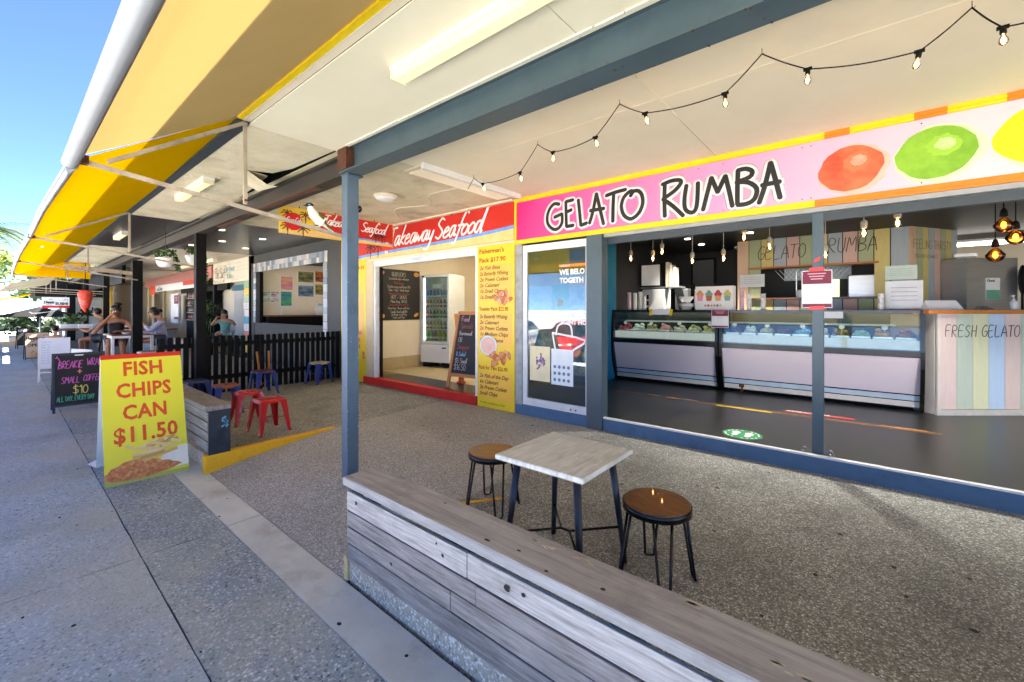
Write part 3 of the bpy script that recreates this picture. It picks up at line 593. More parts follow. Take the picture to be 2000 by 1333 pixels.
# bulb positions (x,y,z) either side of each hook
BP = {0:[None,(-3.49,3.62,3.03)],1:[(-2.78,3.44,2.97),(-2.27,3.30,3.02)],2:[(-1.76,3.18,2.99),(-1.30,3.11,3.03)],3:[(-.74,3.09,2.99),(-.29,3.14,3.01)],4:[(.21,3.26,2.98),(.52,3.28,2.99)],5:[(1.2,3.3,2.98),(1.7,3.3,2.98)]}
cb = MB(); cb.tube(sagline((-3.86,3.74,3.06),(-3.723,3.705,3.155),.0,4),.004,5)
for i,(hx,hy) in enumerate(hooks):
    h = (hx,hy,3.165); L_, R_ = BP[i]
    hk = MB(); hk.tube([(hx,hy,3.2),(hx,hy,3.17),(hx+.006,hy,3.16),(hx+.012,hy,3.168)],.002,5); hk.build('hook', M['black'], t)
    if L_: cb.tube(sagline(L_, h, .008, 6),.004,5)
    cb.tube(sagline(h, R_, .008, 6),.004,5)
    if i < 5: cb.tube(sagline(R_, BP[i+1][0], .02, 10),.004,5)
    for q in (L_, R_):
        if q: bulb(q,(random.uniform(-.25,.35),random.uniform(-.1,.2),-1),t)
cb.build('cable', M['black'], t)
# ================================================================ GELATO SHOP
YF = 4.94
shop = thing('gelato_shop', 'gelato shop interior with dark walls and ceiling behind the pink sign', 'shop', (0,8,0))
def P_(name, m, *boxes, parent=None, label=None, bev=0):
    b = MB()
    for a, c in boxes:
        (b.bbox(a, c, bev) if bev else b.box(a, c))
    return b.build(name, m, parent, label)
M['dwall'] = mat('charcoal_wall', '#34353a', '#2a2b2f', rough=.6, sc=1.5)
M['dceil2'] = mat('dark_shop_ceiling', '#3a3b3d', '#303133', rough=.5, sc=1)
P_('shop_floor', M['floor_g'], ((-4.0,5.02,.0),(7,14.4,.15)), parent=shop)
P_('ceiling', M['dceil2'], ((-4.0,5.02,3.0),(7,14.4,3.1)), parent=shop)
P_('back_wall', M['dwall'], ((-4.0,11.5,.15),(.6,11.6,3.0)), parent=shop)
P_('back_wall', M['cream'], ((.6,14.0,.15),(7,14.1,3.0)), parent=shop)
P_('side_wall', M['dwall'], ((-4.06,8.05,.15),(-3.98,11.5,3.0)), parent=shop)
P_('side_wall', M['cream'], ((7.0,5.0,.15),(7.1,14.1,3.0)), parent=shop)
P_('facade_wall', M['dwall'], ((-4.06,5.0,2.52),(8,5.06,3.3)), parent=shop)
mw = P_('mural_wall', M['mural'], ((-4.06,5.02,.15),(-3.975,8.05,3.0)), parent=shop)
# painted shapes on the mural
for (y,z,r1,r2,rot,c) in ((5.6,2.35,.10,.10,0,'#c22f5a'),(5.5,1.9,.22,.04,.5,'#e28aa0'),(5.9,1.7,.2,.035,-.6,'#d34a63'),(5.4,1.2,.13,.13,0,'#a13a8c'),(6.3,2.5,.25,.05,.9,'#f0b2a0'),(5.8,.7,.12,.1,0,'#c9315f'),(6.6,1.2,.3,.08,.3,'#3fb3c9'),(7.1,2.1,.2,.2,0,'#0d4a6b'),(5.3,2.7,.3,.06,1.1,'#e9c7c0')):
    b = MB(); p = [(math.cos(k/14*6.283)*r1*math.cos(rot)-math.sin(k/14*6.283)*r2*math.sin(rot), math.cos(k/14*6.283)*r1*math.sin(rot)+math.sin(k/14*6.283)*r2*math.cos(rot)) for k in range(14)]
    b.prism(p,(-3.9745,y,z),Y_,Z_,.002); b.build('painted_shape', mat('mural_'+c[1:],c,rough=.6), mw)
# step and sill
st = P_('front_step', M['slate2'], ((-4.08,4.94,-.03),(7,5.02,.150)), parent=shop, bev=.004)
P_('door_sill', M['alu_w'], ((-2.62,4.936,.1505),(7,4.99,.168)), parent=shop)
P_('sign_track', mat('grey_track','#9fa2a3',rough=.4), ((-2.62,4.95,2.475),(7,5.04,2.518)), parent=shop)
P_('recess_track', M['slate_d'], ((-2.62,5.045,2.40),(7,5.12,2.52)), parent=shop)
# facade posts
t = thing('shopfront_column', 'wide slate column between the glass door and the gelato counter opening', 'column', (-2.73,4.99,.15), 'slate shopfront columns')
P_('shaft', M['slate'], ((-2.845,4.90,-.02),(-2.62,5.06,2.515)), parent=t, bev=.004)
t = thing('shopfront_column', 'slim slate post standing inside the gelato opening with a maroon notice taped on', 'column', (-.385,5.07,.15), 'slate shopfront columns')
P_('shaft', M['slate'], ((-.43,5.03,.155),(-.34,5.12,2.6)), parent=t, bev=.003)
P_('base_plate', M['slate_d'], ((-.53,4.995,.151),(-.26,5.17,.165)), parent=t, bev=.004)
for dx in (-.5,-.29):
    for dy in (5.015,5.15):
        b = MB(); b.lathe((dx,dy,.165),[(.013,0),(.013,.012),(.006,.02)],6); b.build('bolt', M['alu'], t)
# notice: maroon header and foot
M['maroon'] = mat('maroon_print','#7c1f3c','#6d1a34',rough=.6)
M['redtape'] = mat('red_tape','#e0392f','#cf2d24',rough=.4)
M['bluep'] = mat('pale_blue_print','#b9cbe0',rough=.6)
def notice(name, label, o, u, w, h, parent=None, n_=(0,0,1), hd=.36):
    """sheet of paper at o (bottom left), along u, upwards n_"""
    o, u, v = Vector(o), Vector(u).normalized(), Vector(n_).normalized(); nn = u.cross(v)
    b = MB(); b.prism([(0,0),(w,0),(w,h),(0,h)], o, u, v, .002); s = b.build(name, M['paper'], parent)
    if parent is None: tag(s, label, 'notice')
    b = MB(); b.prism([(.006,h*(1-hd)),(w-.006,h*(1-hd)),(w-.006,h-.006),(.006,h-.006)], o+nn*.002, u, v, .0006); b.build('printed_band', M['maroon'], s)
    b = MB(); b.prism([(.006,.006),(w-.006,.006),(w-.006,h*.11),(.006,h*.11)], o+nn*.002, u, v, .0006); hb = b.build('printed_band', M['maroon'], s)
    b = MB()
    for i in range(3):
        z = h*(.9-.07*i); b.prism([(w*(.2+.05*i),z),(w*(.8-.05*i),z),(w*(.8-.05*i),z+h*.025),(w*(.2+.05*i),z+h*.025)], o+nn*.0027, u, v, .0005)
    for i in range(3):
        z = h*(.58-.04*i); b.prism([(w*.3,z),(w*.7,z),(w*.7,z+h*.008),(w*.3,z+h*.008)], o+nn*.002, u, v, .0005)
    b.build('printed_lines', mat('pink_print','#e9a9b4',rough=.6), s)
    return s
s = notice('notice','maroon and white check-in notice fixed with red tape to the slim post',(-.512,5.02,1.565),(1,0,0),.24,.36)
for z in (1.915,1.545):
    b = MB(); b.prism([(.06,0),(.18,.004),(.18,.04),(.06,.036)],(-.512,5.0165,z),X_,Z_,.001); b.build('tape', M['redtape'], s)
b = MB(); b.prism([(0,0),(.05,.02),(.06,.06),(.01,.035)],(-.42,5.0295,2.0),X_,Z_,.001); b.build('tape', M['redtape'], s)
# sign board ----------------------------------------------------
sg = thing('gelato_sign', 'long pink to white sign reading GELATO RUMBA with painted fruit', 'sign', (-1,4.93,2.52))
nseg = 44; x0 = -4.075; x1 = 5.5
def pinkat(x):
    stops = [(-4.075,(.90,.10,.47)),(-3.2,(.91,.33,.60)),(-2.2,(.90,.47,.67)),(-1.2,(.88,.58,.74)),(-.3,(.83,.68,.77)),(.6,(.80,.76,.79)),(6,(.80,.79,.80))]
    for (a, ca), (b_, cb_) in zip(stops[:-1], stops[1:]):
        if a <= x <= b_:
            f = (x-a)/(b_-a); return tuple(ca[i]+(cb_[i]-ca[i])*f for i in range(3))
    return stops[-1][1]
m = bpy.data.materials.new('pink_gradient_print'); m.use_nodes = True; n_ = m.node_tree.nodes; l_ = m.node_tree.links
b_ = n_['Principled BSDF']; b_.inputs['Roughness'].default_value = .35
tc = n_.new('ShaderNodeTexCoord'); sx = n_.new('ShaderNodeSeparateXYZ'); mr = n_.new('ShaderNodeMapRange'); cr = n_.new('ShaderNodeValToRGB')
l_.new(tc.outputs['Object'], sx.inputs[0]); l_.new(sx.outputs[0], mr.inputs[0]); mr.inputs['From Min'].default_value = -4.075+1; mr.inputs['From Max'].default_value = 2+1
l_.new(mr.outputs[0], cr.inputs[0]); E_ = cr.color_ramp.elements
ks = [-4.075,-3.2,-2.2,-1.2,-.3,.6,2]
while len(E_) < len(ks): E_.new(.5)
for i, x in enumerate(ks): E_[i].position = (x+4.075)/6.075; E_[i].color = lin(pinkat(x))
l_.new(cr.outputs[0], b_.inputs['Base Color'])
P_('panel', m, ((x0,4.935,2.58),(x1,4.948,3.14)), parent=sg)
def border(z0, z1, spans_):
    for a, c, k in spans_:
        b = MB(); b.box((a,4.915,z0),(c-.001,4.95,z1)); b.box((a,4.905,z0+(z1-z0)*.35),(c-.001,4.9155,z0+(z1-z0)*.60))
        b.build('border', M[k], sg)
border(3.14,3.21,[(x0,-.326,'yellow'),(-.326,-.139,'orange'),(-.139,.284,'yellow'),(.284,.482,'orange'),(.482,.80,'yellow'),(.80,1.1,'orange'),(1.1,1.5,'yellow'),(1.5,1.8,'orange'),(1.8,5.5,'yellow')])
border(2.518,2.58,[(x0,-.40,'yellow'),(-.40,2.2,'orange'),(2.2,5.5,'yellow')])
P_('border', M['yellow'], ((x0-.006,4.916,2.519),(x0+.03,4.95,3.209)), parent=sg)
GR = {'G':[[(-3.284,3.002),(-3.369,3.021),(-3.445,2.965),(-3.489,2.864),(-3.478,2.754),(-3.391,2.672),(-3.306,2.67),(-3.242,2.741),(-3.242,2.864)],[(-3.242,2.864),(-3.369,2.834)]],'E':[[(-3.062,3.027),(-3.18,3.02)],[(-3.18,3.02),(-3.176,2.854),(-3.17,2.68)],[(-3.17,2.68),(-3.058,2.683)],[(-3.176,2.875),(-3.089,2.897)]],'L':[[(-2.983,3.014),(-2.963,2.841),(-2.945,2.668)],[(-2.945,2.668),(-2.853,2.687)]],'A':[[(-2.815,2.677),(-2.768,2.812),(-2.712,3.048)],[(-2.712,3.048),(-2.657,2.828),(-2.611,2.642)],[(-2.805,2.842),(-2.602,2.841)]],'T':[[(-2.575,2.998),(-2.443,3.02),(-2.306,3.03)],[(-2.469,3.009),(-2.478,2.834),(-2.481,2.658)]],'O':[[(-2.248,2.939),(-2.215,2.987),(-2.256,2.995),(-2.332,2.937),(-2.366,2.832),(-2.332,2.716),(-2.24,2.657),(-2.142,2.712),(-2.091,2.82),(-2.102,2.929),(-2.15,2.986),(-2.207,2.991)]],'R':[[(-1.854,3.005),(-1.744,3.028),(-1.657,3.018),(-1.643,2.979),(-1.715,2.905),(-1.847,2.833)],[(-1.847,2.833),(-1.729,2.733),(-1.615,2.607)],[(-1.824,3.006),(-1.829,2.822),(-1.824,2.629)]],'U':[[(-1.58,2.946),(-1.601,2.799),(-1.594,2.683),(-1.538,2.632),(-1.484,2.652),(-1.463,2.762),(-1.457,2.95)]],'M':[[(-1.403,2.64),(-1.37,2.774),(-1.318,2.979)],[(-1.318,2.979),(-1.254,2.809)],[(-1.254,2.809),(-1.178,2.971)],[(-1.178,2.971),(-1.141,2.802),(-1.11,2.636)]],'B':[[(-1.062,3.001),(-.984,3.005),(-.926,2.966),(-.949,2.912),(-1.074,2.881)],[(-1.074,2.881),(-.961,2.859),(-.885,2.782),(-.903,2.682),(-.972,2.641),(-1.062,2.642)],[(-1.056,3.0),(-1.062,2.828),(-1.062,2.648)]],'A2':[[(-.863,2.63),(-.812,2.795),(-.762,3.021)],[(-.762,3.021),(-.723,2.854),(-.68,2.651)],[(-.84,2.806),(-.68,2.814)]]}
wb = MB()
for k, v in GR.items(): strokes(wb, v, .058, (0,4.9335,0), X_, Z_, flat=.03, n=8)
wb.build('letter_outline', mat('white_vinyl','#dcdadc','#d3d1d4',rough=.4), sg)
for k, v in GR.items():
    b = MB(); strokes(b, v, .0235, (0,4.9318,0), X_, Z_, flat=.06, n=8); b.build('letter', mat('black_vinyl','#262626','#1f1f1f',rough=.45), sg)
def ell_(cx, cz, rx, rz, rot=0, n=14):
    return [(cx+math.cos(k/n*6.283)*rx*math.cos(rot)-math.sin(k/n*6.283)*rz*math.sin(rot), cz+math.cos(k/n*6.283)*rx*math.sin(rot)+math.sin(k/n*6.283)*rz*math.cos(rot)) for k in range(n)]
def fruit(cx, cz, rx, rz, ca, cb_, ch, rot, nm):
    random.seed(int(cx*100)+5)
    def outline(s_, j, n=26):
        o_ = []
        for k in range(n):
            t = 2*math.pi*k/n; r = s_*(1+random.uniform(-j,j)); x = math.cos(t)*rx*r*(1.06 if abs(math.cos(t))>.97 else 1); z = math.sin(t)*rz*r
            o_.append((x*math.cos(rot)-z*math.sin(rot), x*math.sin(rot)+z*math.cos(rot)))
        return o_
    b = MB(); b.prism(outline(1.10,.05),(cx+.02,4.9345,cz-.012),X_,Z_,.0005); b.build('watercolour_edge', mat(nm+'_wash',ch,rough=.5,sc=9), sg)
    b = MB(); b.prism(outline(1,.02),(cx,4.9338,cz),X_,Z_,.0005); b.build('painted_fruit', mat(nm,ca,cb_,rough=.4,sc=3.5,amt=.35), sg)
    for (dx,dz,s_,kk) in ((.05,.05,.42,1),(.06,.06,.24,2)):
        b = MB(); b.prism([(x*1,z) for x,z in outline(s_,.12)],(cx+dx,4.9332-.0004*kk,cz+dz),X_,Z_,.0003); b.build('painted_highlight', mat(nm+'_light%d'%kk,ch if kk==2 else ca,ca,rough=.4,sc=7,amt=.6), sg)
    pass
fruit(-.14,2.83,.225,.205,(.84,.44,.28),(.72,.25,.16),(.90,.72,.65),.2,'red_fruit_print'); fruit(.41,2.845,.235,.215,(.58,.76,.22),(.42,.62,.12),(.82,.89,.70),.15,'lime_print'); fruit(1.0,2.86,.26,.22,'#f2e616','#e0cf08','#f6f0b0',.1,'lemon_print'); fruit(1.7,2.86,.26,.22,'#e98a2a','#d8741c','#f3cfa8',.1,'orange_fruit_print')
random.seed(11)
b = MB()
for x in (-3.3,-2.2,-1.45,-1.2,-.5,-.43,.33,1.3): 
    for z in (3.105,2.61): b.lathe((x,4.934,z),[(.006,0),(.004,.003)],6,axis=(0,-1,0))
b.build('screw', M['void'], sg)

# glass door -------------------------------------------------------
dr = thing('glass_door', 'white framed glass door covered in posters left of the slate column', 'door', (-3.43,4.96,.15))
P_('frame', M['alu_w'], ((-3.94,4.945,.1),(-3.86,5.01,2.49)),((-2.88,4.945,.1),(-2.846,5.01,2.49)),((-3.86,4.945,2.39),(-2.88,5.01,2.49)),((-3.86,4.945,.1005),(-2.88,5.01,.255)), parent=dr)
P_('jamb', mat('worn_grey_jamb','#a9abaa','#8d8f8e',rough=.6,sc=9,dirt='#4c4a46',damt=.6,dsc=8), ((-4.07,4.93,-.01),(-3.945,5.02,2.515)), parent=dr)
P_('threshold', M['slate2'], ((-4.07,4.925,-.03),(-2.85,4.9395,.14)), parent=dr)
P_('pane', M['glass_r'], ((-3.86,4.9622,.255),(-2.88,4.9630,2.39)), parent=dr)
P_('door_backing', mat('dim_blue_interior','#27506b','#1b3a50',rough=.5,sc=2), ((-3.86,4.99,.255),(-2.88,4.998,.70)), parent=dr)
for x in (-3.11,-3.03):
    b = MB(); b.lathe((x,4.944,.19),[(.012,0),(.012,.004)],8,axis=(0,-1,0)); b.build('screw', M['void'], dr)
# posters on/behind glass
yb = 4.968
def sheet(name, x, z, w, h, c, c2, sc=6, y=yb, par=dr, amt=.4):
    b = MB(); b.prism([(0,0),(w,0),(w,h),(0,h)],(x,y,z),X_,Z_,.0015); return b.build(name, mat(name+'_'+c[1:],c,c2,rough=.6,sc=sc,amt=amt), par)
sheet('poster', -3.855,1.86,.97,.53,'#c9a54e','#a3a266',5,amt=.25)
sheet('poster', -3.855,1.36,.97,.498,'#b3c4ce','#7d98a8',5,amt=.2)
sheet('poster', -3.855,.66,.97,.698,'#aebbc6','#6f8798',4,amt=.25)
sheet('poster_green', -3.42,1.47,.27,.43,'#6fae8c','#4f9a76',8,y=yb-.003)
b = MB(); b.lathe((-3.29,4.9632,1.64),[(.05,0),(.05,.001)],18,axis=(0,-1,0)); b.build('white_disc', M['paper'], dr)
sheet('poster_pale', -3.82,1.45,.38,.43,'#cfd9da','#a7c2c9',9,y=yb-.003)
sheet('poster_red_drink', -3.42,.93,.36,.42,'#e7b6b0','#d98880',6,y=yb-.003,amt=.3)
sheet('poster_cream', -3.82,.52,.36,.5,'#e6dcb6','#d9cba0',6,y=yb-.006)
sheet('poster_white', -3.44,.50,.36,.5,'#e8ecef','#d7dfe4',6,y=yb-.006)
sheet('sticker_blue', -3.14,2.18,.25,.19,'#4f86b8','#3f74a6',8,y=yb-.003)
b = MB()
for k in range(26):
    a = random.uniform(0,6.28); r = random.uniform(.02,.11)
    b.lathe((-3.64+math.cos(a)*r*.7,4.9595,.78+math.sin(a)*r*1.3),[(random.uniform(.01,.022),0),(.01,.0008)],9,axis=(0,-1,0))
b.build('octopus_print', mat('purple_print','#a06aa8','#7d4a8c',rough=.6,sc=30), dr)
b = MB()
for i in range(4):
    for j in range(3): b.lathe((-3.38+i*.075,4.9595,.57+j*.09),[(.024,0),(.018,.0008)],9,axis=(0,-1,0))
b.build('icon_print', mat('blue_grey_print','#6c8fa8','#4f7088',rough=.6), dr)
yt = 4.9625; M['whitet'] = mat('white_lettering','#f2f2f0','#ebebe9',rough=.5)
text('WE BELO', .10, M['whitet'], (-3.30,yt-.001,2.03), X_, Z_, dr, bold=.004, wid=.95)
text('TOGETH', .10, M['whitet'], (-3.30,yt-.001,1.915), X_, Z_, dr, bold=.004, wid=.95)
text('SANDSTO', .085, M['whitet'], (-3.28,yt-.001,1.44), X_, Z_, dr, bold=.003)
text('POINT HO', .085, M['whitet'], (-3.28,yt-.001,1.345), X_, Z_, dr, bold=.003)
b = MB(); b.prism([(0,0),(.43,.0),(.43,.035),(0,.035)],(-3.31,yt,2.135),X_,Z_,.0008); b.build('title_band', M['orange'], dr)
text('SATURDAY', .03, M['whitet'], (-3.28,yt-.002,2.14), X_, Z_, dr)
for q in range(26):
    px_ = random.uniform(-3.8,-2.95); pz_ = random.uniform(.62,2.3); b = MB(); b.prism(ell_(0,0,random.uniform(.02,.09),random.uniform(.01,.05),random.uniform(-1,1),9),(px_,4.9658-.00004*q,pz_),X_,Z_,.00003)
    b.build('printed_patch', mat('patch_%d'%(q%5),['#c9d6db','#8aa3b0','#d9c48a','#b9cfc0','#7f8f99'][q%5],rough=.5,sc=20), dr)
# white bag drawing on glass
b = MB(); strokes(b, [[(-3.42,1.22),(-2.90,1.14),(-3.08,1.0),(-3.12,.93),(-3.34,.93),(-3.42,1.22)],[(-3.36,1.2),(-3.33,1.32),(-3.22,1.36),(-3.12,1.32),(-3.10,1.18)]],.016,(0,yt,0),X_,Z_,flat=.08); b.build('painted_outline', M['whitet'], dr)

# display cases ----------------------------------------------------
M['lilac'] = mat('pale_lilac_panel',(.88,.82,.83),(.85,.79,.80),rough=.28,sc=1.5)
M['trim'] = mat('cream_trim','#d8d2c9','#c9c2b8',rough=.35,sc=5)
def case(x0, x1, label, cols, first):
    t = thing('display_case', label, 'display case', ((x0+x1)/2,8.3,.15), 'gelato display cases')
    yfb, yft = 7.98, 7.86
    def slope(za, zb, ya, yb_, m, nm, th=.02):
        b = MB(); b.add([(x0+.03,ya,za),(x1-.03,ya,za),(x1-.03,yb_,zb),(x0+.03,yb_,zb),(x0+.03,ya+th,za),(x1-.03,ya+th,za),(x1-.03,yb_+th,zb),(x0+.03,yb_+th,zb)],
            [(0,1,2,3),(7,6,5,4),(0,4,5,1),(1,5,6,2),(2,6,7,3),(3,7,4,0)]); return b.build(nm, m, t)
    slope(.39,.90,7.985,7.85,M['lilac'],'front_panel')
    slope(.30,.37,8.0,7.985,mat('pale_blue_trim','#c3d3e0',rough=.3),'trim'); slope(.21,.285,8.01,8.0,M['trim'],'trim')
    P_('body', M['blk_gloss'], ((x0+.03,8.02,.20),(x1-.03,8.75,.90)), parent=t)
    P_('plinth', M['void'], ((x0+.1,8.1,.152),(x1-.1,8.7,.199)), parent=t)
    slope(.905,.985,7.845,7.845,M['blk_gloss'],'ledge',.10)
    slope(.986,1.50,7.852,7.90,M['glass'],'front_glass',.006)
    P_('top_shelf', M['blk_gloss'], ((x0+.02,7.87,1.515),(x1-.02,8.45,1.54)), parent=t)
    P_('front_rail', M['blk_gloss'], ((x0+.02,7.86,1.495),(x1-.02,7.90,1.5145)), parent=t)
    P_('lamp_strip', mat('case_lamp','#ffffff',emit='#fff6e6',es=1.8), ((x0+.1,7.93,1.500),(x1-.1,7.945,1.5135)), parent=t)
    for x in (x0, x1-.045):
        b = MB(); b.prism([(7.995,.16),(8.75,.16),(8.75,1.0),(8.45,1.545),(7.855,1.545),(7.83,1.2),(7.815,.98),(7.825,.75),(7.87,.5),(7.94,.3)],(x,0,0),Y_,Z_,.045); b.build('end_panel', M['blk_gloss'], t)
    P_('inner_tray', M['stainless'], ((x0+.04,7.96,.99),(x1-.04,8.5,1.02)), parent=t)
    P_('glow_riser', mat('glowing_white_riser','#f2f6f8',rough=.4,emit='#fff8ee',es=.03), ((x0+.05,7.90,1.0),(x1-.05,7.91,1.13)), parent=t)  # glow put into the riser to give the look of lit trays
    P_('dark_case_back', mat('painted_case_shade','#3c3f3a','#2c2e2b',rough=.3,sc=3), ((x0+.05,8.47,1.03),(x1-.05,8.49,1.51)), parent=t)  # dark sheet added to paint in the dim case interior
    P_('back_shelf', M['alu_w'], ((x0+.04,8.40,1.30),(x1-.04,8.46,1.33)), parent=t)
    nn = len(cols); w = (x1-x0-.12)/nn
    for i, (c, nm) in enumerate(cols):
        cx = x0+.06+w*(i+.5)
        tb = thing('gelato_tub', f'{nm} gelato heaped in a steel tub, {first} display case', 'gelato tub', (cx,8.12,1.13), 'gelato tubs in the display cases')
        P_('tub', M['stainless'], ((cx-w*.46,7.97,1.05),(cx+w*.46,8.28,1.16)), parent=tb, bev=.006)
        b = MB(); mm = mat('gelato_'+c[1:],c,None,rough=.45,sc=25,bump=.5)
        b.blob((cx,8.12,1.165),(w*.44,.14,random.uniform(.05,.09)),12,7,.10)
        for _ in range(3): b.blob((cx+random.uniform(-.34,.34)*w,8.10+random.uniform(-.08,.08),1.225+random.uniform(-.03,.03)),(w*.16,.05,.035),9,6,.22)
        b.build('gelato', mm, tb)
        if i % 2 == 0:
            b = MB(); b.lathe((cx+.02,8.02,1.29),[(.035,0),(.035,.003)],14,axis=(0,-1,.2)); b.bar((cx+.02,8.02,1.16),(cx+.02,8.025,1.26),.004); b.build('flavour_tag', M['paper'], tb)
    return t
case(-3.97,-1.99,'left gelato display case with pale lilac front and black frame',[('#d8505a','strawberry red'),('#dff0e2','white mint swirl'),('#c9c48a','pistachio cream'),('#e3a9a6','pale pink'),('#e9e2c8','vanilla'),('#cfd8a0','pale lime'),('#d9cf7c','banana yellow')],'left')
case(-1.97,.56,'right gelato display case with pale lilac front, rust stain on its trim',[('#5a3a26','chocolate'),('#dfe3df','coconut white'),('#d6c98a','honeycomb'),('#7a4c2c','caramel brown'),('#8fc4e0','bubblegum blue'),('#e8ddd0','cookies and cream'),('#b9a06a','nut brown'),('#a8d0b0','mint green'),('#d9a63a','mango'),('#c98a5a','salted toffee')],'right')
b = MB(); b.box((-1.70,8.0,.24),(-1.62,8.009,.39)); b.box((-1.67,8.004,.15),(-1.64,8.02,.24)); tag(b.build('rust_stain', M['rust']), 'brown rust streak at the foot of the right display case', 'stain')
# things on the cases
def cups(x, y, z, r, h, c, label, n_=None):
    b = MB(); pr = [(r*.78,0)]; k = max(3,int(h/.035))
    for i in range(k): zz = h*(i+1)/k; pr += [(r*.92,zz-.012),(r,zz-.004),(r,zz-.001),(r*.86,zz)]
    b.lathe((x,y,z),pr,14); return tag(b.build('paper_cups', mat('cup_'+c[1:],c,rough=.6)), label, 'cups', 'stacks of paper cups on the counter')
for x, c, h, l in ((-3.72,'#dcb9bf',.35,'tall pink stack of paper cups, far left on the display case'),(-3.60,'#e8e4d8',.34,'cream stack of paper cups between the pink and white stacks'),(-3.49,'#e9e9e6',.36,'white stack of paper cups beside the cream stack at far left'),(-3.41,'#dedcd6',.27,'short off-white cup stack, fourth from the left end of the case'),
    (-2.42,'#e9e7e2',.38,'white paper cup stack standing behind the white bowls'),(-1.68,'#dcb3c0',.34,'pink paper cup stack right of the gelato cup box'),(-1.57,'#ebe9e3',.27,'short white cup stack right of the pink one'),(-1.36,'#eae8e4',.27,'lone white cup stack in front of the pastel wall opening'),(.12,'#ecebe7',.24,'white cup stack beside the white notice on the right case')):
    cups(x, 8.12, 1.54, .04, h, c, l)
def bowls(x, y, z, n, label):
    b = MB()
    for i in range(n): b.lathe((x,y,z+i*.018),[(.07,0),(.13,.075),(.138,.078),(.13,.083),(.068,.008)],20,sy=.7)
    return tag(b.build('bowls', M['white']), label, 'bowls')
bowls(-2.60,8.1,1.54,3,'white takeaway bowls stacked on the left display case, lower pile'); bowls(-2.60,8.1,1.685,2,'smaller white bowls sitting on the lower pile')
t = thing('cup_box', 'printed box showing gelato cups and fruit on the left display case', 'box', (-2.1,8.15,1.54))
P_('carton', M['paper'], ((-2.42,8.05,1.54),(-1.80,8.25,1.96)), parent=t, bev=.003)
cols = ['#e38fb0','#b5651d','#e7a66a','#7fae9a','#c9474a','#d7c26a']
for i in range(4):
    x = -2.34+i*.15; b = MB(); b.prism([(-.04,0),(.04,0),(.055,.1),(-.055,.1)],(x,8.0485,1.70),X_,Z_,.001); b.build('printed_cup', mat('print_'+cols[i%6][1:],cols[i%6],rough=.5), t)
    b = MB()
    for dx, dz, r in ((-.03,.12,.035),(.03,.12,.035),(0,.16,.035)): b.lathe((x+dx,8.048,1.70+dz),[(r,0),(r*.9,.001)],12,axis=(0,-1,0))
    b.build('printed_scoops', mat('print_'+cols[(i+2)%6][1:],cols[(i+2)%6],rough=.5), t)
b = MB()
for i,(c) in enumerate(cols): 
    bb = MB(); bb.lathe((-2.25+i*.05,8.048,1.62),[(.022,0),(.02,.001)],10,axis=(0,-1,0)); bb.build('printed_fruit', mat('print_'+c[1:],c,rough=.5), t)
notice('notice','maroon topped notice hanging on the joint between the display cases',(-2.09,7.835,1.24),(1,0,0),.27,.31)
s = sheet('sign_card',-3.16,1.455,.36,.10,'#eceef0','#e3e6e9',5,y=7.845,par=None); tag(s,'small white card held with yellow tape on the left display case','card')
for x in (-3.20,-2.82):
    b = MB(); b.prism([(0,-.02),(.05,-.02),(.07,.09),(.02,.1)],(x,7.841,1.46),X_,Z_,.001); b.build('tape', M['yellow'], s)
s = sheet('price_card',-.60,1.42,.30,.10,'#e3e5e6','#d8dadb',5,y=7.845,par=None); tag(s,'white card on the right display case behind the slim post','card')
# left corner clutter
t = thing('shelf_rack', 'black shelf with paper files in the back left corner of the gelato shop', 'shelf', (-3.6,9.4,1.5))
P_('shelf', M['alu'], ((-4.0,9.3,2.02),(-3.1,9.6,2.05)), parent=t); P_('cabinet', M['white'], ((-3.95,9.3,1.4),(-3.45,9.7,2.0)), parent=t, bev=.01)
for i in range(3): P_('vent_slot', M['void'], ((-3.85,9.295,1.5+i*.14),(-3.80,9.3,1.6+i*.14)), parent=t)
t = thing('clipboard', 'tilted white paper in a black clip frame above the cup stacks', 'clipboard', (-3.75,9.1,2.05))
P_('frame', M['black'], ((-3.95,9.2,2.05),(-3.48,9.23,2.55)), parent=t); P_('paper', M['paper'], ((-3.92,9.19,2.08),(-3.51,9.199,2.53)), parent=t)
for i, x in enumerate((-3.42,-3.34,-3.27)):
    b = MB(); b.box((x,9.3,2.05),(x+.06,9.5,2.58-.06*i)); tag(b.build('file_box', mat('cardboard_pale','#cfc3ad',rough=.8)), ['tallest pale file standing next to the clip frame','middle pale file on the corner shelf','shortest pale file on the corner shelf'][i], 'file')
t = thing('wall_board', 'dark framed menu board on the charcoal back wall', 'board', (-3.1,11.45,2.3))
P_('frame', M['blk_gloss'], ((-3.55,11.44,1.9),(-2.95,11.49,2.85)), parent=t); P_('sheet', mat('grey_glass_sheet','#5c5d60',rough=.15), ((-3.5,11.43,1.95),(-3.0,11.4395,2.8)), parent=t)
t = thing('coffee_grinder', 'steel and black machine behind the left display case', 'machine', (-3.1,9.6,1.3))
P_('body', M['stainless'], ((-3.28,9.5,1.55),(-3.02,9.75,2.0)), parent=t, bev=.01); P_('head', M['black'], ((-3.35,9.45,1.3),(-2.9,9.8,1.545)), parent=t, bev=.01); P_('spout', M['black'], ((-3.2,9.42,1.6),(-3.1,9.49,1.85)), parent=t)
t = thing('till_screen', 'grey tilted till screen behind the left display case', 'screen', (-2.75,8.7,1.54))
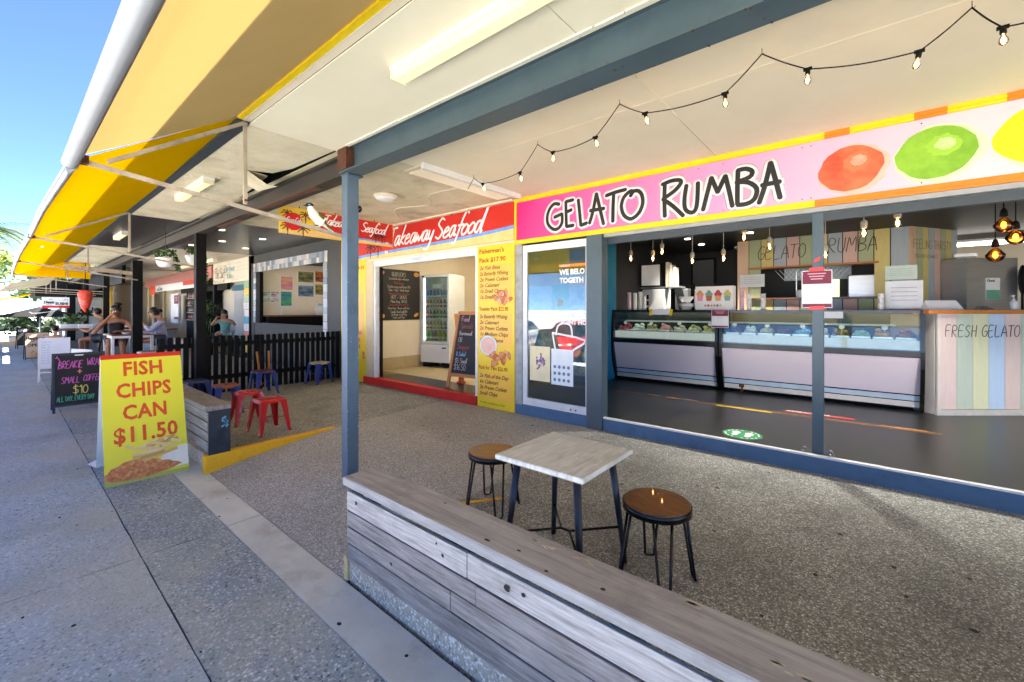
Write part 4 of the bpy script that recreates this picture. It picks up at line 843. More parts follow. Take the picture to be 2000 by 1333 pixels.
b = MB(); b.add([(-2.93,8.7,1.54),(-2.76,8.7,1.54),(-2.85,8.62,1.98),(-3.0,8.62,1.98),(-2.93,8.73,1.54),(-2.76,8.73,1.54),(-2.85,8.65,1.98),(-3.0,8.65,1.98)],[(0,1,2,3),(7,6,5,4),(0,4,5,1),(1,5,6,2),(2,6,7,3),(3,7,4,0)]); b.build('panel', mat('grey_plastic','#5c6064',rough=.4), t)
P_('stand', M['black'], ((-2.7,8.68,1.54),(-2.62,8.74,2.05)), parent=t)
P_('back_bench', M['blk_gloss'], ((-3.95,9.3,.15),(-2.2,9.9,1.38)), parent=shop)

# pastel plank wall ------------------------------------------------
PC = {'p':('#d8b79c','#cba98c'),'g':('#aab28c','#9ca57f'),'y':('#d0c07c','#c3b26c'),'b':('#a9b3ba','#9aa5ad'),'k':('#d3b0a4','#c5a296')}
def pm(k, nm='pastel'): return mat(nm+'_'+k, PC[k][0], PC[k][1], rough=.6, sc=4, stretch=(8,8,1), amt=.6, bump=.06)
pw = thing('pastel_wall', 'wall of pastel planks lettered GELATO RUMBA behind the right case', 'wall', (-.8,10.2,0))
seq = 'pgybkgybkgyb'; n = len(seq); x0, x1 = -2.18, .50; w = (x1-x0)/n
for i, k in enumerate(seq):
    a, c = x0+w*i+.007, x0+w*(i+1)-.007; mid = (a+c)/2
    if -1.80 < mid < .10:
        P_('plank', pm(k), ((a,10.1,2.42),(c,10.13,2.995)), parent=pw); P_('plank', pm(k), ((a,10.1,.15),(c,10.13,1.75)), parent=pw)
    else: P_('plank', pm(k), ((a,10.1,.15),(c,10.13,2.995)), parent=pw)
P_('backing', M['void'], ((-2.18,10.135,2.42),(.5,10.16,2.99)),((-2.18,10.135,.15),(.5,10.16,1.75)),((-2.18,10.135,.15),(-1.85,10.16,2.99)),((.14,10.135,.15),(.5,10.16,2.99)), parent=pw)
P_('shelf', M['wood_o'], ((-1.95,9.98,2.385),(.12,10.3,2.415)), parent=pw); P_('lower_shelf', M['wood_seat'], ((-1.95,9.98,1.755),(.16,10.3,1.785)), parent=pw)
b = MB(); hand(b, 'GELATO', .27, .008, (-1.80,10.098,2.58), X_, Z_, sp=.98, wid=.76, slant=.1); hand(b, 'RUMBA', .27, .008, (-.62,10.098,2.62), X_, Z_, sp=.98, wid=.75, slant=.1)
b.build('lettering', mat('dark_marker','#4a4238',rough=.6), pw)
u = Vector((.65,1.05,0)).normalized(); L_ = 1.3; seq2 = 'pgybkgyb'; w = L_/len(seq2)
for i, k in enumerate(seq2):
    b = MB(); b.prism([(w*i+.004,.15),(w*(i+1)-.004,.15),(w*(i+1)-.004,2.995),(w*i+.004,2.995)], (.51,10.1,0), u, Z_, .03); b.build('plank', pm(k), pw)
P_('corner_trim', pm('b'), ((.485,10.085,.15),(.515,10.12,2.995)), parent=pw)
b = MB(); hand(b, 'FEELING THIRSTY', .15, .0065, Vector((.51,10.1,2.62))+u*.08+u.cross(Z_)*.032, u, Z_, sp=.95, wid=.78, jit=.01)
hand(b, 'SMOOTHIES & SHAKES', .06, .003, Vector((.51,10.1,2.46))+u*.1+u.cross(Z_)*.032, u, Z_, sp=.9, jit=.01)
b.build('lettering', mat('faded_marker','#8a7758',rough=.6), pw)
# kitchen behind the opening
kt = thing('kitchen', 'dark kitchen seen through the opening in the pastel wall', 'kitchen', (-.8,12,0))
P_('steel_hood', M['stainless'], ((-.35,11.0,1.8),(.3,11.45,2.25)), parent=kt, bev=.02)
P_('window', mat('bright_garden_window','#dfe8c8',emit='#cfe0a8',es=.12,sc=7,amt=.3), ((-.95,11.47,1.78),(-.5,11.495,2.2)), parent=kt)
b = MB()
for i in range(12):
    for s_ in (-1,1):
        x = -1.5+i*.09; b.bar((x,11.45,2.22),(x+.09*s_*2,11.45,2.45),.012,.012)
b.build('lattice', M['white'], kt)
P_('tile_splash', mat('blue_white_tiles','#c9d4de','#7e95ad',rough=.3,sc=30), ((-1.5,11.46,2.2),(-.3,11.49,2.5)), parent=kt)
P_('tap', M['stainless'], ((-1.18,10.6,1.79),(-1.165,10.62,2.35)), parent=kt)
b = MB(); b.bbox((-1.15,10.35,1.785),(-.85,10.5,1.95),.02); tag(b.build('napkin_box', M['white']), 'white box on the lower shelf of the pastel wall opening', 'box')
for x,z,w_,h_,l in ((-2.12,2.02,.46,.26,'pale paper notice on the left planks of the pastel wall'),(.17,1.98,.34,.2,'grey green card leaning above the white notice'),(.17,1.56,.4,.40,'white printed notice standing on the right display case')):
    y = 10.09 if x < 0 else 8.3
    if y == 10.09: x, w_ = -2.12, .46
    s = sheet('notice_sheet', x, z, w_, h_, '#dfe3e6' if z != 1.98 else '#b9cbbf', None, 5, y=y-.03, par=None); tag(s, l, 'notice')
    b = MB()
    for i in range(4): b.prism([(w_*.15,h_*(.75-.15*i)),(w_*.85,h_*(.75-.15*i)),(w_*.85,h_*(.765-.15*i)),(w_*.15,h_*(.765-.15*i))],(x,y-.0315,z),X_,Z_,.0008)
    b.build('printed_lines', mat('grey_print','#8d6f80',rough=.6), s)
# right counter, turned to the corner
ct = thing('service_counter', 'pastel plank counter lettered FRESH GELATO with a timber top', 'counter', (1.6,8.7,.15))
u = Vector((math.cos(R(40)), math.sin(R(40)), 0)); nrm = u.cross(Z_); o = Vector((.668,7.95,0))
w = .212; seq3 = 'kgybkgykgybk'; PC.update({})
PL = {'k':('#dcc8c0','#cfbab1'),'g':('#bcc8b8','#aebba9'),'y':('#d6d8b4','#c9cba4'),'b':('#b9cfe4','#a9c1d9')}
for i, k in enumerate(seq3):
    b = MB(); b.prism([(w*i+.05,.23),(w*(i+1)+.044,.23),(w*(i+1)+.044,1.49),(w*i+.05,1.49)], o, u, Z_, .02); b.build('plank', mat('whitewash_'+k,PL[k][0],PL[k][1],rough=.6,sc=4,stretch=(8,8,1),amt=.6,bump=.08), ct)
L_ = w*len(seq3)+.1
b = MB(); q = [o-nrm*.02, o+u*L_-nrm*.02, o+u*L_-nrm*.7, o-nrm*.7]; b.add([p+Z_*.152 for p in q]+[p+Z_*1.49 for p in q],[(3,2,1,0),(4,5,6,7),(0,1,5,4),(1,2,6,5),(2,3,7,6),(3,0,4,7)]); b.build('carcass', mat('whitewash_side','#d9d0c6',rough=.6,sc=4), ct)
b = MB(); b.prism([(0,.151),(.045,.151),(.045,1.49),(0,1.49)], o, u, Z_, .024); b.build('corner_post', mat('whitewash_side','#d9d0c6'), ct)
b = MB(); b.prism([(-.012,.151),(L_,.151),(L_,.222),(-.012,.222)], o, u, Z_, .034); b.build('skirting', mat('worn_white_skirting','#cfcdc6','#b5b2aa',rough=.6,sc=9), ct)
b = MB(); q = [o+nrm*.07-u*.16, o+u*(L_+.1)+nrm*.07, o+u*(L_+.1)-nrm*.75, o-nrm*.75-u*.16]; b.add([p+Z_*1.492 for p in q]+[p+Z_*1.545 for p in q],[(3,2,1,0),(4,5,6,7),(0,1,5,4),(1,2,6,5),(2,3,7,6),(3,0,4,7)]); b.build('counter_top', M['wood_o'], ct)
b = MB(); hand(b, 'FRESH GELATO', .15, .006, o+nrm*.0212+u*.10+Z_*1.19, u, Z_, sp=1.0, wid=.82, slant=.1); b.build('lettering', mat('dark_marker','#4a4238'), ct)
for d, w_, h_, l in ((.1,.5,.13,'white tent card lying at the left end of the timber counter top'),(.85,.16,.05,'small silver card reader on the timber counter top')):
    b = MB(); p = o+u*d-nrm*.2; b.add([p+Z_*1.546, p+u*w_+Z_*1.546, p+u*(w_*.92)-nrm*.08+Z_*(1.546+h_), p+u*.05*w_-nrm*.08+Z_*(1.546+h_), p-nrm*.12+Z_*1.546, p+u*w_-nrm*.12+Z_*1.546],[(0,1,2,3),(3,2,5,4),(0,3,4),(1,5,2),(0,4,5,1)]); tag(b.build('card_stand', M['paper'] if d<.5 else M['alu']), l, 'card')
t = thing('sanitiser_bottle', 'clear pump bottle standing on the timber counter at the right edge', 'bottle', tuple(o+u*1.27-nrm*.2+Z_*1.546))
p = o+u*1.27-nrm*.2+Z_*1.546
MB().lathe(p,[(.04,0),(.045,.01),(.045,.10),(.02,.125)],14).build('bottle', mat('cloudy_plastic','#cfd5da',rough=.2), t)
b = MB(); b.lathe(p+Z_*.125,[(.017,0),(.017,.02),(.006,.022),(.006,.06),(.014,.062),(.014,.075)],10); b.bar(p+Z_*.19,p+Z_*.185-u*.045,.012); b.build('pump', M['white'], t)
# steel fridge and cream back room on the right
t = thing('upright_fridge', 'tall grey steel fridge behind the timber counter with a green notice on it', 'fridge', (1.5,10.6,.15))
o2 = Vector((1.25,10.45,0)); ww = .86
b = MB(); q = [o2, o2+u*ww, o2+u*ww-nrm*.75, o2-nrm*.75]; b.add([p+Z_*.16 for p in q]+[p+Z_*2.42 for p in q],[(3,2,1,0),(4,5,6,7),(0,1,5,4),(1,2,6,5),(2,3,7,6),(3,0,4,7)]); b.build('cabinet', M['stainless'], t)
b = MB(); b.prism([(.32,1.72),(.56,1.72),(.56,2.08),(.32,2.08)], o2, u, Z_, .003); s_ = b.build('notice', M['paper'], t)
b = MB(); b.prism([(.325,1.725),(.555,1.725),(.555,1.88),(.325,1.88)], o2+nrm*.003, u, Z_, .001); b.build('printed_band', mat('sea_green_print','#6fae94',rough=.6), s_)
text('Check', .05, M['black'], o2+u*.34+Z_*2.02+nrm*.0035, u, Z_, s_, bold=.002)
t = thing('black_cabinet', 'black box unit with steel trays on top left of the grey fridge', 'cabinet', (1.0,11.2,.15))
P_('box', M['blk_gloss'], ((.95,11.1,.15),(1.3,11.6,2.4)), parent=t); P_('tray', M['stainless'], ((.98,11.1,2.41),(1.5,11.5,2.46)),((1.0,11.12,2.5),(1.46,11.5,2.56)), parent=t)
b = MB(); q1 = o2+u*(ww+.02)+nrm*.05; b.blob(q1+Z_*2.05,(.05,.12,.25)); b.bar(q1+Z_*1.2, q1+Z_*1.85,.03); b.bar(q1+Z_*2.1+u*.05,q1+Z_*2.1+u*.25,.02); tag(b.build('slicer', M['black']), 'black machine edge at the right side of the grey fridge', 'machine')
t = thing('fluorescent_light', 'long white tube light on the ceiling of the cream back room, right edge', 'light', (3.0,13.0,2.7), 'fluorescent ceiling lights')
P_('tube', M['tube'], ((1.25,12.2,2.80),(2.55,12.25,2.86)),((2.6,12.2,2.80),(3.9,12.25,2.86)), parent=t); P_('housing', M['white'], ((1.2,12.15,2.87),(3.95,12.3,2.92)), parent=t)
P_('wall_conduit', M['alu'], ((2.9,13.95,2.1),(4.5,13.99,2.3)), parent=shop)
# pendants
def pendant(x, y, z, label, amber=False, grp='bare bulb pendants over the gelato counter'):
    t = thing('pendant_lamp', label, 'lamp', (x,y,z), grp)
    b = MB(); b.tube([(x,y,2.998),(x,y,z+(.13 if not amber else .2))],.0055,5); b.build('cord', M['black'] if amber else mat('grey_cord','#b5b1a8',rough=.6), t)
    if not amber:
        MB().lathe((x,y,z+.045),[(.02,0),(.032,.01),(.034,.07),(.024,.09),(.008,.1)],12).build('socket', mat('pale_concrete_socket','#a59f94',rough=.8), t)
        g = MB().lathe((x,y,z-.06),[(.006,0),(.028,.025),(.034,.05),(.026,.08),(.016,.105)],12).build('bulb', M['bulbglass'], t)
        MB().blob((x,y,z-.005),(.012,.012,.032),8,6).build('filament', M['fil'], g)
    else:
        MB().lathe((x,y,z+.10),[(.02,0),(.035,.01),(.03,.07),(.01,.1)],12).build('socket', M['black'], t)
        g = MB().lathe((x,y,z-.09),[(.01,.01),(.055,.03),(.082,.07),(.086,.10),(.05,.15),(.022,.18)],16).build('bulb', mixshader('deep_amber_glass','#ffc36a','glass',.08,rough=.05) if 'deep_amber_glass' not in MATS else MATS['deep_amber_glass'], t)
        MB().blob((x,y,z+.01),(.022,.022,.04),8,6).build('filament', mat('warm_filament','#ffb050',emit='#ff9a38',es=2), g)
for i,(px_,x,y,z) in enumerate(((1232,-3.317,7.3,2.477),(1275,-2.909,7.3,2.446),(1293,-2.747,7.3,2.55),(1352,-2.245,7.3,2.352),(1413,-1.77,7.3,2.36),(1453,-1.257,6.2,2.497),(1503,-1.14,7.3,2.484),(1612,-.471,7.3,2.307),(1687,-.053,6.2,2.411),(1753,.229,6.2,2.489))):
    pendant(x,y,z,['pendant bulb farthest left, above the clip frame','second pendant bulb from the left','third pendant bulb, hanging slightly higher than its left neighbour','fourth pendant bulb, lowest of the left group','fifth pendant bulb, in front of the dark back wall','high pendant bulb at the left end of the pastel wall','pendant bulb overlapping the painted word GELATO','pendant bulb just right of the slim post','pendant bulb overlapping the painted word RUMBA','highest pendant bulb, near the corner of the pastel wall'][i])
for i,(x,y,z) in enumerate(((1.163,7.3,2.50),(1.278,7.3,2.37),(1.144,7.3,2.19))):
    pendant(x,y+.15*i,z,['upper amber globe pendant of the cluster at right','right hand amber globe pendant of the cluster','lowest and brightest amber globe pendant'][i],True,'amber globe pendants')
for i,(x,y) in enumerate(((-2.865,9.021),(-2.877,10.0),(-1.733,9.058),(1.0,6.6),(3.0,7.5),(-1.2,6.2))):
    b = MB(); b.lathe((x,y,2.992),[(.055,0),(.055,.008)],16); o_ = b.build('downlight', M['downl']); tag(o_, ['bright downlight in the gelato ceiling nearest the counter','second bright downlight deeper in the gelato ceiling','downlight left of the pastel wall top','downlight above the timber counter','downlight at the far right of the gelato ceiling','downlight near the gelato opening'][i], 'downlight', 'downlights in the gelato shop')
    ld = bpy.data.lights.new('downlight_lamp','SPOT'); ld.energy = 36; ld.spot_size = R(100); ld.spot_blend = .7; ld.color = (1,.93,.82); ld.shadow_soft_size = .06
    lo = bpy.data.objects.new('downlight_lamp', ld); COL.objects.link(lo); lo.location = (x,y,2.98); lo.parent = o_; lo.matrix_parent_inverse = Matrix.Translation(-Vector(o_.location))
b = MB(); b.bbox((-2.35,10.6,2.93),(-1.6,11.2,2.98),.02); tag(b.build('ceiling_vent', M['alu_w']), 'flat pale air conditioning vent on the gelato shop ceiling', 'vent')
# floor graphics
t = thing('floor_sticker', 'round green footprint sticker on the dark gelato floor', 'sticker', (-1.1,5.32,.15))
MB().lathe((-1.10,5.325,.1505),[(.20,0),(.20,.001)],32).build('disc', mat('green_vinyl','#1f8a55','#1a7a4a',rough=.5), t)
for s_ in (-1,1):
    b = MB(); c = Vector((-1.10+s_*.065,5.33,.1522)); 
    b.lathe(c+Vector((0,.035,0)),[(.042,0),(.042,.0006)],14,sy=1.35); b.lathe(c-Vector((0,.06,0)),[(.032,0),(.032,.0006)],14,sy=1.0); b.build('footprint', M['whitet'], t)
b = MB()
for k in range(20):
    a = k/20*6.283+.1
    if k % 5 == 4: continue
    b.bar((-1.1+math.cos(a)*.165,5.325+math.sin(a)*.165,.1525),(-1.1+math.cos(a)*.165+math.cos(a+1.57)*.03,5.325+math.sin(a)*.165+math.sin(a+1.57)*.03,.1525),.016,.001)
b.build('printed_ring', M['whitet'], t)
M['tapey'] = mat('yellow_floor_tape','#c9b02c','#a8921f',rough=.5,sc=20); M['tapeo'] = mat('worn_orange_floor_tape','#c98a3a','#7a5628',rough=.6,sc=14,amt=.3)
b = MB()
for x in (-3.35,-3.1,-2.8,-2.5,-2.2): b.box((x,6.80,.1506),(x+.2,6.84,.1515))
b.box((-1.95,6.72,.1506),(.62,6.735,.1515)); b.box((-1.95,6.78,.1506),(.62,6.795,.1515)); b.box((.1,6.80,.1506),(.5,6.83,.1515))
tag(b.build('floor_tape', M['tapeo']), 'worn orange tape line across the gelato shop floor', 'floor tape')
b = MB(); b.box((-1.72,6.66,.1518),(-1.02,6.735,.1528)); o_ = b.build('floor_tape', M['tapey']); tag(o_, 'solid yellow piece of floor tape in front of the right case', 'floor tape')
b = MB(); b.box((-.90,6.93,.1506),(-.15,7.0,.1515)); o_ = tag(b.build('floor_decal', M['redtape']), 'red strip floor decal with white lettering near the right case', 'floor decal')
text('PLEASE WAIT HERE', .055, M['whitet'], (-.88,6.945,.153), X_, Y_, o_, bold=.002)
# ================================================================ SEAFOOD SHOP
sf = thing('seafood_shop', 'seafood takeaway shop with cream walls and tiled floor behind the red step', 'shop', (-6.5,7,0))
P_('shop_floor', M['grout'], ((-9.1,5.25,0),(-4.1,10.5,.136)), parent=sf)
P_('entry_floor', M['floor_g'], ((-8.0,5.06,0),(-4.1,5.6,.143)), parent=sf)
for i in range(10):
    for j in range(10):
        x = -8.58+i*.45; y = 5.605+j*.45; P_('floor_tile', M['tile_c'], ((x+.003,y+.003,.13),(x+.445,y+.445,.142)), parent=sf)
P_('side_wall', M['cream'], ((-8.66,5.1,.1),(-8.56,10.5,3.1)), parent=sf)
P_('side_wall', M['cream'], ((-4.18,5.06,.1),(-4.10,10.5,3.1)), parent=sf)
P_('back_wall', M['cream'], ((-8.66,9.8,.1),(-4.1,9.9,3.1)), parent=sf)
P_('ceiling', M['cream'], ((-8.66,5.06,3.02),(-4.1,9.9,3.1)), parent=sf)
for i in range(13): y = 5.15+i*.35; P_('skirting_tile', mat('beige_wall_tile','#b9a780','#a8956e',rough=.35,sc=5), ((-8.562,y+.003,.145),(-8.552,y+.346,.43)), parent=sf)
P_('step', M['redstep'], ((-8.24,4.90,-.03),(-4.875,5.06,.140)), parent=sf, bev=.006)
P_('facade_wall', M['cream'], ((-9.22,4.95,2.55),(-4.08,5.05,3.3)),((-9.22,4.955,-.02),(-7.91,5.05,2.55)),((-4.86,4.955,-.02),(-4.08,5.05,2.55)), parent=sf)
P_('door_frame', M['alu_w'], ((-7.905,4.945,.143),(-7.84,5.04,2.43)),((-4.93,4.945,.143),(-4.87,5.04,2.43)),((-7.905,4.940,2.431),(-4.87,5.045,2.545)), parent=sf)
P_('open_door', M['black'], ((-7.84,5.045,.145),(-7.80,5.10,2.43)), parent=sf)
P_('left_jamb', mat('beige_jamb','#d6c39b','#c8b48b',rough=.6), ((-8.16,4.93,-.01),(-7.91,4.9545,2.56)), parent=sf)
for dx,l in ((-4.6,0),): 
    b = MB(); b.box((-6.6,4.93,2.47),(-6.35,4.9395,2.52)); b.build('sticker', M['bluep'], sf)
# red fascia
fs_ = thing('seafood_sign', 'red fascia sign with white script Takeaway Seafood above the doorway', 'sign', (-6.6,4.93,2.58))
P_('panel', M['red'], ((-9.2,4.93,2.60),(-4.09,4.949,3.17)), parent=fs_)
def curve(xs_, f): return [(x, f(x)) for x in xs_]
def sandwave(par, o, u, L0, L1, base, y0, y1, amp, zoff=0):
    o, u = Vector(o), Vector(u); n = 24
    nn = u.cross(Z_)
    top = [(L0+(L1-L0)*i/n, y0+(y1-y0)*(i/n)**1.5 + amp*math.sin(i/n*5.5)) for i in range(n+1)]
    b = MB(); b.prism([(L0,base),(L1,base)]+[(x,z+.055) for x,z in reversed(top)], o+nn*.001, u, Z_, .0008); b.build('blue_wave_print', mat('blue_sea_print','#3d7fd0','#7fb1e6',rough=.5,sc=5), par)
    b = MB(); b.prism([(L0,base),(L1,base)]+list(reversed(top)), o+nn*.002, u, Z_, .0008); b.build('sand_print', mat('sand_print','#e8b868','#f0cf92',rough=.6,sc=5,amt=.6), par)
sandwave(fs_, (0,4.93,0), X_, -9.19, -4.10, 2.601, 2.62, 2.78, .018)
def palm_print(par, o, u, cx, cz, s, m):
    o, u = Vector(o), Vector(u); nn = u.cross(Z_); b = MB()
    strokes(b, [[(cx,cz-.8*s),(cx+.05*s,cz-.4*s),(cx,cz)]], .05*s, o+nn*.003, u, Z_, flat=.05)
    for k in range(8):
        a = k/8*6.283; tip = (cx+math.cos(a)*.6*s, cz+math.sin(a)*.38*s-.08*s); mid = (cx+math.cos(a)*.35*s, cz+math.sin(a)*.3*s+.06*s)
        strokes(b, [[(cx,cz),mid,tip]], .055*s, o+nn*.003, u, Z_, flat=.05)
    return b.build('palm_print', m, par)
M['palmp'] = mat('dark_palm_print','#4a1c14','#36130e',rough=.6)
for x,z,s in ((-8.0,2.84,.28),(-7.72,2.86,.30)): palm_print(fs_, (0,4.93,0), X_, x, z, s, M['palmp'])
def clusters(par, o, u, cx, cz, s):
    o = Vector(o); nn = Vector(u).cross(Z_); b = MB()
    for k in range(5): b.lathe(o+Vector(u)*(cx+random.uniform(-1,1)*s)+Z_*(cz+random.uniform(-.3,.3)*s)+nn*.003,[(s*.35,0),(s*.3,.001)],8,axis=nn)
    b.build('shell_print', M['paper'], par)
clusters(fs_, (0,4.93,0), X_, -7.45, 2.70, .07)
b = MB(); hand(b, 'Takeaway', .34, .021, (-7.36,4.9285,2.80), X_, Z_, sp=.86, slant=.35, jit=.01)
b.build('script_lettering', M['whitet'], fs_); b = MB(); hand(b, 'Seafood', .34, .021, (-5.93,4.9285,2.80), X_, Z_, sp=.84, slant=.35, jit=.01); b.build('script_lettering', M['whitet'], fs_)
b = MB(); b.prism([(-9.19,2.601),(-8.45,2.601),(-8.62,3.169),(-9.19,3.169)],(0,4.9285,0),X_,Z_,.001); b.build('yellow_print', mat('yellow_print','#ecc93e','#e2b82c',rough=.5,sc=3), fs_)
for x in (-5.45,-8.0): 
    b = MB(); b.tube([(x,4.9,3.2),(x,4.9,3.16)],.012,6); b.build('hook', M['black'], fs_)
# projecting sign on X = -7
ps = thing('projecting_sign', 'hanging red and yellow sign with a round red drink logo, bird perched in front', 'sign', (-7,3.77,2.72))
P_('panel', mat('yellow_print','#ecc93e'), ((-7.02,2.74,2.74),(-7,4.80,3.17)), parent=ps)
o_ps = (-7,0,0)
b = MB(); b.prism([(3.42,2.80),(4.79,2.80),(4.79,3.165),(3.30,3.165)], o_ps, Y_, Z_, .0008); b.build('red_print', M['red'], ps)
b = MB(); b.prism([(3.40,2.745),(4.79,2.745),(4.79,2.80),(4.3,2.83),(3.9,2.84),(3.40,2.86)], (-6.9985,0,0), Y_, Z_, .0008); b.build('blue_wave_print', mat('blue_sea_print','#3d7fd0'), ps)
b = MB(); b.prism([(2.75,2.745),(4.79,2.745),(4.79,2.785),(4.3,2.80),(3.9,2.80),(3.35,2.84),(2.75,2.80)], (-6.9975,0,0), Y_, Z_, .0008); b.build('sand_print', mat('sand_print','#e8b868'), ps)
for (y,z,s,mm) in ((3.14,3.07,.17,'a'),(2.86,3.06,.16,'a'),(2.86,2.86,.17,'a'),(3.10,2.85,.19,'a')):
    palm_print(ps, o_ps, Y_, y, z, s, mat('brown_palm_print','#7a4420','#5e3318',rough=.6))
for y,z,s in ((4.42,2.90,.15),(4.55,2.91,.16)): palm_print(ps, o_ps, Y_, y, z, s, M['palmp'])
clusters(ps, (-6.995,0,0), Y_, 4.66, 2.80, .04)
b = MB(); b.lathe((-6.990,2.95,2.945),[(.14,0),(.14,.002)],28,axis=(1,0,0)); b.build('red_disc', mat('bright_red_print','#d8161c','#c81318',rough=.4), ps)
b = MB(); hand(b, 'Coca-Cola', .085, .005, (-6.9875,2.95,2.925), Y_, Z_, sp=.66, wid=.8, slant=.25, jit=.004, lower=True, align='C'); b.build('script_lettering', M['whitet'], ps)
b = MB(); hand(b, 'Takeaway', .17, .011, (-6.9975,3.42,2.97), Y_, Z_, sp=.74, wid=.9, slant=.35, jit=.006); b.build('script_lettering', M['whitet'], ps); b = MB(); hand(b, 'Seafood', .17, .011, (-6.9975,4.12,2.955), Y_, Z_, sp=.74, wid=.95, slant=.35, jit=.006); b.build('script_lettering', M['whitet'], ps)
for y in (3.05,3.65,4.4):
    b = MB(); b.tube([(-7.01,y,3.2),(-7.01,y,3.168)],.008,6); b.build('hook', M['black'], ps)

# yellow menus -----------------------------------------------------
M['menuy'] = mat('yellow_menu_print',(.93,.81,.12),(.90,.74,.14),rough=.4,sc=2)
M['menub'] = mat('amber_menu_print','#f0bf4a','#eeb03a',rough=.4,sc=3)
M['brownt'] = mat('brown_lettering','#7a5614','#6a4a10',rough=.6)
M['redt'] = mat('red_brown_lettering','#b04a14','#9c3f10',rough=.6)
M['shrimp'] = mat('fried_food_print','#e8985c','#c8652f',rough=.5,sc=14,amt=.5)
M['dip'] = mat('pink_sauce_print','#f0c9bd','#dfa595',rough=.5,sc=9,amt=.5)
mn = thing('menu_board', 'tall yellow seafood price menu on the wall right of the doorway', 'menu board', (-4.47,4.93,.02))
P_('panel', M['menuy'], ((-4.862,4.925,.0),(-4.082,4.949,2.56)), parent=mn)
def mt(s, z, size, m=None, x=-4.81, wid=1, bold=.0015, shear=0): text(s, size, m or M['brownt'], (x,4.9232,z), X_, Z_, mn, wid=wid, bold=bold, shear=shear)
def mbx(z0, z1, m=None, x0=-4.82, x1=-4.13, y=4.9245, nm='text_box'):
    b = MB(); b.prism([(x0,z0),(x1,z0),(x1,z1),(x0,z1)],(0,y,0),X_,Z_,.0008); b.build(nm, m or M['menub'], mn)
def food(cx, cz, k, r, sc_):
    for i in range(k):
        b = MB(); a = random.uniform(0,6.28); d = random.uniform(0,1)*r; b.blob((cx+math.cos(a)*d,4.923-.0002*i,cz+math.sin(a)*d*.5),(.042*sc_,.001,.024*sc_),10,5,.15,M=Matrix.Rotation(random.uniform(-1.4,1.4),3,'Y'))
        b.build('food_print', mat('fried_food_%d'%(i%4),['#e0925a','#cf7038','#ecb07c','#dd8a60'][i%4],None,rough=.5,sc=22), mn)
text("Fisherman's", .10, M['redt'], (-4.82,4.9232,2.44), X_, Z_, mn, wid=1.12, bold=.002)
text('Pack $17.90', .10, M['redt'], (-4.82,4.9232,2.30), X_, Z_, mn, wid=1.15, bold=.002)
mbx(1.69,2.26)
for i, s in enumerate(('2x Fish Bites','2x Butterfly Whiting','2x Prawn Cutlets','2x Calamari','1x Small Chips','1x Small Sauce')): mt(s, 2.18-i*.092, .085, shear=.3, wid=.85 if i == 1 else 1.0)
food(-4.3,1.72,18,.2,1.3)
b = MB(); b.lathe((-4.32,4.9232,1.73),[(.10,0),(.09,.001)],16,axis=(0,-1,0)); b.build('sauce_print', M['dip'], mn)
text('Trawler Pack $22.90', .085, M['redt'], (-4.82,4.9232,1.53), X_, Z_, mn, wid=.86, bold=.001)
mbx(.98,1.49)
for i, s in enumerate(('2x Butterfly Whiting','2x Calamari','2x Prawn Cutlets','1x Medium Chips','1x Small Sauce')): mt(s, 1.41-i*.092, .085, shear=.3, wid=.82 if i == 0 else .98)
food(-4.45,.82,22,.30,1.5)
b = MB(); b.lathe((-4.62,4.9215,.98),[(.19,0),(.18,.001)],22,axis=(0,-1,0),sy=.85); b.build('sauce_bowl_print', M['paper'], mn)
b = MB(); b.lathe((-4.62,4.9205,.98),[(.15,0),(.14,.0008)],20,axis=(0,-1,0),sy=.85); b.build('sauce_print', M['dip'], mn)
text('Pack for Two $26.90', .085, M['redt'], (-4.83,4.9232,.60), X_, Z_, mn, wid=.84, bold=.001)
mbx(.14,.565)
for i, s in enumerate(('2x Fish of the Day','6x Calamari','2x Prawn Cutlets','Small Chips')): mt(s, .47-i*.092, .085, shear=.3, wid=.95)
text('Freshly cooked to order', .045, mat('green_lettering','#6f8a1a',rough=.6), (-4.80,4.9232,.06), X_, Z_, mn, wid=1.2)
mn = thing('menu_board', 'narrow yellow menu panel partly hidden behind the near slate post', 'menu board', (-8.5,4.93,.0))
P_('panel', M['menuy'], ((-9.2,4.93,.0),(-8.17,4.949,2.60)), parent=mn)
b = MB(); b.prism([(-8.95,.9),(-8.25,.9),(-8.25,1.9),(-8.95,1.9)],(0,4.9295,0),X_,Z_,.001); b.build('text_box', M['menub'], mn)
b = MB()
for i in range(9): b.blob((-8.4+random.uniform(-.15,.15),4.929,.8+random.uniform(-.3,.3)),(.06,.002,.045),8,5,.2)
b.build('food_print', M['shrimp'], mn)
text('Pack $16', .10, M['redt'], (-8.60,4.929,2.42), X_, Z_, mn, bold=.002)

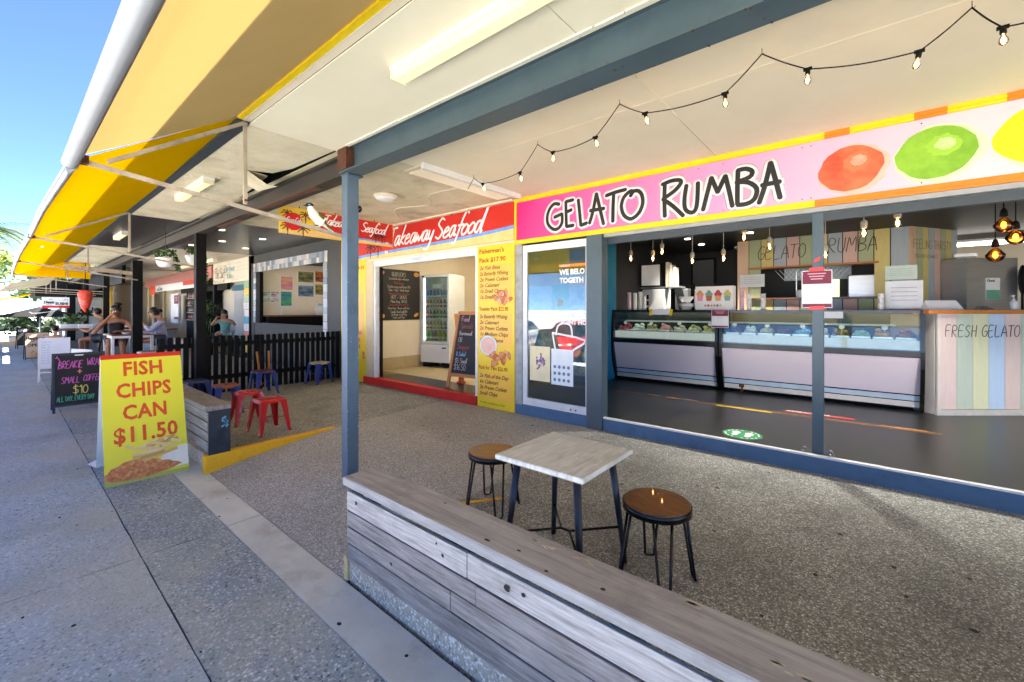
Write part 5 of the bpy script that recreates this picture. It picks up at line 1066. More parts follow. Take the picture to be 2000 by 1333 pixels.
# inside ----------------------------------------------------------
bb = thing('blackboard_menu', 'large blackboard menu for burgers and hot dogs on the cream side wall', 'blackboard', (-8.55,6.0,1.3))
P_('board', M['chalk'], ((-8.559,5.44,1.30),(-8.54,6.62,2.49)), parent=bb)
M['chk'] = mat('chalk_lettering','#b8b3a8','#8e8a80',rough=.8,sc=30,amt=.4); M['chkr'] = mat('red_chalk','#a04a40','#7d3a33',rough=.8)
def cb(s, z, h, m='chk', y=6.02, al='C', sp=.9, r=.006):
    b = MB(); hand(b, s, h, r, (-8.5395,y,z), Y_, Z_, sp=sp, align=al, jit=.03, lower=True); b.build('chalk_lettering', M[m], bb)
cb('BURGERS', 2.33,.09); cb('Served with chips and sauce', 2.25,.05,r=.004,sp=.8); cb('Fish burger', 2.15,.055,'chkr')
cb('Chicken crispy and bacon $10',2.06,.055,r=.004,sp=.8); cb('Plain - Veg - Steak burger',1.98,.055,r=.004,sp=.8); cb('Hawaiian burger with sauce',1.90,.055,'chkr',r=.004,sp=.8)
cb('HOT - DOGS',1.80,.08); cb('Plain Dog  $4.50',1.71,.06,r=.005); cb('Cheese dog with relish $6',1.64,.05,'chkr',r=.004); cb('Onion Dog - Bacon and Onion',1.56,.05,r=.004,sp=.85)
cb('Combo Deal add $4',1.47,.055,r=.005); cb('for Burger or Hot Dog',1.41,.045,r=.004); cb('Drink and Chips',1.34,.05,r=.004)
M['bun'] = mat('bun_drawing','#d99a45','#b97a2e',rough=.7,sc=12)
for y,z,l in ((5.55,2.38,'hot dog'),(6.52,2.40,'burger'),(5.55,1.40,'burger'),(6.52,1.42,'hot dog')):
    b = MB(); b.blob((-8.538,y,z),(.003,.08,.055 if l=='burger' else .04),12,6,M=Matrix.Rotation(0 if l=='burger' else .5,3,'X')); b.build('drawn_bun', M['bun'], bb)
# drinks fridge, turned slightly
fr = thing('drinks_fridge', 'white glass door drinks fridge standing on the cream tiles', 'fridge', (0,0,0))
RZ = R(15)
W_, D_, H_ = .82, .70, 2.26
def fb(nm, m, *bx, bev=0, par=None): 
    return P_(nm, m, *bx, parent=par or fr, bev=bev)
M['whitef'] = mat('white_enamel','#dcdedf','#cfd2d4',rough=.25,sc=2)
fb('cabinet', M['whitef'], ((0,.03,.10),(.03,D_,H_)),((W_-.03,.03,.10),(W_,D_,H_)),((.03,D_-.03,.10),(W_-.03,D_,H_)),((.03,.03,H_-.03),(W_-.03,D_-.03,H_)),((.03,.03,.5),(W_-.03,D_-.03,.56)))
fb('base_panel', M['whitef'], ((-.01,-.02,.12),(W_+.01,.4,.55)), bev=.008)
fb('grille', M['void'], ((.04,.02,.0),(.2,.5,.12)),((W_-.25,.02,.0),(W_-.05,.5,.12)))
fb('door_frame', M['alu_w'], ((0,0,.57),(.055,.03,H_-.005)),((W_-.055,0,.57),(W_,.03,H_-.005)),((.055,0,.57),(W_-.055,.03,.63)),((.055,0,H_-.065),(W_-.055,.03,H_-.005)))
fb('glass', M['glass'], ((.055,.012,.63),(W_-.055,.018,H_-.065)))
fb('badge', M['black'], ((.015,-.004,H_-.06),(.09,-.001,H_-.03))); fb('badge', M['black'], ((W_-.2,-.024,.46),(W_-.08,-.021,.49)))
fb('lit_strip', mat('fridge_light','#ffffff',emit='#eef4ff',es=.5), ((.06,.04,.65),(.075,.06,H_-.08)))
fb('label_card', M['paper'], ((.28,.09,1.92),(.58,.095,2.03)))
shz = [.64,.93,1.20,1.46,1.75]
for z in shz[1:]: fb('wire_shelf', M['alu_w'], ((.035,.05,z-.022),(W_-.035,.6,z)), bev=0)
move(fr, (-8.50,6.64,.145), RZ)
Rf = Matrix.Rotation(RZ,3,'Z'); of = Vector((-8.50,6.64,.145))
def bottle(c, kind):
    m_ = mat('drink_'+c[1:], c, None, rough=.15)
    t = thing('drink_bottle', 'x', 'bottle', (0,0,0), 'bottles in the drinks fridge')
    if kind == 'can': pr = [(.028,0),(.031,.006),(.031,.11),(.026,.122)]
    elif kind == 'big': pr = [(.045,0),(.048,.02),(.048,.17),(.03,.21),(.014,.235)]
    else: pr = [(.028,0),(.031,.01),(.031,.11),(.022,.145),(.011,.175)]
    MB().lathe((0,0,0),pr,10).build('bottle', m_, t)
    top = pr[-1][1]; MB().lathe((0,0,top),[(.014,0),(.014,.018)],8).build('cap', mat('drink_cap','#c93a2a' if kind!='can' else '#cccccc',rough=.4), t)
    if kind != 'can': MB().lathe((0,0,.05),[(pr[2][0]+.001,0),(pr[2][0]+.001,.05)],10).build('label', mat('drink_label','#e8e2c8',rough=.5), t)
    t.name = 'drink_bottle'
    return t
rows = [(.64,'big',['#3fa52f','#3fa52f','#8a4f9c','#b8c92c','#b8c92c','#e2d43a'],'large soft drink bottle on the bottom fridge shelf'),
 (.93,'std',['#9c3a1f','#b85a24','#c9c93a','#d0c42e','#c9b82c','#b8a624','#9cb83a'],'small drink bottle on the second fridge shelf from the bottom'),
 (1.20,'std',['#b83a2a','#a8432c','#3f8a3a','#2f9c45','#2f9c45','#278a5a','#2a6f4a'],'small drink bottle on the middle fridge shelf'),
 (1.46,'std',['#c9692a','#b8862a','#d0c49c','#c98a5a','#b8543a','#c9603a','#a84a3a'],'small drink bottle on the fourth fridge shelf up'),
 (1.75,'can',['#5a86b8','#5a86b8','#6f9cc9','#5a86b8','#7fa8d0','#6f9cc9','#5a86b8'],'drink can on the top fridge shelf')]
CN = {'#3fa52f':'bright green','#8a4f9c':'purple','#b8c92c':'lime yellow','#e2d43a':'yellow','#9c3a1f':'dark red','#b85a24':'orange brown','#c9c93a':'lemon','#d0c42e':'yellow','#c9b82c':'golden','#b8a624':'mustard','#9cb83a':'yellow green','#b83a2a':'red','#a8432c':'brick red','#3f8a3a':'mid green','#2f9c45':'green','#278a5a':'teal green','#2a6f4a':'dark green','#c9692a':'orange','#b8862a':'amber','#d0c49c':'cream','#c98a5a':'tan','#b8543a':'rust red','#c9603a':'coral','#a84a3a':'maroon','#5a86b8':'blue','#6f9cc9':'light blue','#7fa8d0':'pale sky'}
cache = {}
for z, kd, cs, lab in rows:
    for i, c in enumerate(cs):
        x = .11+(W_-.22)*i/(len(cs)-1); p = of + Rf @ Vector((x,.11,z+.001))
        if (c,kd) in cache: t = dup(cache[(c,kd)], p)
        else: t = bottle(c, kd); t.location = p; cache[(c,kd)] = t
        t['label'] = CN[c]+' '+lab+', '+['first','second','third','fourth','fifth','sixth','seventh'][i]+' from left'
# bollard
t = thing('bollard', 'red traffic bollard with a white band between fridge and blackboard stand', 'bollard', (-6.1,6.3,.14))
b0 = (-5.98,5.62,.143)
MB().lathe(b0,[(.09,0),(.09,.03),(.055,.04),(.05,.78)],14).build('tube', mat('red_plastic','#cf2a20','#bd241b',rough=.4), t)
MB().lathe((b0[0],b0[1],b0[2]+.781),[(.052,0),(.05,.27)],14).build('white_band', M['white'], t)
MB().lathe((b0[0],b0[1],b0[2]+1.052),[(.05,0),(.048,.20),(.03,.215),(.02,.24),(.012,.29)],14).build('top_cap', mat('red_plastic','#cf2a20'), t)
# inside counter bits
t = thing('serving_counter', 'dark shelf unit at the back of the seafood shop with a pineapple ornament', 'counter', (-5.5,8.5,.14))
P_('shelf', M['black'], ((-6.6,8.3,1.30),(-4.3,8.7,1.36)),((-6.5,8.35,.14),(-6.44,8.6,1.30)), parent=t)
t = thing('sun_ornament', 'small golden flower shaped ornament on the dark shelf', 'ornament', (-6.45,8.4,1.36))
P_('pot', mat('red_brown_pot','#6f3a22'), ((-6.52,8.35,1.361),(-6.38,8.5,1.58)), parent=t)
b = MB(); b.blob((-6.45,8.42,1.72),(.09,.03,.09))
for k in range(9): a = k/9*6.283; b.bar((-6.45,8.42,1.72),(-6.45+math.cos(a)*.17,8.42,1.72+math.sin(a)*.17),.03,.03)
b.build('flower', mat('gold_paint','#d9b35a',rough=.4), t)
b = MB(); b.box((-4.22,6.0,2.1),(-4.19,6.6,3.0)); tag(b.build('wall_menu', M['menuy']), 'edge of a yellow green menu high on the inner right wall', 'menu')
# orange A-frame blackboard in the doorway
def aframe(name, label, cat, W0, H0, lean, frame_m, board_m, th=.03, fw=.05, zb=.12, group=None, taper=0):
    """front faces +x when unrotated; base at origin; returns (root, surface origin, u, v)"""
    t = thing(name, label, cat, (0,0,0), group)
    hh = math.sqrt(H0*H0-lean*lean); v = Vector((-lean,0,hh))/H0; u = Vector((0,1,0)); nn = u.cross(v)
    o = Vector((lean,-W0/2,0))
    def pr(nm, m, x0, x1, z0, z1, tk, off=0, par=t):
        tx = lambda x, z: W0/2+(x-W0/2)*(1-taper*z/H0)
        b = MB(); b.prism([(tx(x0,z0),z0),(tx(x1,z0),z0),(tx(x1,z1),z1),(tx(x0,z1),z1)], o+nn*off, u, v, tk); return b.build(nm, m, par)
    pr('leg', frame_m, 0, fw, 0, H0, th); pr('leg', frame_m, W0-fw, W0, 0, H0, th)
    pr('rail', frame_m, fw, W0-fw, H0-fw, H0, th); pr('rail', frame_m, fw, W0-fw, zb, zb+fw, th)
    pr('board', board_m, fw, W0-fw, zb+fw, H0-fw, th*.5, off=.004)
    v2 = Vector((lean,0,hh))/H0; o2 = Vector((-lean-.0,-W0/2,0))
    for a in (0, W0-fw):
        b = MB(); b.prism([(a,0),(a+fw,0),(a+fw,H0*.985),(a,H0*.985)], o2, u, v2, -th) if False else b.bar(o2+u*(a+fw/2), o2+u*(a+fw/2)+v2*H0*.97, th, fw, up=(0,1,0)); b.build('back_leg', frame_m, t)
    b = MB(); b.bar(o2+v2*.2+u*fw, o2+v2*.2+u*(W0-fw), th*.7, fw); b.build('back_rail', frame_m, t)
    return t, o+nn*(.004+th*.5), u, v
t = thing('fluorescent_light', 'added unseen tube light brightening the seafood shop interior', 'light', (-6.3,7.0,2.9), 'fluorescent ceiling lights')  # unseen tube light added to brighten the seafood shop
P_('tube', mat('added_tube_glow','#ffffff',emit='#fff1d2',es=3.2), ((-7.4,7.0,2.93),(-5.2,7.05,2.96)),((-7.4,7.16,2.93),(-5.2,7.21,2.96)), parent=t); P_('housing', M['white'], ((-7.45,6.97,2.965),(-5.15,7.24,3.018)), parent=t)
t, so_, su, sv = aframe('blackboard_stand','orange timber A-frame blackboard with chalk specials standing in the seafood doorway','blackboard',.84,1.38,.20,M['wood_o'],M['chalk'],zb=.2,fw=.06,taper=.30)
M['chky'] = mat('yellow_chalk','#c9c478'); M['chkb'] = mat('blue_chalk','#7fa3c9'); M['chkp'] = mat('pink_chalk','#c98aa0')
for i,(s,h,c) in enumerate((('Food',.09,'chkp'),('Specials',.09,'chkr'),('Barramundi',.07,'chk'),('OR',.08,'chk'),('Snapper',.09,'chkr'),('& Salad',.07,'chkb'),('$5 Small',.08,'chk'),('$16.50',.10,'chk'))):
    b = MB(); hand(b, s, h, .0055, so_+su*(.22-.012*i)+sv*(1.20-i*.125), su, sv, sp=.8, jit=.02, lower=True, flat=.2); b.build('chalk_lettering', M[c], t)
move(t, (-5.49,5.42,.146), R(-84))
# ================================================================ DARK SERVERY NEXT DOOR
ds = thing('servery', 'charcoal shopfront with a tiled servery opening behind the picket fence', 'shop', (-12,6,0))
M['charw'] = mat('charcoal_render','#4e4e4c','#424241',rough=.55,sc=2)
P_('wall', M['charw'], ((-9.82,4.93,-.02),(-9.2,5.03,3.2)),((-14.7,4.93,2.96),(-9.82,5.03,3.2)),((-14.72,4.93,-.05),(-14.45,5.03,3.2)),((-14.45,4.94,-.05),(-9.82,5.03,1.15)), parent=ds)
P_('inner_wall', M['cream'], ((-14.45,5.03,0),(-14.37,9,3.1)),((-14.4,9,0),(-9.2,9.1,3.1)), parent=ds)
P_('ceiling', M['charw'], ((-14.4,5.03,3.02),(-9.2,9,3.1)), parent=ds)
P_('counter', M['black'], ((-14.36,5.1,0),(-13.8,8,1.33)), parent=ds); P_('counter_top', M['wood_seat'], ((-14.36,5.06,1.331),(-13.76,8,1.37)), parent=ds)
M['mosaic'] = [mat('mosaic_'+c[1:],c,rough=.3,sc=25,amt=.3) for c in ('#c9ccd0','#8f98a3','#b3b5b8','#6f7f8f','#d9d3cb')]
b_all = []
def tiles(x0,x1,z0,z1,s):
    nx = max(1,round((x1-x0)/s)); nz = max(1,round((z1-z0)/s))
    for i in range(nx):
        for j in range(nz):
            a = x0+(x1-x0)*i/nx; c = z0+(z1-z0)*j/nz
            P_('tile', random.choice(M['mosaic']), ((a+.004,4.912,c+.004),(a+(x1-x0)/nx-.004,4.929,c+(z1-z0)/nz-.004)), parent=ds)
tiles(-14.45,-9.82,2.68,2.95,.135); tiles(-14.45,-14.27,1.15,2.68,.18); tiles(-10.02,-9.82,.9,2.68,.18)
P_('opening_frame', M['black'], ((-14.26,4.93,1.15),(-14.0,5.03,2.68)), parent=ds)
for i,(y0,y1,z0,z1,c,c2,l) in enumerate(((5.12,5.355,1.79,2.10,'#2f7a42','#e0ecd8','green poster with a white disc on the servery side wall'),(5.385,5.61,1.79,2.11,'#7c2f4a','#e9e4e6','maroon and white notice beside the green poster'),(5.67,6.0,1.67,2.12,'#1f5fae','#4fae52','blue and green beach poster under the flower picture'),(5.67,6.03,2.18,2.60,'#e3b16a','#c96f9c','orange and pink flower poster'),(6.21,6.71,2.45,2.80,'#8f9a5a','#3f3a26','framed olive landscape photograph, upper left'),(6.21,6.71,1.98,2.34,'#7fa0c9','#3a3f38','framed blue sky landscape photograph, lower left'),(6.77,7.14,2.48,2.84,'#d97a2a','#4a2f1a','framed orange sunset photograph'),(6.77,7.14,2.05,2.40,'#b3a052','#4a4626','framed gold field photograph'),(6.85,7.1,1.5,1.75,'#6fa3c4','#d9d9d4','small pale blue picture near the counter end'))):
    t = thing('poster', l, 'poster', (-14.36,(y0+y1)/2,z0), 'pictures on the servery wall')
    P_('frame', M['paper'], ((-14.369,y0-.02,z0-.02),(-14.355,y1+.02,z1+.02)), parent=t)
    P_('image', mat('picture_'+c[1:],c,c2,rough=.5,sc=3.5,stretch=(1,1,3),amt=.25), ((-14.3549,y0,z0),(-14.350,y1,z1)), parent=t)
    if i == 0:
        b = MB(); b.lathe((-14.349,5.24,1.93),[(.06,0),(.06,.002)],16,axis=(1,0,0)); b.build('white_disc', M['paper'], t)
for y,z,l in ((5.5,2.95,'left pair of small spot lamps over the servery opening'),(6.9,2.98,'right pair of small spot lamps over the servery opening')):
    b = MB(); 
    for k in (-.06,.06): b.blob((-13.9,y+k,2.95),(.035,.035,.035))
    tag(b.build('spot_lamp', M['stainless']), l, 'spot lamp', 'spot lamps in the servery')
b = MB(); b.lathe((-14.0,5.55,1.371),[(.03,0),(.03,.12),(.012,.15),(.012,.19)],10); tag(b.build('sauce_bottle', M['white']), 'small white bottle on the servery counter', 'bottle')
b = MB(); b.box((-14.2,6.7,1.371),(-14.0,6.85,1.66)); tag(b.build('paper_holder', M['paper']), 'white upright dispenser on the servery counter', 'dispenser')
for i in range(2):
    b = MB(); b.lathe((-14.0,6.98+i*.14,1.371),[(.045,0),(.05,.26)],10); tag(b.build('cup_stack', mat('pale_cup','#ddd3c0')), ['left','right'][i]+' pale cup stack at the end of the servery counter', 'cups', 'cup stacks on the servery counter')
for x,y in ((-13.3,3.1),(-12.0,3.4),(-11.6,2.7),(-10.9,3.9),(-10.3,2.9),(-12.9,4.2)):
    b = MB(); b.lathe((x,y,3.193),[(.07,0),(.07,.006)],14); tag(b.build('downlight', mat('dim_downlight','#f0ead8',emit='#fff0d0',es=.3)), {(-13.3,3.1):'small downlight in the dark canopy ceiling, above the bar table end',(-12.0,3.4):'small downlight in the dark canopy ceiling, above the servery opening',(-11.6,2.7):'small downlight in the dark canopy ceiling, closest to the rusty beam',(-10.9,3.9):'small downlight in the dark canopy ceiling, near the tiled frame',(-10.3,2.9):'small downlight in the dark canopy ceiling, nearest the hanging baskets',(-12.9,4.2):'small downlight in the dark canopy ceiling, by the timber shopfront'}[(x,y)], 'downlight', 'downlights in the dark canopy ceiling')
# ---- timber clad surf shop
ss = thing('timber_shopfront', 'whitewashed timber shopfront with teal lettering past the dark servery', 'shop', (-16.6,5,0))
M['ww'] = [mat('whitewash_board_%d'%i,c,c2,rough=.7,sc=3,stretch=(1,6,10),amt=.6) for i,(c,c2) in enumerate((('#d9d0bf','#c3b7a2'),('#e0d8ca','#cbc1ae'),('#cdc2ae','#b5a890')))]
for j in range(6):
    z = 2.46+j*.125
    for a,c in ((-18.4,-17.1+.2*(j%2)),(-17.1+.2*(j%2),-15.9-.3*(j%3)),(-15.9-.3*(j%3),-14.73)): P_('board', M['ww'][(j+int(a*3))%3], ((a+.003,4.93,z+.003),(c-.003,4.95,z+.12)), parent=ss)
cs = ['#e0c04a','#8fb88a','#d98a7a','#e6e3de','#4f9fc0','#e8e4dc','#e0dcd6','#b3c9a8']
for j in range(10):
    z = .2+j*.226; P_('board', mat('painted_board_'+cs[j%8][1:],cs[j%8],rough=.6,sc=3,stretch=(1,4,8)), ((-15.25+.03*(j%3),4.90+.01*(j%2),z),(-14.73,4.93,z+.215)), parent=ss)
P_('side_edge', M['black'], ((-14.729,4.88,0),(-14.70,4.94,3.2)), parent=ss)
P_('white_wall', mat('pale_grey_wall','#b9bcbc','#aaadad',rough=.6), ((-18.4,5.6,0),(-15.2,5.7,3.0)), parent=ss)
P_('corner_post', M['black'], ((-18.45,4.93,0),(-18.3,5.03,2.46)), parent=ss)
P_('low_bench', M['blk_gloss'], ((-18.0,4.9,0),(-15.3,5.4,.62)), parent=ss)
P_('teal_lintel', mat('teal_band','#2f6a78'), ((-18.3,5.5,2.25),(-15.26,5.59,2.45)), parent=ss)
b = MB(); hand(b,'The Surf',.35,.012,(-18.2,4.928,2.66),X_,Z_,sp=.7,lower=True); b.build('lettering', M['black'], ss)
text('Ski Beach', .22, mat('teal_print','#3f9aa3'), (-17.0,4.928,2.86), X_, Z_, ss, bold=.004); text('& Bar', .22, MATS['teal_print'], (-16.9,4.928,2.62), X_, Z_, ss, bold=.004)
t = thing('poster', 'green picture with a yellow shape on the pale wall above the seated person in teal', 'poster', (-16.2,5.59,1.6))
P_('image', mat('green_picture','#1f6a52','#0f3a30',rough=.5,sc=4), ((-17.1,5.585,1.5),(-15.6,5.599,2.3)), parent=t); b = MB(); b.blob((-16.3,5.58,1.95),(.12,.005,.28),10,7,.1); b.build('painted_shape', mat('yellow_shape','#d9c04a'), t)
# ---- red sign shop and beyond
rs = thing('arcade_shops', 'far recessed cream shop with a red fascia strip beyond the picket fence', 'shop', (-24,6,0))
P_('wall', M['cream'], ((-34,6.0,0),(-18.46,6.1,3.1)), parent=rs); P_('wall', mat('yellow_wall','#cfa83a','#b8922c',rough=.6), ((-38,3.6,0),(-30.5,3.7,3.0)), parent=rs)
P_('fascia', mat('pink_red_fascia','#c9857a','#b87468',rough=.5), ((-30,4.9,2.72),(-18.5,5.0,3.15)), parent=rs)
P_('sign_panel', M['paper'], ((-27.3,4.88,2.42),(-19.5,4.9,2.72)),parent=rs); P_('sign_panel', mat('orange_red_panel','#e04a24'), ((-28.6,4.88,2.3),(-27.4,4.9,2.75)), parent=rs); P_('sign_panel', mat('orange_red_panel','#e04a24'), ((-22.2,4.86,2.56),(-19.5,4.88,2.74)), parent=rs)
b = MB(); hand(b,'Food & Drinks',.22,.014,(-27.1,4.878,2.46),X_,Z_,sp=.8,lower=True); b.build('lettering', M['black'], rs)
P_('timber_frame', mat('pale_timber','#b8a070'), ((-29.3,4.9,0),(-28.9,5.0,2.7)),((-27.5,5.2,0),(-27.3,5.3,2.7)), parent=rs)
P_('roller', M['black'], ((-25.0,5.4,2.3),(-18.5,5.5,2.6)), parent=rs)
t = thing('drinks_cabinet', 'black drinks cabinet with lit shelves of bottles in the far shop', 'cabinet', (-21.5,5.4,0))
P_('cabinet', M['black'], ((-23.6,5.3,.0),(-21.0,5.9,2.4)), parent=t); 
for j in range(4):
    P_('shelf', M['alu'], ((-22.6,5.05,1.1+j*.3),(-21.0,5.3,1.12+j*.3)), parent=t)
    for i in range(7):
        b = MB(); x = -22.5+i*.21; b.lathe((x,5.15,1.12+j*.3),[(.05,0),(.05,.15),(.02,.2),(.02,.24)],8); b.build('bottle', mat('far_bottle_%d'%((i+j)%4),['#a83a2a','#3f6a5a','#c98a4a','#6a7f8a'][(i+j)%4],rough=.3), t)
s = notice('notice','maroon topped notice on the black cabinet in the far shop',(-24.3,5.0,1.1),(1,0,0),.75,1.1)
b = MB(); b.box((-25.9,5.2,.9),(-24.6,5.3,2.3)); tag(b.build('price_board', M['paper']), 'white upright panel left of the black drinks cabinet', 'panel')
b = MB(); b.box((-27.2,5.6,1.0),(-26.0,5.62,2.2)); tag(b.build('poster', mat('grey_blue_poster','#8a8fa0','#3f3f4a',sc=3,amt=.3)), 'grey picture on the cream wall of the far shop', 'poster')
t = thing('bar_counter', 'long timber topped counter running behind the white bar table', 'counter', (-20,3.6,0))
P_('top', M['wood_seat'], ((-34,3.3,.83),(-18.5,3.9,.90)), parent=t); P_('front', mat('grey_blue_panel','#7c828a'), ((-34,3.5,-.1),(-18.5,3.8,.829)), parent=t)
bigp = P_('platform', mat('grey_deck','#6f7072','#5e5f61',rough=.6), ((-34,1.3,-.2),(-16.8,3.2,-.02))) ; bigp['kind']='structure'
P_('bulkhead', M['black'], ((-34,2.6,2.45),(-19.6,2.7,3.1)), parent=rs)
P_('side_bulkhead', M['void'], ((-38,1.0,2.2),(-31.5,3.6,3.1)), parent=rs)
P_('orange_post', mat('orange_timber','#b8762a'), ((-33.6,2.4,0),(-33.3,2.7,2.3)),((-32.8,2.6,0),(-32.3,2.9,2.3)), parent=rs)
t = thing('hanging_lantern', 'red banner lantern hanging under the arcade beside a slim post', 'lantern', (-20,1.8,1.7))
MB().lathe((-20,1.75,1.45),[(.02,0),(.10,.15),(.17,.42),(.19,.62),(.14,.74)],14).build('body', mat('red_fabric','#e0452f','#c93a26',rough=.6,sc=6,dirt='#e9b0a0',damt=.6,dsc=6), t)
MB().tube([(-20,1.75,2.17),(-20,1.75,3.1)],.01,6).build('cord', M['black'], t)
# sushi sign (hung) and sushi A-frame
t = thing('sushi_sign', 'white and red hanging sign reading Happy SUSHI beside the broad black post', 'sign', (-24,1.3,1.75))
P_('panel', M['paper'], ((-24.03,.93,1.70),(-24,1.66,2.02)), parent=t); P_('red_band', M['red'], ((-24.03,.93,1.60),(-24,1.66,1.699)), parent=t)
text('SUSHI', .13, M['black'], (-23.998,1.28,1.73), Y_, Z_, t, bold=.006); text('Happy', .11, M['black'], (-23.998,.99,1.80), Y_, Z_, t, bold=.006, wid=.9)
b = MB(); strokes(b, [[(.97,1.80),(1.05,1.76),(1.2,1.77),(1.26,1.81)],[(1.12,1.93),(1.17,1.95),(1.2,1.93)],[(1.5,1.9),(1.56,1.94),(1.62,1.9)]],.008,(-23.998,0,0),Y_,Z_); b.build('logo_strokes', M['black'], t)
t = thing('fluorescent_light', 'added unseen tube light brightening the tiled servery', 'light', (-12,7.0,2.9), 'fluorescent ceiling lights')  # invented tube light, out of view, lifts the servery interior
P_('tube', mat('added_tube_glow','#ffffff'), ((-13,6.6,2.95),(-11.4,6.65,2.98)), parent=t); P_('housing', M['white'], ((-13.05,6.55,2.985),(-11.35,6.7,3.018)), parent=t)
# ================================================================ SIGNS ON THE FOOTPATH
t = thing('price_sign', 'tall lemon yellow A-frame sign reading FISH CHIPS CAN $11.50 with fried fish picture', 'sign', (0,0,0))
W0, H0, lean = .69, 1.375, .44; hh = math.sqrt(H0**2-lean**2)
u = Vector((0,1,0)); v = Vector((-lean,0,hh))/H0; nn = u.cross(v); o = Vector((lean,-W0/2,0))
def pp(nm, m, poly, off=0, tk=.0006, par=None):
    b = MB(); b.prism(poly, o+nn*off, u, v, tk); return b.build(nm, m, par or t)
pp('front_panel', M['signy'], [(0,0),(W0,0),(W0,H0-.05),(0,H0-.05)], 0, .006)
pp('red_strip', M['red'], [(0,H0-.05),(W0,H0-.05),(W0,H0),(0,H0)], 0, .0065)
b = MB(); v2 = Vector((lean*.92,0,hh))/math.sqrt(hh**2+(lean*.92)**2); b.prism([(0,0),(W0,0),(W0,H0*.975),(0,H0*.975)], (-lean*.92,-W0/2,0), u, v2, .006); b.build('back_panel', mat('white_corflute','#d5dbe3','#c8cfd8',rough=.5), t)
for s, z, sz, wd in (('FISH',1.135,.215,.82),('CHIPS',.895,.215,.79),('CAN',.655,.215,.80),('$11.50',.415,.225,.83)):
    text(s, sz, M['txtred'], o+u*(W0/2)+v*z+nn*.0068, u, v, t, align='CENTER', bold=.006, wid=wd, sp=1.05)
# picture of fish, chips and sauce as flat print
def ell(cx, cz, rx, rz, rot=0, n=16, j=0):
    out = []
    for k in range(n):
        a = 2*math.pi*k/n; r = 1+random.uniform(-j,j); x, z = math.cos(a)*rx*r, math.sin(a)*rz*r
        out.append((cx+x*math.cos(rot)-z*math.sin(rot), cz+x*math.sin(rot)+z*math.cos(rot)))
    return out
pp('dish_print', mat('pale_green_dish','#b8bf5a','#a3aa4c'), [(0,0),(W0,0),(W0,.035),(0,.06)], .0066)
pp('sauce_print', mat('white_sauce_print','#ece8dc','#ddd8c8',sc=8), [(.42,.06),(W0,.07),(W0,.29),(.60,.285),(.52,.26),(.47,.22),(.43,.14)], .0070)
pp('fish_print', mat('fried_fish_print','#d9905a','#b0602c',rough=.5,sc=22,amt=.3,dirt='#e8b070',damt=.8,dsc=11), [(.0,.06),(.08,.035),(.16,.03),(.24,.022),(.34,.028),(.44,.045),(.52,.05),(.58,.075),(.63,.09),(.60,.115),(.55,.13),(.52,.155),(.46,.165),(.42,.195),(.36,.205),(.30,.225),(.22,.225),(.15,.215),(.10,.185),(.05,.17),(.02,.13),(0,.12)], .0078)
for i in range(17):
    a = random.uniform(-.45,.45)+(.3 if i%2 else 0); cx = random.uniform(.22,.52); cz = random.uniform(.23,.37)
    if i > 12: cx = random.uniform(.40,.58); cz = random.uniform(.33,.38)
    L_ = random.uniform(.07,.12)
    pp('chip_print', mat('chip_print_%d'%(i%4),['#e6c98c','#d9b46a','#ecd6a2','#c79a54'][i%4],None,sc=18), [(cx-math.cos(a)*L_+.0,cz-math.sin(a)*L_-.016),(cx+math.cos(a)*L_+.006,cz+math.sin(a)*L_-.016),(cx+math.cos(a)*L_,cz+math.sin(a)*L_+.016),(cx-math.cos(a)*L_,cz-math.sin(a)*L_+.016)], .0086+i*.0007)
move(t, (-6.32,1.01,FP), R(-1.5))
b = MB(); vs=[(-6.95,.62,FP+.004),(-6.7,.68,FP+.004),(-6.72,.80,FP+.05),(-6.86,.78,FP+.07),(-6.98,.70,FP+.03)]
b.add(vs,[(0,1,2),(0,2,3),(0,3,4)]); tag(b.build('plastic_bag', M['paper']), 'scrap of white plastic at the foot of the yellow sign', 'plastic bag')
t, so_, su, sv = aframe('blackboard_stand','black A-frame blackboard with pink chalk reading BREAKIE WRAP + SMALL COFFEE $10','blackboard',.68,1.04,.22,mat('blue_black_frame','#2c3644','#222a35',rough=.5),M['chalk'],zb=.10,fw=.035)
M['pinkc'] = mat('pink_chalk_bright','#d66ac0','#b04f9c',rough=.8,sc=60,amt=.5); M['yelc'] = mat('yellow_chalk_bright','#d6d670','#b9b955',rough=.8); M['grnc'] = mat('green_chalk','#4fbf9a','#3a9c7c',rough=.8)
b = MB(); hand(b,'BREAKIE',.125,.006,so_+su*.075+sv*.77,su,sv,sp=1.0,wid=.55,slant=.12,arc=0,jit=.05,flat=.2); b.build('pink_lettering', M['pinkc'], t); b = MB(); hand(b,'WRAP',.125,.006,so_+su*.44+sv*.80,su,sv,sp=1.0,wid=.55,slant=.05,flat=.2); b.build('pink_lettering', M['pinkc'], t); b = MB()
hand(b,'SMALL',.11,.006,so_+su*.11+sv*.50,su,sv,sp=1.0,wid=.58,slant=.1,jit=.05,flat=.2); b.build('pink_lettering', M['pinkc'], t); b = MB(); hand(b,'COFFEE',.11,.006,so_+su*.38+sv*.52,su,sv,sp=1.0,wid=.52,slant=.2,jit=.05,flat=.2); b.build('pink_lettering', M['pinkc'], t); b = MB()
strokes(b,[[(.06,.98),(.10,.90),(.08,.78)],[(.07,.99),(.05,.95)]],.006,so_,su,sv,flat=.2); b.build('pink_lettering', M['pinkc'], t)
b = MB(); hand(b,'+',.12,.009,so_+su*.31+sv*.64,su,sv,flat=.2); b.build('red_plus', mat('salmon_chalk','#e08a7a'), t)
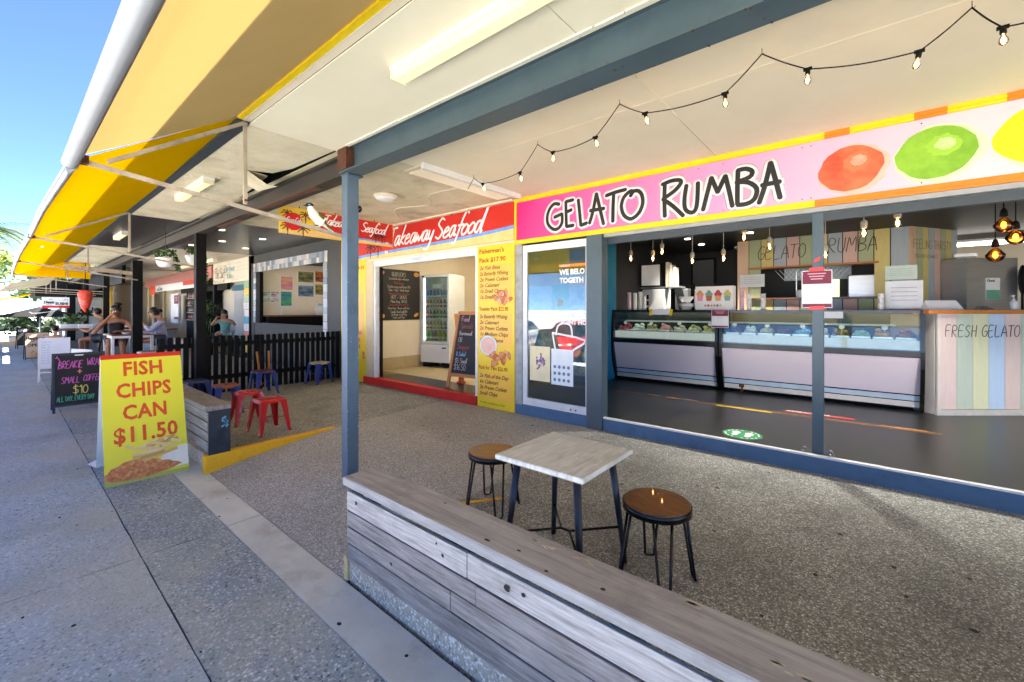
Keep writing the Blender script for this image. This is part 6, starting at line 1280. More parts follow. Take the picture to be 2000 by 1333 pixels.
b = MB(); hand(b,'$10',.14,.007,so_+su*.25+sv*.31,su,sv,sp=.8,flat=.2); b.build('yellow_price', M['yelc'], t)
b = MB(); hand(b,'ALL DAY, EVERY DAY',.085,.005,so_+su*.055+sv*.19,su,sv,sp=.98,wid=.50,flat=.2); b.build('green_lettering', M['grnc'], t)
b = MB(); b.prism([(.28,1.0),(.40,1.0),(.39,.985),(.29,.985)], so_, su, sv, .02); b.build('handle', M['paper'], t)
move(t, (-11.0,.88,FP), 0)
t, so_, su, sv = aframe('whiteboard_stand','white framed A-frame whiteboard with faint writing behind the black blackboard','sign',.56,1.10,.22,M['white'],mat('whiteboard','#dfe6ee','#d2dae4',rough=.3),zb=.33,fw=.03)
b = MB()
for i in range(9): hand(b, random.choice(['Toast','Eggs','Wraps','Bagel','Coffee','Juice'])+' '+random.choice(['$8','$12','$15']), .035,.002, so_+su*.06+sv*(.98-i*.065), su, sv, sp=.9, lower=True)
b.build('faint_lettering', mat('pale_blue_ink','#9fb4cc'), t)
for a in (.03,.51):
    b = MB(); b.box((.02,a-.29,.36),(.05,a-.27,.38)); 
move(t, (-15.85,.83,FP), R(-4))
b = MB(); b.add([(-17.6,1.25,.42),(-17.0,1.62,.40),(-17.0,1.62,.16),(-17.6,1.25,.14),(-17.64,1.27,.42),(-17.04,1.64,.40),(-17.04,1.64,.16),(-17.64,1.27,.14)],[(0,1,2,3),(7,6,5,4),(0,4,5,1),(1,5,6,2),(2,6,7,3),(3,7,4,0)])
b.bar((-17.1,1.6,FP),(-17.05,1.62,.2),.03); b.bar((-17.58,1.27,FP),(-17.6,1.27,.2),.03)
tag(b.build('white_placard', M['paper']), 'plain white placard angled behind the whiteboard stand', 'placard')
t, so_, su, sv = aframe('sushi_stand','beige A-frame board reading Happy SUSHI OPEN with black sides on the footpath','sign',.62,1.0,.24,M['black'],mat('beige_board','#c9ad94','#bda086',rough=.6),zb=.05,fw=.02)
text('Happy', .15, M['black'], so_+su*.04+sv*.74+Vector((.001,0,0)), su, sv, t, bold=.006, wid=.7); text('SUSHI', .14, M['black'], so_+su*.30+sv*.70+Vector((.001,0,0)), su, sv, t, bold=.006, wid=.8); text('OPEN', .14, M['black'], so_+su*.06+sv*.48+Vector((.001,0,0)), su, sv, t, bold=.004)
b = MB(); strokes(b,[[(.03,.72),(.1,.66),(.2,.66),(.28,.72)],[(.15,.88),(.2,.9),(.24,.87)],[(.46,.86),(.52,.9),(.58,.86)]],.008,so_,su,sv,flat=.2); b.build('logo_strokes', M['black'], t)
b = MB(); b.prism(ell(.42,.16,.14,.11,.2,14,.2), so_+Vector((.001,0,0)), su, sv, .002); b.build('green_print', mat('lime_print2','#8fc93a','#5f9c2a'), t)
b = MB(); b.prism(ell(.22,.2,.12,.12,0,14,.2), so_+Vector((.001,0,0)), su, sv, .002); b.build('food_print', mat('food_print2','#d9b98a','#7a4a2a',sc=8), t)
move(t, (-23.2,.78,FP), R(4))
t, so_, su, sv = aframe('blackboard_stand','small dark A-frame board half hidden behind the beige sushi board','blackboard',.5,1.0,.2,M['black'],M['chalk'],zb=.15,fw=.03)
b = MB(); hand(b,'LUNCH',.1,.008,so_+su*.06+sv*.8,su,sv,sp=.7); hand(b,'$12',.1,.008,so_+su*.26+sv*.6,su,sv,sp=.8); b.build('chalk_lettering', M['paper'], t)
move(t, (-30,.62,FP), R(8))

# ================================================================ BENCHES
def bench(x0, x1, label, near):
    t = thing('timber_bench', label, 'bench', ((x0+x1)/2,1.53,pz(1.5)))
    zt = .462 if near else .482; y0 = 1.44
    rows_ = [(zt-.212,zt-.092,'wood_l'),(zt-.316,zt-.224,'wood_g2'),(zt-.424,zt-.328,'wood_g2'),(zt-.55,zt-.437,'wood_g')] if near else [(zt-.165,zt-.075,'wood_g'),(zt-.273,zt-.183,'wood_g'),(zt-.381,zt-.291,'wood_g'),(zt-.50,zt-.399,'wood_g')]
    b = MB(); b.bbox((x0-.015,y0-.022,zt-.05),(x1+.015,1.665,zt),.006)
    # slight wear along the top
    b.build('seat_plank', M['wood_top'] if near else M['wood_g'], t)
    joints = [x0+3.02] if near else []
    for r_i, (za, zb_, mm) in enumerate(rows_):
        cuts = [x0] + ([x0+1.0+.18*(r_i%2), x0+2.3-.2*(r_i%2)] if near and r_i in (1,2) else ([x0+1.12] if near and r_i==0 else [])) + [x1]
        for a, c in zip(cuts[:-1], cuts[1:]):
            b = MB(); dy = random.uniform(-.003,.003); b.bbox((a+.0015,y0+dy,za),(c-.0015,y0+.024+dy,zb_),.003); b.build('side_plank', M[mm], t)
    for x in ([x0+.05,x0+.95,x0+1.9,x0+2.9,x1-.06] if near else [x0+.05,(x0+x1)/2,x1-.05]):
        b = MB(); b.box((x-.035,y0+.028,pz(1.5)-.01),(x+.035,y0+.07,zt-.051)); b.box((x-.035,1.58,pz(1.6)-.004),(x+.035,1.64,zt-.051)); b.box((x-.03,y0+.07,zt-.10),(x+.03,1.58,zt-.052)); b.build('frame_leg', M['black'] if not near else M['slate_d'], t)
    if near:
        b = MB(); b.box((x0+.06,y0+.072,zt-.12),(x0+.35,1.575,zt-.056)); b.box((x0+1.25,y0+.072,zt-.12),(x0+1.55,1.575,zt-.056)); b.build('steel_bracket', M['slate'], t)
        k = MB(); kk_ = None
        for _ in range(16):
            kx = random.uniform(x0+.2,x1-.6); ky = random.uniform(y0,1.63); r = random.uniform(.006,.014); k.lathe((kx,ky,zt+.0002),[(r*.7,0),(r*.5,.0006)],7,sx=random.uniform(1,2.4))
        for _ in range(7):
            kx = random.uniform(x0+.1,x1-.6); r_ = random.choice(rows_[:1]+rows_); r = random.uniform(.008,.014); k.lathe((kx,y0-.004,random.uniform(r_[0]+.02,r_[1]-.02)),[(r,0),(r*.7,.0008)],9,axis=(0,-1,0),sx=1.3)
        for (kx,kz,r_) in ((x0+.12,zt-.14,.016),(x0+1.38,zt-.15,.020),(x0+.95,zt-.165,.012),(x0+.9,zt-.12,.009),(x0+.5,zt-.38,.012)):
            k.prism([(math.cos(a_/9*6.28)*r_*random.uniform(.6,1.2), math.sin(a_/9*6.28)*r_*random.uniform(.4,1.0)) for a_ in range(9)],(kx,y0-.0036,kz),X_,Z_,.0006)
        k.build('knot', mat('dark_knot','#3a322d',rough=.8), t)['kind'] = 'stuff'
        k = MB()
        for (kx,ky,w_) in ((-1.15,1.6,.12),(-.95,1.62,.10),(-.2,1.52,.16),(.1,1.6,.12),(-.5,1.63,.05),(.45,1.55,.1)):
            for _ in range(9):
                px_, py_ = kx+random.uniform(-1,1)*w_*.5, ky+random.uniform(-.012,.012)
                k.prism([(math.cos(a_/6*6.28)*random.uniform(.004,.014)*1.8, math.sin(a_/6*6.28)*random.uniform(.003,.007)) for a_ in range(6)],(px_,py_,zt+.0004),X_,Y_,.0005)
        k.build('paint_flake', mat('cream_paint_flakes','#d8cfae','#a89c84',rough=.7), t)['kind'] = 'stuff'
    return t
bench(-2.615, 4.5, 'long weathered grey timber bench box in the foreground', True)
tb_ = bench(-11.0, -5.575, 'weathered grey timber bench box with dark blue end panel behind the yellow sign', False)
b = MB(); b.box((-5.574,1.445,pz(1.5)-.03),(-5.555,1.655,.430)); b.build('end_panel', mat('dark_navy_panel','#252c38','#1b212b',rough=.55,sc=9,dirt='#3b4654',damt=.5,dsc=12), tb_)
b = MB()
for _ in range(22): 
    a = random.uniform(0,6.28); r = random.uniform(0,1)**.6; b.prism([(math.cos(k/6*6.28)*random.uniform(.006,.016), math.sin(k/6*6.28)*random.uniform(.006,.016)) for k in range(6)],(-5.5545,1.60+math.cos(a)*r*.028,.28+math.sin(a)*r*.07),Y_,Z_,.0006)
b.build('paint_scrape', mat('pale_blue_scrape','#7fb4d0','#5a93b4'), tb_)

# ================================================================ STOOLS AND TABLE
def metal_stool(label, body, top):
    """square pressed steel stool, origin at floor centre"""
    t = thing('metal_stool', label, 'stool', (0,0,0), 'pressed metal stools on the patio')
    H = .45; s = .152; S = .205
    def rsq(r, c, z, n=4):
        out = []
        for q in range(4):
            cx, cy = (1,-1,-1,1)[q]*(r-c), (1,1,-1,-1)[q]*(r-c); a0 = q*math.pi/2
            for k in range(n+1): a = a0+k*math.pi/2/n; out.append((cx+math.cos(a)*c, cy+math.sin(a)*c, z))
        return out
    rings = [rsq(s+.006,.045,H-.045), rsq(s+.002,.045,H-.012), rsq(s-.008,.04,H-.002), rsq(s-.03,.035,H), rsq(s-.045,.03,H-.004), rsq(.03,.02,H-.005)]
    n = len(rings[0]); vs = [p for r_ in rings for p in r_]; fs = []
    for i in range(len(rings)-1):
        for k in range(n): j = (k+1)%n; fs.append((i*n+k,i*n+j,(i+1)*n+j,(i+1)*n+k))
    b = MB(); b.add(vs, fs, True); b.build('seat', top, t)
    b = MB(); b.box((-.028,-.011,H-.012),(.028,.011,H-.006)); b.build('handle_hole', M['void'], t)
    for sx in (1,-1):
        for sy in (1,-1):
            b = MB(); top_, bot = [], []
            # L-shaped tapering channel wrapping the corner
            def Lsec(c, w, z): return [(c[0]*sx-0,c[1]*sy,z),(c[0]*sx-w*sx,c[1]*sy,z),(c[0]*sx-w*sx,(c[1]-.006)*sy,z),((c[0]-.006)*sx,(c[1]-.006)*sy,z),((c[0]-.006)*sx,(c[1]-w)*sy,z),(c[0]*sx,(c[1]-w)*sy,z)]
            secs = [Lsec((s+.005,s+.005),.088,H-.02),Lsec((s+.012,s+.012),.074,H-.09),Lsec((S-.012,S-.012),.042,.06),Lsec((S,S),.034,0)]
            vs = [p for r_ in secs for p in r_]; fs = [tuple(range(6)), tuple(range(18,24))]
            for i in range(3):
                for k in range(6): j=(k+1)%6; fs.append((i*6+k,i*6+j,(i+1)*6+j,(i+1)*6+k))
            b.add(vs, fs); lg = b.build('leg', body, t)
            b = MB(); b.box((sx*(S+.002),sy*(S+.002),0),(sx*(S-.028),sy*(S-.028),.018)); b.build('foot_cap', M['black'], lg)
    b = MB()
    for a, c in (((-S*.82,-S*.82,.20),(S*.82,S*.82,.20)),((-S*.82,S*.82,.205),(S*.82,-S*.82,.205))): b.bar(a,c,.018,.004)
    b.build('cross_brace', body, t)
    return t
M['sred'] = mat('chipped_red_enamel','#d8141a','#c01016',rough=.25,sc=3,dirt='#3a1c22',damt=.5,dsc=7,coat=.4)
M['sred2'] = mat('chipped_red_leg_enamel','#cc151b','#a81118',rough=.25,sc=4,dirt='#2a1a20',damt=.75,dsc=9,coat=.4)
M['sblue'] = mat('chipped_blue_enamel','#1f3f9c','#18307c',rough=.3,sc=3,dirt='#3a3a4a',damt=.7,dsc=7)
M['screm'] = mat('worn_cream_seat','#cfc4ac','#a5977c',rough=.5,sc=9,dirt='#6a4a34',damt=.6,dsc=9)
M['srust'] = mat('orange_rust_seat','#a85a2c','#6f4a4a',rough=.6,sc=6,dirt='#2f3a6a',damt=.6,dsc=8)
M['smar'] = mat('worn_maroon_seat','#5a2a3a','#3a2440',rough=.5,sc=6)
SZ = lambda y: pz(y)+.002
a = metal_stool('bright red metal stool in front, nearest the yellow kerb', M['sred2'], M['sred']); move(a,(-6.13,2.27,-.078),R(4))
dup(a,(-6.85,2.26,-.072),R(-6),'red metal stool half behind the front red one')
a = metal_stool('dark blue metal stool at the end of the bench, farthest left', M['sblue'], mat('dark_blue_seat','#23365f','#1a294a',rough=.4,sc=5)); move(a,(-8.62,2.05,-.072),R(8))
a = metal_stool('blue metal stool with an orange rusted seat', M['sblue'], M['srust']); move(a,(-7.72,2.24,-.07),R(-4))
a = metal_stool('blue metal stool with a worn maroon seat next to the picket fence', M['sblue'], M['smar']); move(a,(-8.80,3.16,-.045),R(3))
a = metal_stool('blue metal stool with a worn cream seat standing alone by the fence corner', M['sblue'], M['screm']); move(a,(-9.00,4.33,-.015),R(12))
def round_stool(x, y, z, rz, label):
    t = thing('round_stool', label, 'stool', (0,0,0), 'round timber stools')
    H = .46
    MB().lathe((0,0,H-.034),[(.185,0),(.193,.006),(.193,.031),(.190,.034)],32).build('seat', M['wood_seat'], t)
    MB().lathe((0,0,H-.050),[(.182,0),(.2,.002),(.2,.042),(.194,.0435)],32).build('seat_ring', M['blk_gloss'], t)
    for k in range(4):
        a_ = math.pi/4+k*math.pi/2; b = MB()
        p1 = [(math.cos(a_-.32)*.165, math.sin(a_-.32)*.165, H-.05),(math.cos(a_-.13)*.215, math.sin(a_-.13)*.215, .02)]
        p2 = [(math.cos(a_+.13)*.215, math.sin(a_+.13)*.215, .02),(math.cos(a_+.32)*.165, math.sin(a_+.32)*.165, H-.05)]
        b.tube(p1+[(math.cos(a_-.07)*.222,math.sin(a_-.07)*.222,.006),(math.cos(a_+.07)*.222,math.sin(a_+.07)*.222,.006)]+p2,.0085,7); b.build('leg', M['blk_gloss'], t)
    return move(t,(x,y,z),rz)
round_stool(-2.36,2.57,pz(2.57)-.002,R(10),'round brown timber stool on black rods left of the small table')
round_stool(-.985,2.53,pz(2.5)-.002,R(-12),'round brown timber stool on black rods right of the small table')
t = thing('cafe_table', 'small square table with whitewashed top and black splayed legs behind the near bench', 'table', (0,0,0))
b = MB(); b.bbox((-.312,-.318,.705),(.312,.318,.73),.007); b.build('tabletop', M['table'], t)
b = MB(); b.box((-.306,-.312,.698),(.306,.312,.7045)); b.build('edge_band', mat('worn_edge_band','#b8a488','#8d7558',rough=.6,sc=14), t)
for sx in (-1,1):
    for sy in (-1,1): b = MB(); b.tube([(sx*.21,sy*.21,.697),(sx*.275,sy*.275,.0)],[.024,.016],10); b.build('leg', mat('dark_blue_steel_leg','#222c3a','#1a222e',rough=.3,sc=4), t)
b = MB()
for sx in (-1,1): b.tube([(sx*.25,-.25,.24),(sx*.03,0,.24),(sx*.25,.25,.24)],.008,7)
b.tube([(-.03,0,.24),(.03,0,.24)],.008,7); b.build('brace', M['blk_gloss'], t)
b = MB(); b.box((-.22,-.22,.66),(.22,.22,.697)); b.build('under_frame', M['black'], t)
move(t,(-1.468,2.27,pz(2.27)-.006),R(0.5))

# ================================================================ PICKET FENCE
t = thing('picket_fence', 'black picket fence across the patio behind the metal stools', 'fence', (-9.3,3.3,0))
n = 29; ya, yb_ = 1.74, 4.88
for i in range(n):
    y = ya+(yb_-ya)*i/(n-1); z1 = 1.06+random.uniform(-.006,.006)
    b = MB(); b.prism([(y-.038,.0),(y+.038,.0),(y+.038,z1-.01),(y,z1),(y-.038,z1-.01)],(-9.285,0,0),Y_,Z_,.018); b.build('picket', M['black'], t)
for z in (.25,.86): b = MB(); b.box((-9.33,ya-.05,z),(-9.287,yb_+.03,z+.08)); b.build('rail', M['black'], t)
for y in (1.72,3.3,4.9): b = MB(); b.box((-9.40,y-.04,-.1),(-9.331,y+.04,1.05)); b.build('fence_post', M['black'], t)
b = MB(); b.bar((-9.24,3.28,.05),(-9.24,3.20,.72),.03); b.bar((-9.24,3.42,.05),(-9.24,3.42,.72),.03); tag(b.build('broom_handles', M['wood_o']), 'two orange timber poles leaning on the black picket fence', 'poles')

# ================================================================ BAR TABLE AND FOLDING TABLE
t = thing('bar_table', 'white legged bar table with timber top where two people sit', 'table', (-15.6,2.2,0))
P_('tabletop', M['wood_seat'], ((-16.3,1.78,.86),(-14.9,2.62,.885)), parent=t); P_('apron', M['white'], ((-16.3,1.78,.80),(-14.9,1.83,.859)),((-14.95,1.83,.80),(-14.9,2.62,.859)),((-16.3,2.57,.80),(-14.95,2.62,.859)), parent=t)
for x in (-16.25,-14.93):
    for y in (1.805,2.59): P_('leg', M['white'], ((x-.03,y-.03,-.24),(x+.03,y+.03,.799)), parent=t)
b = MB(); b.lathe((-15.2,2.1,.886),[(.05,0),(.09,.05),(.085,.05)],14); tag(b.build('bowl', M['paper']), 'pale food bowl on the white bar table', 'bowl')
b = MB(); b.box((-15.25,2.3,.886),(-15.05,2.5,.892)); tag(b.build('napkin', M['paper']), 'white napkin on the white bar table', 'napkin')
t = thing('folding_table', 'low folding table with white frame and slatted top in front of the seated woman', 'table', (-13.5,2.5,-.1))
for i in range(5): P_('slat', M['wood_g2'], ((-13.9+i*.12,2.15,.50),(-13.9+i*.12+.105,2.85,.52)), parent=t)
P_('edge', M['white'], ((-13.32,2.12,.47),(-13.28,2.88,.52)),((-13.92,2.12,.47),(-13.3,2.15,.499)), parent=t)
for s_ in (1,-1): b = MB(); b.bar((-13.35,2.2 if s_>0 else 2.8,.47),(-13.35,2.8 if s_>0 else 2.2,-.08),.03,.02); b.build('leg', M['white'], t)
P_('leg', M['white'], ((-13.3,2.86,-.08),(-13.26,2.9,.62)), parent=t)
# umbrella
t = thing('cafe_umbrella', 'low black umbrella with a white curved tick at the far end of the footpath', 'umbrella', (-27,1.0,FP))
MB().lathe((-27,1.0,1.24),[(1.35,0),(1.3,.03),(.9,.14),(.4,.30),(.05,.42)],12).build('canopy', M['black'], t); MB().tube([(-27,1.0,FP),(-27,1.0,1.6)],.03,8).build('pole', M['alu'], t)
b = MB(); b.prism([(.55,.02),(.62,-.05),(.75,-.05),(1.3,.06),(.76,.0),(.66,.0),(.60,.05)],(-26.0,.1,1.42),Y_,Z_,.01); b.build('tick_mark', M['paper'], t)
# baskets and plants
def leaves(b, c, r, n, size, hang=0, squash=1):
    for _ in range(n):
        a = random.uniform(0,6.283); q = random.uniform(0,1)**.5
        p = Vector(c)+Vector((math.cos(a)*r*q, math.sin(a)*r*q, random.uniform(-.3,1)*r*.5*squash - (hang*random.uniform(0,1)**1.3 if q > .6 else 0)))
        d = Vector((random.uniform(-1,1),random.uniform(-1,1),random.uniform(-.6,.8))).normalized(); e = d.orthogonal().normalized(); e = (Matrix.Rotation(random.uniform(0,6),3,d) @ e)
        L_ = size*random.uniform(.7,1.3); b.add([p, p+d*L_*.5+e*L_*.32, p+d*L_, p+d*L_*.5-e*L_*.32],[(0,1,2,3)])
    return b
def basket(x, y, z, label, n=120, vines=6, hang=.3):
    t = thing('hanging_basket', label, 'hanging plant', (x,y,z), 'hanging baskets')
    pr = [(.085,0),(.12,.05),(.145,.13),(.155,.16),(.15,.172),(.13,.165)]
    MB().lathe((x,y,z),pr,22).build('pot', M['white'], t)
    for k in range(16):
        a_ = k/16*6.283; b = MB(); b.bar((x+math.cos(a_)*.098,y+math.sin(a_)*.098,z+.015),(x+math.cos(a_)*.15,y+math.sin(a_)*.15,z+.14),.006); b.build('rib', M['white'], t)
    b = MB()
    for k in range(3): a_ = k/3*6.283+.4; b.tube([(x+math.cos(a_)*.15,y+math.sin(a_)*.15,z+.165),(x,y,z+.46)],.003,4)
    b.tube([(x,y,z+.46),(x,y,3.19)],.003,4); b.build('hanger', M['black'], t)
    b = leaves(MB(), (x,y,z+.235), .15, n, .06); 
    for k in range(vines):
        a_ = random.uniform(-.2,2.2); L_ = random.uniform(.4,1)*hang; m_ = 10
        for i in range(m_):
            f = i/m_; p = (x+math.cos(a_)*(.15+.05*f), y+math.sin(a_)*(.15+.05*f), z+.16-L_*f)
            leaves(b, p, .025, 3, .055)
    f_ = b.build('foliage', M['leaf'], t); f_['kind'] = 'stuff'
basket(-10.0,1.93,2.33,'white ribbed hanging basket with trailing vine left of the black post',hang=.28)
basket(-10.2,2.42,2.44,'white hanging basket with long trailing vine partly behind the black post',vines=9,hang=.75)
t = thing('bamboo_plant', 'tall slim bamboo plant in a pot beside the person in teal', 'plant', (-17.3,4.45,0))
MB().lathe((-17.3,4.45,0),[(.18,0),(.24,.4),(.22,.4)],14).build('pot', M['black'], t)
b = MB()
for k in range(7): b.tube([(-17.3+random.uniform(-.1,.1),4.45+random.uniform(-.1,.1),.35),(-17.3+random.uniform(-.25,.25),4.45+random.uniform(-.25,.25),1.7)],.012,5)
b.build('stems', M['leaf_y'], t); b = MB()
for k in range(16): leaves(b,(-17.3+random.uniform(-.3,.3),4.45+random.uniform(-.3,.3),random.uniform(.9,1.95)),.12,14,.15)
b.build('leaves', M['leaf_d'], t)['kind'] = 'stuff'
t = thing('low_shrub', 'dark low leafy plants behind the top of the picket fence', 'plant', (-16.5,4.4,0))
b = MB()
for k in range(8): leaves(b,(-17.3+k*.3,4.4+random.uniform(-.1,.1),.6),.2,30,.12)
b.build('leaves', M['leaf_d'], t)['kind'] = 'stuff'
for i,(x,y,l) in enumerate(((-20.6,1.45,'leafy herb plant in a white trough on the far counter'),(-20.2,1.85,'dark leafy pot plant behind the man in grey'))):
    t = thing('potted_plant', l, 'plant', (x,y,.9)); P_('trough', M['paper'], ((x-.12,y-.25,.92),(x+.12,y+.25,1.06)), parent=t, bev=.01)
    leaves(MB(),(x,y,1.15+.25*i),.24,90,.15).build('leaves', M['leaf_d'] if i else M['leaf'], t)
t = thing('counter_table', 'timber topped table with planters at the far side of the seating area', 'table', (-20.4,1.6,0))
P_('tabletop', M['wood_seat'], ((-20.8,1.1,.86),(-20.0,3.0,.91)), parent=t)
for x in (-20.7,-20.1):
    for y in (1.2,2.9): P_('leg', M['alu'], ((x-.03,y-.03,-.2),(x+.03,y+.03,.859)), parent=t)
# ================================================================ PEOPLE
def skin_mesh(nodes, edges, root=0, sub=1):
    me = bpy.data.meshes.new('s'); me.from_pydata([n_[0] for n_ in nodes], edges, []); me.update()
    ob = bpy.data.objects.new('s', me); COL.objects.link(ob)
    md = ob.modifiers.new('k','SKIN'); md.use_smooth_shade = True
    sv_ = me.skin_vertices[0].data
    for i, n_ in enumerate(nodes):
        r = n_[1]; sv_[i].radius = (r, r) if not isinstance(r, tuple) else r
        sv_[i].use_root = (i == root)
    s2 = ob.modifiers.new('u','SUBSURF'); s2.levels = sub; s2.render_levels = sub
    dg = bpy.context.evaluated_depsgraph_get(); dg.update()
    res = bpy.data.meshes.new_from_object(ob.evaluated_get(dg))
    mb = MB(); mb.add([v_.co.copy() for v_ in res.vertices], [tuple(p.vertices) for p in res.polygons], True)
    bpy.data.objects.remove(ob); bpy.data.meshes.remove(res)
    return mb
def hand_chain(nodes, edges, wrist, d, curl=(0,0,-1), side=(0,1,0)):
    d = Vector(d).normalized(); c = Vector(curl).normalized(); s = Vector(side).normalized()
    w = Vector(nodes[wrist][0]); nodes.append((tuple(w+d*.05),(.035,.018))); pi = len(nodes)-1; edges.append((wrist,pi))
    for k, (o_, L_) in enumerate(((-.03,.055),(-.01,.07),(.01,.066),(.03,.05))):
        a = w+d*.09+s*o_; nodes.append((tuple(a),.011)); i1 = len(nodes)-1; nodes.append((tuple(a+d*L_*.6+c*L_*.25),.009)); nodes.append((tuple(a+d*L_*.75+c*L_*.7),.008))
        edges.extend([(pi,i1),(i1,i1+1),(i1+1,i1+2)])
    a = w+d*.04-s*.04; nodes.append((tuple(a),.012)); i1 = len(nodes)-1; nodes.append((tuple(a+d*.04-s*.02+c*.015),.010)); edges.extend([(pi,i1),(i1,i1+1)])
def person(label, loc, rz, elbows, hands, headtilt=(0,0,0), knees=None, feet=None, skin='skin', top=None, sleeve=0, shorts=None, skirt=False, hair='short', scale=1.0, group=None):
    """seated figure: origin at the seat surface under the hips, facing +x"""
    t = thing('person', label, 'person', (0,0,0), group)
    kn = knees or ((.44,.10,.02),(.44,-.10,.02)); ft = feet or ((.42,.11,-.42),(.42,-.11,-.42))
    hd = Vector((.05,0,.70))+Vector(headtilt)
    N = [((0,0,.08),(.15,.12)),((.01,0,.22),(.12,.10)),((.0,0,.38),(.145,.10)),((.0,0,.47),(.11,.085)),((.015,0,.545),.052),((.03,0,.585),.055),
         (tuple(hd+Vector((.005,0,-.055))),(.062,.065)),(tuple(hd+Vector((-.005,0,.035))),(.078,.085)),(tuple(hd+Vector((-.01,0,.09))),(.055,.06))]
    E_ = [(0,1),(1,2),(2,3),(3,4),(4,5),(5,6),(6,7),(7,8)]
    for s_, el, ha in ((1,elbows[0],hands[0]),(-1,elbows[1],hands[1])):
        i = len(N); N.append(((0,.17*s_,.46),.055)); N.append((el,.040)); N.append((ha,.026)); E_ += [(3,i),(i,i+1),(i+1,i+2)]
        d = Vector(ha)-Vector(el); hand_chain(N, E_, i+2, d, curl=(.3,-s_*.4,-.4), side=Vector((0,0,1)).cross(d.normalized()) if abs(d.normalized().z)<.9 else (0,1,0))
    for s_, k_, f_ in ((1,kn[0],ft[0]),(-1,kn[1],ft[1])):
        i = len(N); N.append(((.04,.09*s_,.04),.085)); N.append((k_,.062)); N.append((tuple((Vector(k_)+Vector(f_))/2+Vector((-.02,0,0))),.055)); N.append((f_,.038)); N.append((tuple(Vector(f_)+Vector((.13,0,-.05))),(.04,.025)))
        E_ += [(0,i),(i,i+1),(i+1,i+2),(i+2,i+3),(i+3,i+4)]
    mb = skin_mesh(N, E_)
    body = mb.build('body', M[skin], t)
    # face
    f = MB(); f.blob(hd+Vector((.082,0,-.005)),(.016,.013,.026),8,6); f.build('nose', M[skin], body)
    f = MB()
    for s_ in (-1,1): f.blob(hd+Vector((.068,.030*s_,.015)),(.010,.014,.008),8,5)
    f.build('eyes', M['black'], body)
    f = MB(); f.blob(hd+Vector((.066,0,-.055)),(.010,.022,.006),8,5); f.build('mouth', mat('lips','#8f4a42'), body)
    f = MB()
    for s_ in (-1,1): f.blob(hd+Vector((-.005,.082*s_,-.005)),(.018,.010,.028),8,5)
    f.build('ears', M[skin], body)
    if hair:
        f = MB(); f.blob(hd+Vector((-.022,0,.05)),(.094,.090,.088),14,9,.02)
        if hair == 'bun': f.blob(hd+Vector((-.13,0,.05)),(.05,.04,.045),10,6,.04); f.blob(hd+Vector((-.05,0,-.01)),(.075,.078,.07),12,7,.02)
        if hair == 'topknot': f.blob(hd+Vector((-.03,.03,.15)),(.05,.07,.04),10,6,.1)
        if hair == 'long': f.blob(hd+Vector((-.06,0,-.06)),(.06,.085,.15),12,7,.03)
        f.build('hair', M['hair'], t)
    if top:
        T = [((0,0,.03),(.165,.135)),((.01,0,.22),(.135,.115)),((.0,0,.38),(.158,.115)),((.0,0,.47),(.12,.095))]; TE = [(0,1),(1,2),(2,3)]
        for s_, el in ((1,elbows[0]),(-1,elbows[1])):
            if sleeve:
                i = len(T); T.append(((0,.17*s_,.46),.068)); TE.append((3,i))
                m_ = Vector((0,.17*s_,.46)).lerp(Vector(el), min(1,sleeve)); T.append((tuple(m_),.058)); TE.append((i,i+1))
                if sleeve > 1: T.append((tuple(Vector(el).lerp(Vector(hands[0] if s_>0 else hands[1]),sleeve-1)),.042)); TE.append((i+1,i+2))
        skin_mesh(T, TE).build('shirt', top, t)
    if shorts:
        T = [((0,0,.07),(.165,.13))]; TE = []
        for s_, k_ in ((1,kn[0]),(-1,kn[1])):
            i = len(T); T.append(((.04,.09*s_,.045),.102)); T.append((tuple(Vector((.04,.09*s_,.045)).lerp(Vector(k_),.8 if skirt else .5)),.09 if not skirt else .11)); TE += [(0,i),(i,i+1)]
        skin_mesh(T, TE).build('skirt' if skirt else 'shorts', shorts, t)
    t.location = loc; t.rotation_euler = (0,0,rz); t.scale = (scale,)*3
    return t
def seat(x, y, z, label, h):
    t = thing('bar_stool', label, 'stool', (x,y,z-h), 'plain stools under the seated people')
    MB().lathe((x,y,z-.04),[(.16,0),(.17,.02),(.165,.04)],14).build('seat', M['black'], t)
    for k in range(4): a_ = k*1.57+.78; b = MB(); b.tube([(x+math.cos(a_)*.12,y+math.sin(a_)*.12,z-.04),(x+math.cos(a_)*.19,y+math.sin(a_)*.19,z-h)],.012,6); b.build('leg', M['black'], t)
# man facing the camera across the table, right hand to his face
person('man in a black singlet, hand to his face, at the white bar table', (-15.72,1.97,.66), R(-8),
       ((.22,.30,.22),(.22,-.36,.20)), ((.40,.10,.25),(.17,-.10,.56)), headtilt=(.05,.0,-.02), skin='skin2', top=mat('black_singlet','#17171a',rough=.8), shorts=mat('dark_shorts','#2a2628',rough=.8), hair='topknot', scale=1.25, feet=((.36,.14,-.46),(.36,-.14,-.46)))
seat(-15.72,1.97,.66,'stool under the man in the black singlet',.86)
person('woman in a pale lavender shirt with a dark bun leaning on the white bar table', (-15.25,2.85,.66), R(-100),
       ((.20,.24,.24),(.20,-.26,.24)), ((.34,.05,.46),(.40,-.08,.30)), headtilt=(.10,0,-.05), top=mat('pale_lavender_cloth','#b9bdd6','#a8adc8',rough=.8,sc=5), sleeve=1.6, shorts=mat('navy_cloth','#3a4258',rough=.8), hair='bun', scale=1.22)
seat(-15.25,2.85,.66,'stool under the woman in lavender',.86)
